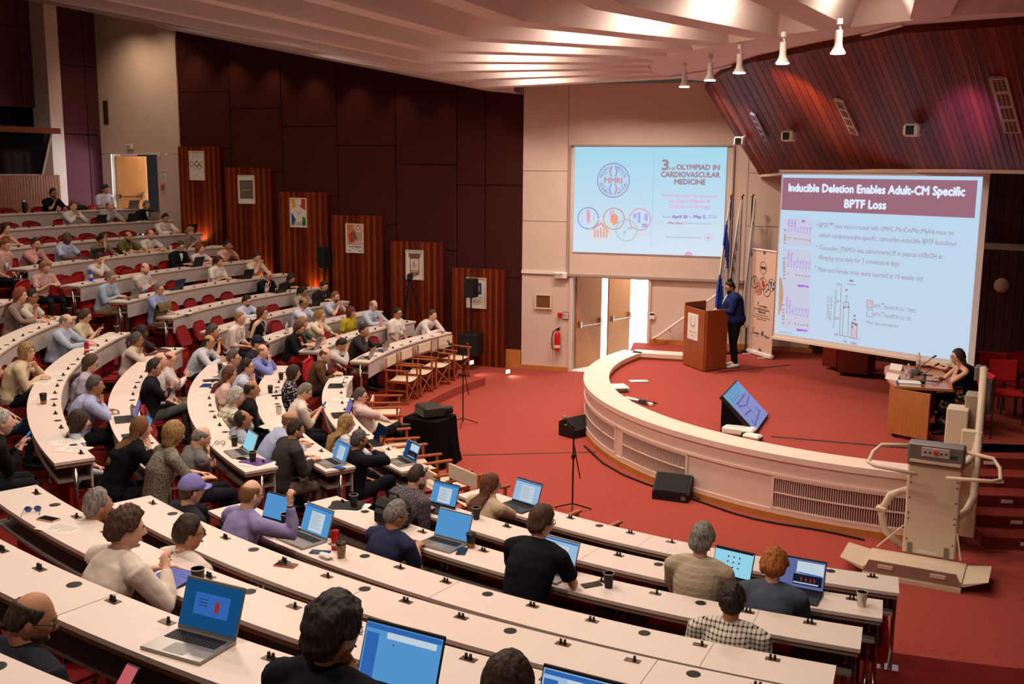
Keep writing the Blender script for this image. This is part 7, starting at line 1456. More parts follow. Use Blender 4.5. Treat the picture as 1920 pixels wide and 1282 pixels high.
PP(628, 556, 3, 's', 'lbr', 'polo', 'b9bccc', 'clasp', 'grey bearded man in pale blue shirt, hands folded at his mouth', beard=2, lean=18, g=1, watch=0)
PP(465, 567, 4, 's', 'blk', 'shirt', 'c2cade', 'desk', 'dark haired man with glasses in light blue shirt, forearms on the desk', g=1, beard=1, pitch=16)
PP(450, 597, 3, 's', 'bln', 'shirt', 'e2d4c8', 'lap', 'sandy haired man in white shirt with sunglasses on his lanyard', lan=1, pitch=-2, watch=2)
PP(493, 588, 3, 'lc', 'aub', 'tank', '17151a', 'low', 'woman with long curly dark hair and glasses in black sleeveless top', g=1, lan=1, pitch=0, skin='p')
PP(601, 592, 2, 'pl', 'bln', 'tee', 'd8c8a8', ('desk', 'cheek'), 'blond woman with pinned up hair and dark glasses in cream top', g=1, fem=True, skin='p')
PP(567, 606, 2, 'k', 'bln', 'blouse', '3a4438', 'desk', 'woman with sunglasses pushed up on her blond hair, half hidden', pat='print', tc2='8a8a78')
PP(561, 616, 2, 'l', 'aub', 'suit', '151318', 'type', 'woman with long brown hair in black blazer and red skirt typing on a silver laptop', pitch=28, tie=('8a1f1c', 'a02420'), pants='a01c1c', skin='p')
PP(9, 459, 6, 's', 'lbr', 'shirt', 'c89088', 'low', 'man in pink checked shirt with name badge at the left picture edge', lan=2, pitch=20, pat='check', tc2='e0c4b8', watch=2)
PP(91, 503, 6, 'cc', 'bln', 'blouse', 'cfa8a0', 'type', 'woman with curly blond hair in pink patterned blouse writing at the aisle', pat='print', tc2='a86a68', pitch=24, face=-118, fem=True, skin='p')
PP(186, 485, 6, 's', 'dbr', 'shirt', 'd0c2b6', ('desk', 'brow'), 'dark haired man in pale shirt with hand to his forehead by a blue bottle', pitch=24, lean=16)
PP(270, 502, 6, 'x', 'red', 'shirt', 'cfc6c0', 'cross', 'bald man with reddish beard in pale shirt, arms crossed', beard=1, pitch=12, skin='p')
PP(207, 520, 5, 's', 'gry', 'shirt', 'a4b2c4', 'type', 'grey haired man with glasses in light blue shirt and beige trousers typing at the aisle', g=1, pitch=16, lean=14, pants='9a7c5a')
PP(298, 542, 5, 's', 'gry', 'shirt', '8c98c0', ('lap', 'reach'), 'grey haired man with glasses in blue shirt, one arm stretched along the desk', g=1, lan=2, lean=6, pants='8a7458')
PP(59, 556, 5, 's', 'blk', 'tee', 'cfc2b4', ('desk', 'chin'), 'young man with black hair and glasses in cream T-shirt, fist at his chin', g=1, skin='t', lean=18)
PP(37, 553, 5, 'lc', 'red', 'shirt', '8a7468', 'desk', 'woman with long curly red hair hidden behind the young man in cream', skin='p')
# middle block
PP(124, 603, 4, 'b', 'gry', 'shirt', 'a8b4c6', ('desk', 'desk'), 'bald man with glasses in light blue shirt beside a red drink can', g=1, pitch=26, skin='p', fat=1.12)
PP(161, 594, 4, 'p', 'brn', 'blouse', 'c8b89c', 'phone', 'woman with brown bun and glasses in cream blouse holding a phone', g=1, pitch=20, skin='p')
PP(51, 661, 4, 'k', 'bln', 'sweater', 'd4bf9c', ('chin', 'type'), 'woman with short blond hair and glasses in fluffy cream sweater writing', g=1, yaw=-25, pitch=-4, skin='p', fat=1.08, lean=16)
PP(168, 680, 3, 'l', 'brn', 'blouse', 'b0a6b8', 'low', 'woman with long brown hair and glasses in lilac top looking down', g=1, pitch=24, skin='p')
PP(178, 723, 3, 's', 'sgr', 'shirt', 'a8aed0', ('type', 'chin'), 'dark greying man with moustache in light blue shirt, hand over his mouth', skin='t', beard=0, lan=1, fat=1.15, lean=16)
PP(260, 640, 3, 'pl', 'sgr', 'sweater', 'c8b8a8', ('low', 'chin'), 'woman with greying dark hair and glasses in pale cardigan, hand at her chin', g=1, skin='t', lan=1, fem=True)
PP(268, 625, 4, 'pl', 'blk', 'blouse', '3a3030', 'desk', 'dark skinned young woman behind the woman in the pale cardigan', skin='d', fem=True, pitch=14)
PP(289, 690, 2, 's', 'blk', 'sweater', '1b1a24', 'cross', 'young man with black hair and glasses in dark hoodie and grey jeans, arms crossed', g=1, skin='m', lan=1, lean=2, pants='4a4c4a', crossed=1)
PP(300, 676, 3, 'x', 'lbr', 'polo', 'd6ccc6', 'low', 'bald man in white shirt beside the young man in the dark hoodie', skin='p', lean=4)
PP(318, 674, 3, 'b', 'brn', 'shirt', 'd2c8c4', 'cross', 'man with receding brown hair and glasses in white striped shirt', g=1, pitch=14, pants='8a7458', lean=2)
PP(148, 792, 4, 'k', 'dbr', 'shirt', '8c94a0', 'low', 'woman with straight dark brown hair in blue striped shirt', skin='p', pat='vstripe', tc2='c0c4cc', lean=4)
PP(7, 794, 5, 's', 'wht', 'sweater', '141214', ('phone', 'phone'), 'white bearded man in black sweater photographing with his phone', beard=1, skin='p', fat=1.1, lean=16)
PP(-14, 695, 5, 'l', 'dbr', 'blouse', '201c1c', 'low', 'person in black floral top and jeans cut by the left picture edge', pants='2c3a4c', pat='print', tc2='d0c8c0', lean=4)
PP(394, 642, 2, 'b', 'blk', 'shirt', 'b4b8c0', ('desk', 'desk'), 'dark haired man with glasses in pale striped shirt and black trousers leaning on the desk', g=1, skin='m', pat='vstripe', tc2='d0d0d4', lean=22, pitch=0)
PP(400, 624, 3, 'w', 'sgr', 'tee', '2a2a30', 'clasp', 'grey curly haired man with clasped hands behind the man in the striped shirt', skin='m')
PP(436, 670, 2, 's', 'sgr', 'shirt', '8c8a88', 'low', 'greying man with glasses half hidden behind the dark haired man in the blue check shirt', g=1, pitch=4)
PP(430, 702, 1, 'l', 'aub', 'tee', 'd2b0a8', 'low', 'woman with straight brown hair and glasses in pale pink top', g=1, skin='p')
PP(464, 688, 1, 's', 'blk', 'shirt', 'a8b4cc', ('low', 'chin'), 'dark haired man with glasses in blue checked shirt with fist at his chin', g=1, pat='check', tc2='c8d0dc', lean=10, pitch=-2, watch=2)
PP(494, 660, 1, 'x', 'lbr', 'shirt', '7c86c4', ('face', 'face'), 'bald man in blue shirt covering his face with both hands', skin='p', lean=18)
PP(482, 643, 2, 'cap', 'dbr', 'tee', '2a2830', 'low', 'person in dark navy baseball cap behind the man covering his face', hand_extra='15162a')
PP(471, 729, 1, 'b', 'blk', 'sweater', '121114', 'lap', 'bald dark skinned man in black sweater', skin='t', fat=1.1, lean=6)
PP(445, 747, 1, 'w', 'wht', 'shirt', 'cfc6b0', ('low', 'chin'), 'man with curly white hair in olive and white checked shirt, hand at his mouth', pat='bigcheck', tc2='7a7658', skin='p', fat=1.12, lean=14)
PP(456, 789, 1, 'r', 'blk', 'shirt', '9aa2ae', 'low', 'dark haired balding man in grey blue shirt looking up', skin='t', pitch=-16, lean=2)
PP(550, 699, 0, 'k', 'dbr', 'blouse', '1c1c24', 'low', 'woman with dark brown bob and glasses in black floral top', g=1, pat='floral', tc2='b8b0b0', skin='p', lean=4)
PP(572, 735, 0, 's', 'gry', 'shirt', 'd8ccbc', 'phone', 'grey haired man with glasses in cream shirt looking at his phone', g=1, pitch=28, lan=1, skin='p', watch=2, lean=12)
PP(541, 788, 0, 'x', 'lbr', 'shirt', 'a9b0cc', 'desk', 'bald man in light blue shirt behind the man in the grey jacket', skin='m', lean=26, yaw=-15)
PP(553, 805, 1, 's', 'dbr', 'suit', '3a3532', 'type', 'man with short greying beard and glasses in dark grey jacket typing on a laptop', g=1, beard=1, pitch=10, pants='6a5a50', lean=14)
PP(610, 666, 0, 'x', 'brn', 'suit', '5a3c26', 'type', 'bald man in brown tweed suit and tie typing on a laptop', pitch=28, skin='p', tie=('1c1c20', 'd8d0c8'), lean=14)
PP(638, 645, 1, 's', 'blk', 'shirt', 'c8beb8', ('lap', 'brow'), 'dark haired person in white shirt bowing with hand at the brow', pitch=34, lean=26, skin='m')
PP(682, 619, 0, 's', 'blk', 'sweater', '35302e', ('reach', 'chin'), 'young man with black hair in dark grey cardigan, hand at his chin, behind a laptop', skin='m', lan=1, lean=16)
PP(659, 588, 1, 'k', 'aub', 'blouse', 'b09c28', 'low', 'woman with dark bob in mustard yellow blouse', skin='m', lean=8)
PP(700, 573, 1, 'b', 'gry', 'shirt', 'b6bed0', 'desk', 'balding man with glasses in pale blue shirt beside a pink bottle', g=1, pitch=24, lan=1, skin='p')
PP(745, 586, 0, 's', 'blk', 'polo', 'dccec6', 'low', 'dark haired man with glasses in white shirt sitting upright in the front row', g=1, skin='m', lan=2, pitch=2, fat=1.1, lean=3)
PP(809, 590, 0, 's', 'brn', 'sweater', 'd8ccc4', 'front', 'young man in white sweater resting his folded hands on the front desk', pitch=8, lean=26, skin='p')
PP(649, 795, 0, 'l', 'bln', 'shirt', 'c8bcb4', ('cheek', 'desk'), 'woman with long fair hair and glasses in white and blue striped top', g=1, pat='hstripe', tc2='8c9ab8', skin='p', lean=8)
PP(674, 828, 0, 's', 'sgr', 'suit', '15151c', ('low', 'cup'), 'grey haired man in dark navy blazer drinking from a black paper cup', g=1, skin='m', kneeup=0, crossed=1, pants='1c1a26', lean=4)
PP(379, 822, 2, 'b', 'gry', 'polo', '6e6a68', 'cross', 'balding fair haired man in grey polo shirt with crossed arms looking down', pitch=30, skin='p', fat=1.15, lean=10, lan=1)
PP(318, 808, 3, 'k', 'bln', 'blouse', '8a8070', 'desk', 'woman with chin length blond hair in patterned jacket', pitch=16, pat='print', tc2='3a362e', skin='p', lean=12)
PP(260, 802, 3, 'l', 'lbr', 'suit', '101014', ('desk', 'chin'), 'woman with very long light brown hair in black jacket, hands at her mouth', skin='p', lean=20, fat=1.05)
# near block
PP(469, 926, 3, 'b', 'lbr', 'shirt', '9088b4', ('type', 'fist'), 'bald bearded man with glasses in lavender shirt raising one fist', g=1, beard=1, lan=1, pitch=10, skin='p', watch=1, lean=12, fixrow=1)
PP(361, 922, 3, 'cap', 'brn', 'tee', '2a2a30', 'low', 'person with curly brown hair under a lavender baseball cap', hand_extra='8078b4', lean=8, fixrow=1)
PP(185, 952, 4, 's', 'gry', 'shirt', '7a3028', 'low', 'grey haired head seen from behind in front of the sixth desk', skin='m', lean=4, pitch=0, fixrow=1)
PP(236, 992, 5, 'w', 'brn', 'shirt', 'dfcfc0', ('desk', 'pen'), 'brown haired young man in white shirt writing on a tablet with a stylus', lan=1, skin='p', yaw=-22, pitch=10, lean=16, fixrow=1)
PP(354, 1002, 4, 's', 'dbr', 'shirt', 'e0d2c6', 'low', 'man with short dark hair and glasses in white shirt, seen from behind', g=1, lan=1, skin='m', yaw=-18, lean=2, fixrow=1)
PP(72, 1166, 6, 'b', 'dbr', 'suit', '23222a', ((.18, .33, .70), (.32, .34, .70)), 'balding man with glasses in dark grey jacket looking at his phone in the foreground', g=1, beard=1, lan=1, pitch=22, yaw=-32, skin='m', lean=14, fixrow=1)
PP(622, 1186, 6, 'c', 'blk', 'suit', '14141a', ('desk', 'cheek'), 'man with thick black curly hair in dark jacket facing away behind a big laptop', g=1, lan=1, skin='m', lean=12, yaw=-20, beard=1, fixrow=1)
PP(745, 968, 2, 's', 'gry', 'polo', '2a2c48', 'type', 'short grey haired man with glasses in navy polo shirt typing', g=1, lan=0, pitch=14, yaw=-20, skin='m', watch=0, lean=16, fixrow=1)
PP(779, 893, 1, 'r', 'dbr', 'shirt', '4a4248', 'type', 'balding dark bearded man in dotted dark shirt typing on a laptop', beard=2, pitch=22, lean=22, skin='p', pat='print', tc2='7a7078', fixrow=1)
PP(921, 912, 0, 'l', 'aub', 'sweater', 'c0a888', ('type', 'cheek'), 'woman with long brown hair and glasses in beige sweater behind a laptop', g=1, pitch=8, yaw=-25, skin='p', lean=12, fixrow=1)
PP(1010, 977, 2, 'w', 'brn', 'tee', '121114', 'desk', 'brown haired man with glasses in black T-shirt leaning over his desk', g=1, lan=1, skin='p', yaw=-25, fat=1.12, lean=16, fixrow=1)
PP(1316, 1012, 1, 'w', 'gry', 'polo', 'a8957c', 'type', 'grey haired man in beige striped polo shirt seen from behind', skin='p', pat='hstripe', tc2='b6a48c', fat=1.05, lean=8, yaw=-10, fixrow=1)
PP(1452, 1062, 1, 'cc', 'gin', 'tee', '4c5260', 'type', 'ginger curly haired person in blue grey T-shirt at a laptop', lan=1, skin='p', lean=12, yaw=-5, pitch=10, fixrow=1)
PP(1374, 1132, 2, 's', 'blk', 'shirt', 'd8ccbc', 'low', 'black haired man in black and white checked shirt seen from behind', pat='check', tc2='26221e', skin='t', lan=1, lean=8, fixrow=1)
PP(950, 1282, 6, 'l', 'dbr', 'tee', '1c1a20', 'low', 'top of a dark haired head at the bottom edge of the picture', skin='p', lean=4, fixrow=1)
# the man in the director's chair
PP(674, 744, 0, 's', 'sgr', 'shirt', 'd2b8b0', ('lap', 'cheek'), 'grey haired man with glasses leaning back in a director chair with crossed legs', g=1, r=8.42, zf=.165, lean=-14, kneeup=1, pants='14141c', skin='p', yaw=-10, sock='d')
# on the stage
spk = G(1374, 688, SZ)
person(0, 0, 0, 'u', 'blk', 'suit', '1c2a58', ('lectern', 'pocket'), 'bearded speaker with hair bun in navy suit standing at the lectern', g=1, beard=2, skin='m', pos=(spk[0], spk[1], SZ), face=R_(0)+88, stand=1, lean=6, pitch=18, fat=1.3, pants='121114', sock='w', lodf=1, yaw=15, hs=.97)
w1 = G(1794, 666, SZ+1.15); w2 = G(1774, 646, SZ+1.10)
person(0, 0, 0, 'l', 'dbr', 'tank', '0e0d10', ('cheek', 'desk'), 'woman with long dark hair in black sleeveless top, chin on hand, at the panel table', g=1, skin='l', pos=(w1[0]+.27, w1[1], SZ), face=86, lean=16, pants='2a2620', pantpat='a89c80', lodf=1, yaw=5, Rf=-.02)
person(0, 0, 0, 'w', 'dbr', 'blouse', 'cfc4b4', 'desk', 'woman with curly dark hair and glasses in cream blouse at the panel table', g=1, skin='l', pos=(w2[0]+.24, w2[1], SZ), face=88, lean=14, lodf=1, yaw=5, fem=True)
import time as _t; _t0 = _t.time(); solve_people(); print('people', _t.time()-_t0)
# seats: one behind every desk place that the picture can show
GRP = "red seats of the hall"
ORD = ROWN+["twelfth", "thirteenth", "fourteenth", "fifteenth", "sixteenth", "seventeenth", "eighteenth", "nineteenth", "twentieth"]
for sec, i in DESKS:
    a0, a1 = SECT[sec](i); r_ = RR[i]+.86; ns = int(r_*abs(R_(a1-a0))/.60)
    occ = [t_ for t_, _ in PEOPLE_TH.get(i, []) if a0-3 < t_ < a1+3]; lab = 'tipped up red seat, %s row, %s' % (ROWN[i], SECN[sec])
    for t_, lb in PEOPLE_TH.get(i, []):
        if a0-3 < t_ < a1+3: seat(t_, i, True, 'red seat under the '+' '.join(lb.replace(',', '').split()[:12]), 'occupied red seats')
    for k in range(ns):
        th = a0+(a1-a0)*(k+.5)/ns
        if any(abs(th-t_)*R_(1)*r_ < .52 for t_ in occ): continue
        P = pol(th, r_, ZF[i]+.6); v = P-CAM0; d_ = float(v[1]*math.cos(PIT)-v[2]*math.sin(PIT))
        if d_ < 2.0: continue
        x_ = 960+F*v[0]/d_; y_ = 641-F*(v[1]*math.sin(PIT)+v[2]*math.cos(PIT))/d_
        if x_ < -40 or y_ > 1330 or x_ > 1960: continue
        seat(th, i, False, 'empty red seat, %s from the near aisle, %s row, %s' % (ORD[ns-1-k], ROWN[i], SECN[sec]), GRP)
# ------------------------------------------------------------------ things on the desks
def ondesk(px, py, row=None):
    best = None
    for i in range(11):
        if ZD[i] > HC-.4: continue
        P = G(px, py, ZD[i]); th, r = topol(P); e = abs(r-(RR[i]+.18))*(.25 if i == row else 1)
        if not -123.5 < th < -17: continue
        if best is None or e < best[0]: best = (e, i, th, r)
    e, i, th, r = best; ITM.append((e, px, py, i, row, th)); th = min(max(th, -121.6), -18); r = min(max(r, RR[i]+.06), RR[i]+.31); return pol(th, r, ZD[i]), th, i
ITM = []
def ui_mail(b, w): rectf(b, -w*.47, w*.47, w*.24, w*.29, 1, 0); rectf(b, -w*.2, w*.42, w*.17, w*.235, 0, 0); rectf(b, -w*.46, -w*.3, -w*.27, w*.2, 1, 0); discf(b, -w*.1, w*.12, w*.012, 10, 3); linef(b, -w*.46, -w*.28, w*.46, -w*.28, .008, 2)
def ui_doc(b, w): rectf(b, -w*.22, w*.26, -w*.26, w*.18, 0, 0); rectf(b, -w*.47, w*.47, w*.25, w*.285, 1, 0); [linef(b, -w*.18, w*(.14-.03*k), w*(.05+.15*((k*5) % 3)/2), w*(.14-.03*k), .0016, 2) for k in range(12)]
def ui_faces(b, w): [discf(b, -w*.13+w*.14*i, w*.14-w*.12*j, w*.022, 12, 2) for i in range(3) for j in range(3)]; [discf(b, -w*.13+w*.14*i, w*.14-w*.12*j, w*.013, 10, 3, z=.003) for i in range(3) for j in range(3)]; linef(b, -w*.47, w*.285, w*.47, w*.285, .012, 2)
def ui_photo(b, w): rectf(b, -w*.18, w*.44, -w*.24, -w*.02, 2, 0); rectf(b, -w*.12, w*.46, w*.0, w*.26, 0, .001); linef(b, -w*.1, w*.02, w*.42, -w*.0, .008, 1, .003); [linef(b, x*w, -w*.16, x*w, -w*.08, .012, 3) for x in (.0, .1, .2, .28)]; [discf(b, w*(-.15+.03*k), -w*.2, .006, 6, 0, z=.003) for k in range(18)]
def ui_slide(b, w): rectf(b, -w*.28, w*.3, -w*.12, w*.16, 1, 0); rectf(b, w*.07, w*.15, -w*.06, w*.08, 3, .003); [linef(b, -w*.2, w*(.08-.04*k), -w*.05, w*(.08-.04*k), .003, 2) for k in range(3)]
LAPS = [(570, 1012, 3, 'b', 's', .36, ui_doc, 'open laptop with blue document, beside the red drink can', 0), (842, 1016, 2, 'b', 's', .36, None, 'silver laptop used by the man in the navy polo shirt', 4), (832, 950, 1, 'b', 'k', .33, ui_doc, 'laptop used by the man in the dotted dark shirt', 8),
 (972, 950, 0, 'w', 'k', .36, ui_doc, 'laptop in front of the woman in the beige sweater', 0), (1036, 1070, 2, 'w', 's', .36, ui_doc, 'laptop with white spreadsheet behind the man in the black T-shirt', -4), (1362, 1090, 1, 'c', 'k', .34, ui_faces, 'laptop with a page of round portraits, right of the beige polo shirt', -8),
 (1496, 1112, 1, 'p', 'k', .36, ui_photo, 'dark laptop with a crowd photo on screen, by the ginger haired person', -4), (345, 1216, 6, 'd', 's', .36, ui_slide, 'big silver laptop with dark blue screen in the foreground', 6), (735, 1306, 6, 'b', 'k', .40, ui_mail, 'large laptop with an e-mail page beside the curly black haired man', 0),
 (1112, 1352, 6, 'w', 'k', .38, ui_mail, 'laptop cut off by the bottom edge of the picture', -3), (488, 988, 3, 'b', 'k', .33, None, 'laptop behind the raised fist of the man in lavender', 10),
 (617, 869, 1, 'b', 's', .33, ui_doc, 'laptop used by the man in the dark grey jacket', 0), (438, 852, 2, 'c', 's', .33, None, 'laptop with bright cyan screen and pink notes at the near desk end', 0), (704, 831, 0, 'k', 'k', .33, None, 'black laptop with a mostly dark screen beside the orange cup', 0), (757, 866, 0, 'd', 's', .33, ui_photo, 'silver laptop with dark teal screen at the near end of the front desk', 0),
 (634, 724, 0, 'c', 'k', .31, None, 'black laptop with bright cyan screen before the man in brown tweed', 0), (640, 779, 0, 'v', 'k', .31, None, 'laptop with violet screen on the middle front desk', 0), (733, 659, 0, 'v', 's', .31, None, 'laptop of the young man in the dark grey cardigan', 0), (682, 671, 0, 'k', 's', .31, None, 'grey laptop at the aisle end of the far front desk', 0), (585, 655, 1, 'k', 's', .31, None, 'silver laptop of the woman in the black blazer', 0),
 (284, 817, 3, 'b', 'k', .33, None, 'laptop with blue screen between the two blond women', 0), (246, 786, 3, 'v', 'k', .33, None, 'laptop by the man with his hand over his mouth', 0), (438, 521, 5, 'k', 'k', .32, None, 'black laptop of the woman in the white blouse', 0), (521, 548, 4, 'k', 'k', .32, None, 'black laptop of the balding man in the black T-shirt', 0), (592, 574, 3, 'k', 'k', .32, None, 'black laptop of the man in the brown sweater', 0), (357, 499, 6, 'k', 'k', .32, None, 'black laptop of the man in the black suit, seventh row', 0),
 (341, 436, 7, 'k', 'k', .32, None, 'dark laptop against the white wall corner', 0), (297, 414, 8, 'k', 's', .32, None, 'brownish laptop of the grey haired man in the black suit', 0), (232, 415, 9, 'k', 'k', .3, None, 'small black laptop left of the black suited man', 0), (168, 418, 9, 'k', 'k', .3, None, 'dark laptop right of the man with clasped hands', 0), (216, 390, 10, 'k', 's', .32, None, 'grey laptop in the top row', 0), (168, 484, 7, 'k', 'k', .32, None, 'black laptop of the dark skinned man in light blue', 0), (248, 560, 4, 'k', 's', .3, None, 'silver laptop of the grey haired man at the aisle', 0), (330, 543, 5, 'k', 'b', .32, None, 'open blue black laptop without a user on a far desk', 0)]
for px, py, row, scr, bd, w, ui, lb, dy in LAPS:
    P, th, i = ondesk(px, py, row)
    laptop(pol(th, RR[i]+.19, ZD[i]), R_(th+dy), lb, scr, bd, w, 20, ui)
for px, py, row, k, lb in [(672, 947, 2, 'k', 'black paper cup by the black folder'), (536, 988, 3, 'k', 'black paper cup left of the laptop with the blue document'), (1141, 1101, 2, 'k', 'black paper cup right of the phone near the black T-shirt man'), (883, 1026, 2, 'L', 'black and orange paper cup beside the navy polo man'), (893, 973, 1, 'k', 'black paper cup behind the woman in the beige sweater'), (1615, 1136, 1, 'w', 'white paper cup with wavy lines at the right end of the second desk'), (372, 1100, 5, 'k', 'black paper cup by the tablet'), (640, 1045, 3, 'p', 'patterned paper cup with black lid by the red can'),
  (474, 866, 2, 'k', 'black cup right of the cyan laptop'), (440, 836, 2, 'k', 'black cup behind the cyan laptop'), (314, 869, 3, 'k', 'black cup beside the woman in the black jacket'), (507, 737, 1, 'k', 'black cup in the middle of the second desk, middle block'), (529, 712, 1, 'k', 'black cup by the woman in the floral black top'), (523, 777, 1, 'w', 'white patterned cup on the second desk, middle block'), (413, 695, 2, 'k', 'black cup in front of the man in the striped shirt'), (251, 780, 3, 'w', 'white patterned cup on the fourth desk, middle block'), (82, 757, 4, 'L', 'black cup with orange base by the woman in the fluffy sweater'), (219, 624, 4, 'k', 'black cup at the far end of the fifth desk'), (131, 590, 5, 'k', 'black cup behind the woman with the bun'), (718, 834, 0, 'o', 'orange cup with black lid beside the dark screened laptop'), (607, 643, 1, 'w', 'white cup behind the silver laptop, far block'), (253, 478, 7, 'w', 'white cup by the man in the green polo shirt'), (320, 470, 7, 'w', 'white cup right of the bald man in the white T-shirt'), (794, 628, 0, 'w', 'small pale cup beside the young man in the white sweater')]:
    P, th, i = ondesk(px, py, row); cup(P, lb, k)
def can(P, lb): t = thing('drink_can', lb, 'can', P); MB().lathe([(.026, 0), (.033, .008), (.033, .145), (.027, .158), (.026, .160), (0, .158)], n=18).obj('can_body', mat('can_red', 'b8202a', .3, metal=.4), t, smooth=False); MB().lathe([(.0333, .04), (.0333, .06)], n=18).obj('pale_band', M_paper, t)
can(ondesk(629, 1030, 3)[0], 'red drink can beside the patterned cup, near block'); can(ondesk(163, 661, 4)[0], 'red drink can before the man in light blue shirt, middle block')
bottle(ondesk(493, 549, 4)[0], 'clear water bottle beside the balding man in the black T-shirt'); bottle(ondesk(538, 625, 2)[0], 'clear water bottle beside the woman with the brown hair, far block'); bottle(ondesk(171, 527, 5)[0], 'blue sports bottle on the sixth desk, far block', .25, .04, None, mat('blue_plastic', '1c4fc0', .3)); bottle(ondesk(714, 612, 1)[0], 'pink bottle beside the balding man in pale blue', .25, .036, None, mat('pink_plastic', 'c88a90', .4))
a_th = topol(GC(42, 380, O, RR[10]+.2, far=True))[0]; t = thing('travel_mug', 'black travel mug with pale lid on the top desk', 'mug', pol(a_th, RR[10]+.15, ZD[10])); MB().lathe([(.035, 0), (.05, .1), (.05, .24), (.045, .25), (0, .25)], n=16).obj('body', M_black, t, smooth=True); MB().sweep([(.045, 0, .2), (.09, 0, .18), (.09, 0, .09), (.045, 0, .07)], .01, 6).obj('handle', M_black, t); MB().lathe([(.03, .25), (.02, .29), (0, .30)], n=12).obj('lid', M_paper, t)
a_th = topol(GC(152, 385, O, RR[10]+.5, far=True))[0]; bag(pol(a_th, RR[10]+.62, ZF[10]+.50), 'black bag on a seat in the top row', R_(a_th), (.4, .3, .36), '17171a')
for px, py, row, cs, scr, on, rz, lb in [(91, 974, 5, 'c8a070', '0c0c10', 0, -70, 'black screened phone in a tan case on the sixth desk'), (536, 1060, 4, 'c8502c', '0c0c10', 0, -70, 'phone in an orange case alone on the fifth desk'), (600, 1036, 3, '3a3f4c', '2a3348', 0, -60, 'phone beside the crumpled tissue'), (866, 1034, 2, '17171a', '0c0c10', 0, 30, 'black phone near the black and orange cup'), (1109, 1097, 2, '4a4640', '15151a', 0, -35, 'phone by the elbow of the man in the black T-shirt'), (634, 877, 1, '16213c', '3c78d8', 1, -70, 'phone with a lit blue screen at the desk end'), (545, 741, 1, '17171a', '0c0c10', 0, 20, 'small dark phone on the second desk, middle block'), (457, 861, 2, '1a1817', '0f0f12', 0, -60, 'black glasses case beside the cyan laptop')]:
    P, th, i = ondesk(px, py, row); phone(P, lb, R_(th+rz), scr, cs, bool(on))
M_folderp = mat('folder_purple', '5a3a7c', .6); M_folderk = mat('folder_black', '1a1714', .5)
for px, py, row, w, h, n, rz, col, lb in [(112, 990, 5, .17, .30, 1, -72, None, 'loose white paper sheet on the sixth desk'), (482, 869, 2, .24, .32, 4, -70, None, 'stack of loose papers under the purple folder'), (655, 951, 2, .26, .34, 2, -60, None, 'cream papers under the black folder'), (665, 748, 0, .21, .30, 3, -30, None, 'papers on the middle front desk'), (640, 712, 0, .21, .29, 4, -30, None, 'open notebook of the man in brown tweed'), (391, 736, 2, .22, .25, 3, 0, None, 'open white notebook on the third desk, middle block'), (413, 706, 2, .22, .3, 2, 40, None, 'papers beside the black cup, third desk'), (107, 700, 4, .22, .3, 2, 20, None, 'papers under the hand of the woman in the fluffy sweater'), (85, 716, 4, .21, .3, 1, 60, None, 'white sheet with a red pen, middle block'), (80, 745, 4, .2, .26, 2, 70, None, 'notepad beside the cup with the orange base'), (203, 634, 4, .2, .28, 4, 10, None, 'white book at the far end of the fifth desk'), (183, 642, 4, .2, .28, 1, 10, None, 'sheet beside the white book, fifth desk'), (128, 828, 4, .21, .3, 1, 0, None, 'crossword like sheet near the end of the fifth desk'), (138, 842, 4, .21, .3, 2, -50, None, 'printed form at the near end of the fifth desk'), (506, 798, 1, .2, .28, 3, 20, None, 'open papers by the bald man in light blue'), (716, 655, 0, .2, .28, 2, 10, None, 'papers beside the violet laptop, far block'), (655, 630, 1, .2, .28, 2, 10, None, 'papers in front of the yellow blouse'), (518, 629, 2, .2, .28, 2, 10, None, 'papers beside the woman in the black sleeveless top'), (142, 534, 5, .2, .28, 2, 10, None, 'white papers at the aisle end of the sixth desk'), (262, 553, 4, .2, .28, 2, 10, None, 'papers behind the silver aisle laptop'), (345, 587, 3, .21, .29, 2, 10, None, 'papers under the outstretched arm, far block'), (404, 461, 6, .3, .3, 2, 10, None, 'papers against the tallest wood panel')]:
    P, th, i = ondesk(px, py, row); paper(P, lb, R_(th+rz), w, h, n, col=col)
P, th, i = ondesk(480, 866, 2); paper(P+[0, 0, .007], 'purple folder at the near end of the third desk, middle block', R_(th-70), .22, .30, 2, 'folder', 'folder', M_folderp)
P, th, i = ondesk(650, 948, 2); paper(P+[0, 0, .004], 'black quilted folder lying on cream papers', R_(th-55), .24, .30, 3, 'folder', 'folder', M_folderk)
P, th, i = ondesk(396, 713, 2); paper(P, 'closed dark notebook on the third desk, middle block', R_(th), .16, .22, 5, 'notebook', 'notebook', M_folderk)
P, th, i = ondesk(386, 723, 2); phone(P, 'tablet with a blue picture beside the open notebook', R_(th+80), '2c4f8a', '2a2420', True).scale = (1.8, 1.4, 1)
P, th, i = ondesk(326, 1086, 5); t = thing('tablet', 'tablet with lit lilac notes page under the stylus', 'tablet', P+[0, 0, .012], R_(th+8)); t.rotation_euler = (R_(8), 0, R_(th+8)); MB().bevbox((0, 0, 0), (.26, .20, .012), .005).obj('case', M_black, t); b = MB(); rectf(b, -.118, .118, -.088, .088, 0, .0068); b.obj('screen', glow('tab_lilac', '8f8fd4', .75), t); b = MB(); [linef(b, -.09, .06-.02*k, .02+.05*(k % 3), .06-.02*k, .003, 0, .0074) for k in range(6)]; b.obj('handwriting', glow('tab_ink', '5a58a0', .6), t)
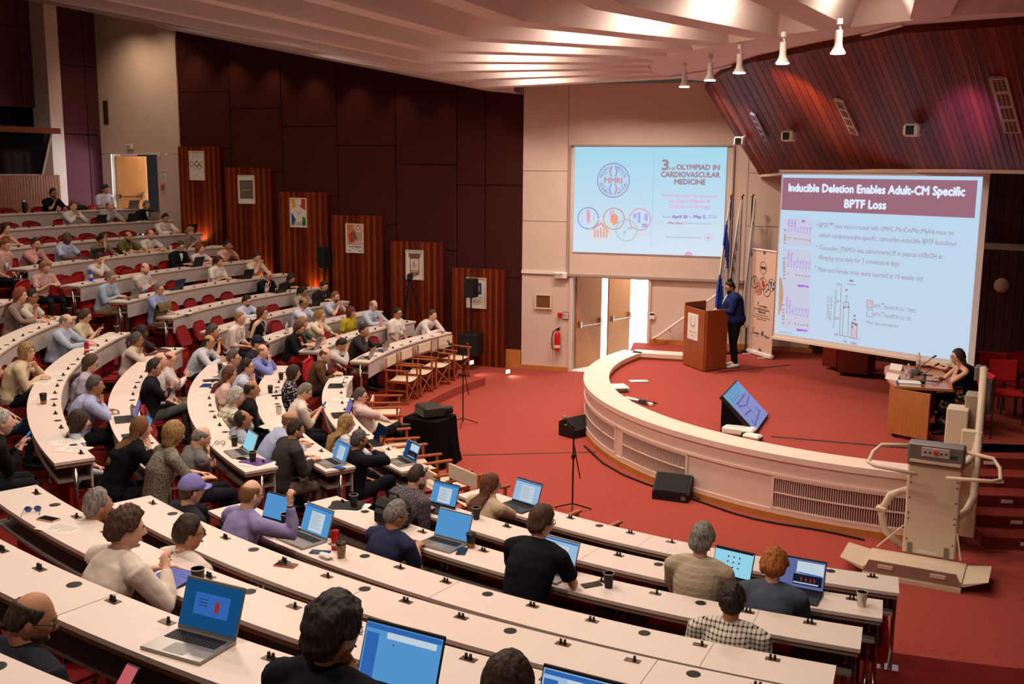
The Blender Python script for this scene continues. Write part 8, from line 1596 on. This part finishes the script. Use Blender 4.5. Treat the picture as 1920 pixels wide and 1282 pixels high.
def specs(px, py, row, lb, c, l): 
    P, th, i = ondesk(px, py, row); t = thing('glasses', lb, 'glasses', P, R_(th+60)); b = MB(); [b.sweep([(x+.024*math.cos(a), .0, .022+.02*math.sin(a)) for a in np.linspace(0, 2*PI, 14)], .003, 5, cap=False) for x in (-.032, .032)]; [b.sweep([(s_*.056, 0, .03), (s_*.06, -.11, .006)], .0025, 5) for s_ in (-1, 1)]; b.sweep([(-.008, 0, .024), (.008, 0, .024)], .003, 5); b.obj('frame', c, t); b = MB(); [b.ell((x, 0, .022), (.022, .002, .018), 12, 6) for x in (-.032, .032)]; b.obj('lens', l, t)
specs(62, 959, 5, 'mirrored blue sunglasses on the sixth desk', M_alu, mat('mirror_blue', '3c5cc0', .1, metal=.8)); specs(413, 833, 2, 'reading glasses with dark red frame on the third desk', mat('frame_red', '4a1c14', .4), M_glass)
P, th, i = ondesk(612, 1046, 3); t = thing('tissue', 'crumpled white tissue beside the patterned cup', 'tissue', P, R_(th)); D_, F_ = sphere_dirs(20, 14); V = D_*np.array([.07, .035, .02])*(1+.35*noise3(D_, 6))[:, None]+[0, 0, .018]; MB().add(V, F_).obj('tissue', M_paper, t)
P, th, i = ondesk(738, 984, 2); bag(P+[0, 0, .0], 'dark green black bag standing beside the man in the navy polo shirt', R_(th), (.34, .22, .24), '23241e')
P = pol(-66.5, RR[4]+.75, ZF[4]+.48)
# jacket over a seat back in the far block
P = G(303, 592, ZF[4]+.75); t = thing('jacket', 'olive brown jacket hung over a seat at the aisle', 'jacket', P, R_(-100)); V = []
for j in range(9):
    for k in range(13): u, v = k/12*2-1, j/8; V.append((u*.24*(1+.1*math.sin(v*5)), .07*math.cos(v*PI*.9)*(1 if 1 else 1)+.015*math.sin(u*14), .28*(1-abs(v-.3)*1.9)+.01*math.sin(u*9+v*8)))
MB().add(V+[(x, y+.02, z-.012) for x, y, z in V], [(j*13+k, j*13+k+1, (j+1)*13+k+1, (j+1)*13+k) for j in range(8) for k in range(12)]+[(117+(j+1)*13+k, 117+(j+1)*13+k+1, 117+j*13+k+1, 117+j*13+k) for j in range(8) for k in range(12)]).obj('cloth', mat('olive_cloth', '6e5a34', .9, noise=.2, nscale=10, bump=.5), t, smooth=True)
# held things
def held(key, lb, kind):
    p = [v for k, v in PEO.items() if key in k][0]; (S, E, W0, h0, *_), (S1, E1, W1, h1, *_) = p['arm']
    f = lambda W, h: W+h/np.linalg.norm(h)*.085
    c = {'l': f(W0, h0), 'r': f(W1, h1), 'm': (f(W0, h0)+f(W1, h1))/2}
    return p, c
def wp(p, q): c, s_ = math.cos(p['rz']), math.sin(p['rz']); return (p['base'][0]+c*q[0]-s_*q[1], p['base'][1]+s_*q[0]+c*q[1], p['base'][2]+q[2])
for key, lb, scr in (('photographing with his phone', 'phone with a lit blue picture held by the white bearded man', '5a86c0'), ('jacket looking at his phone', 'phone with a pink anatomical picture held in the foreground', 'd86a70'), ('looking at his phone', 'blue cased phone held by the man in the cream shirt', '5a78b0'), ('holding a phone', 'phone held by the woman with the bun', '30363c')):
    ks = [k for k in PEO if key in k]; k = [q for q in ks if ('woman' in lb) == ('woman' in q) and (('foreground' in lb) == ('foreground' in q))][0]; p, c = held(k, lb, '')
    t = phone(wp(p, c['m']+np.array([0, .02, .01])), lb, 0, scr, '1c1c20', True); t.rotation_euler = (R_(50), 0, p['rz'])
    if 'foreground' in lb: t.scale = (1.15, 1.15, 1.15)
p, c = held('drinking from a black', '', ''); P = wp(p, p['hp'](.0, .155, -.075)); t = cup(P, 'black paper cup raised to the mouth of the man in the navy blazer', 'k'); t.rotation_euler = (R_(-60)*-1, 0, p['rz'])
p, c = held('stylus', '', ''); A = wp(p, c['r']+np.array([-.06, .02, -.02])); Bq = wp(p, c['r']+np.array([.09, .03, .04])); t = thing('stylus', 'white stylus pen in the hand of the man in the white shirt', 'pen', A); MB().sweep([(0, 0, 0), tuple((np.array(Bq)-np.array(A))*.1), tuple(np.array(Bq)-np.array(A))], [.001, .0045, .0045], 8).obj('barrel', M_white, t)
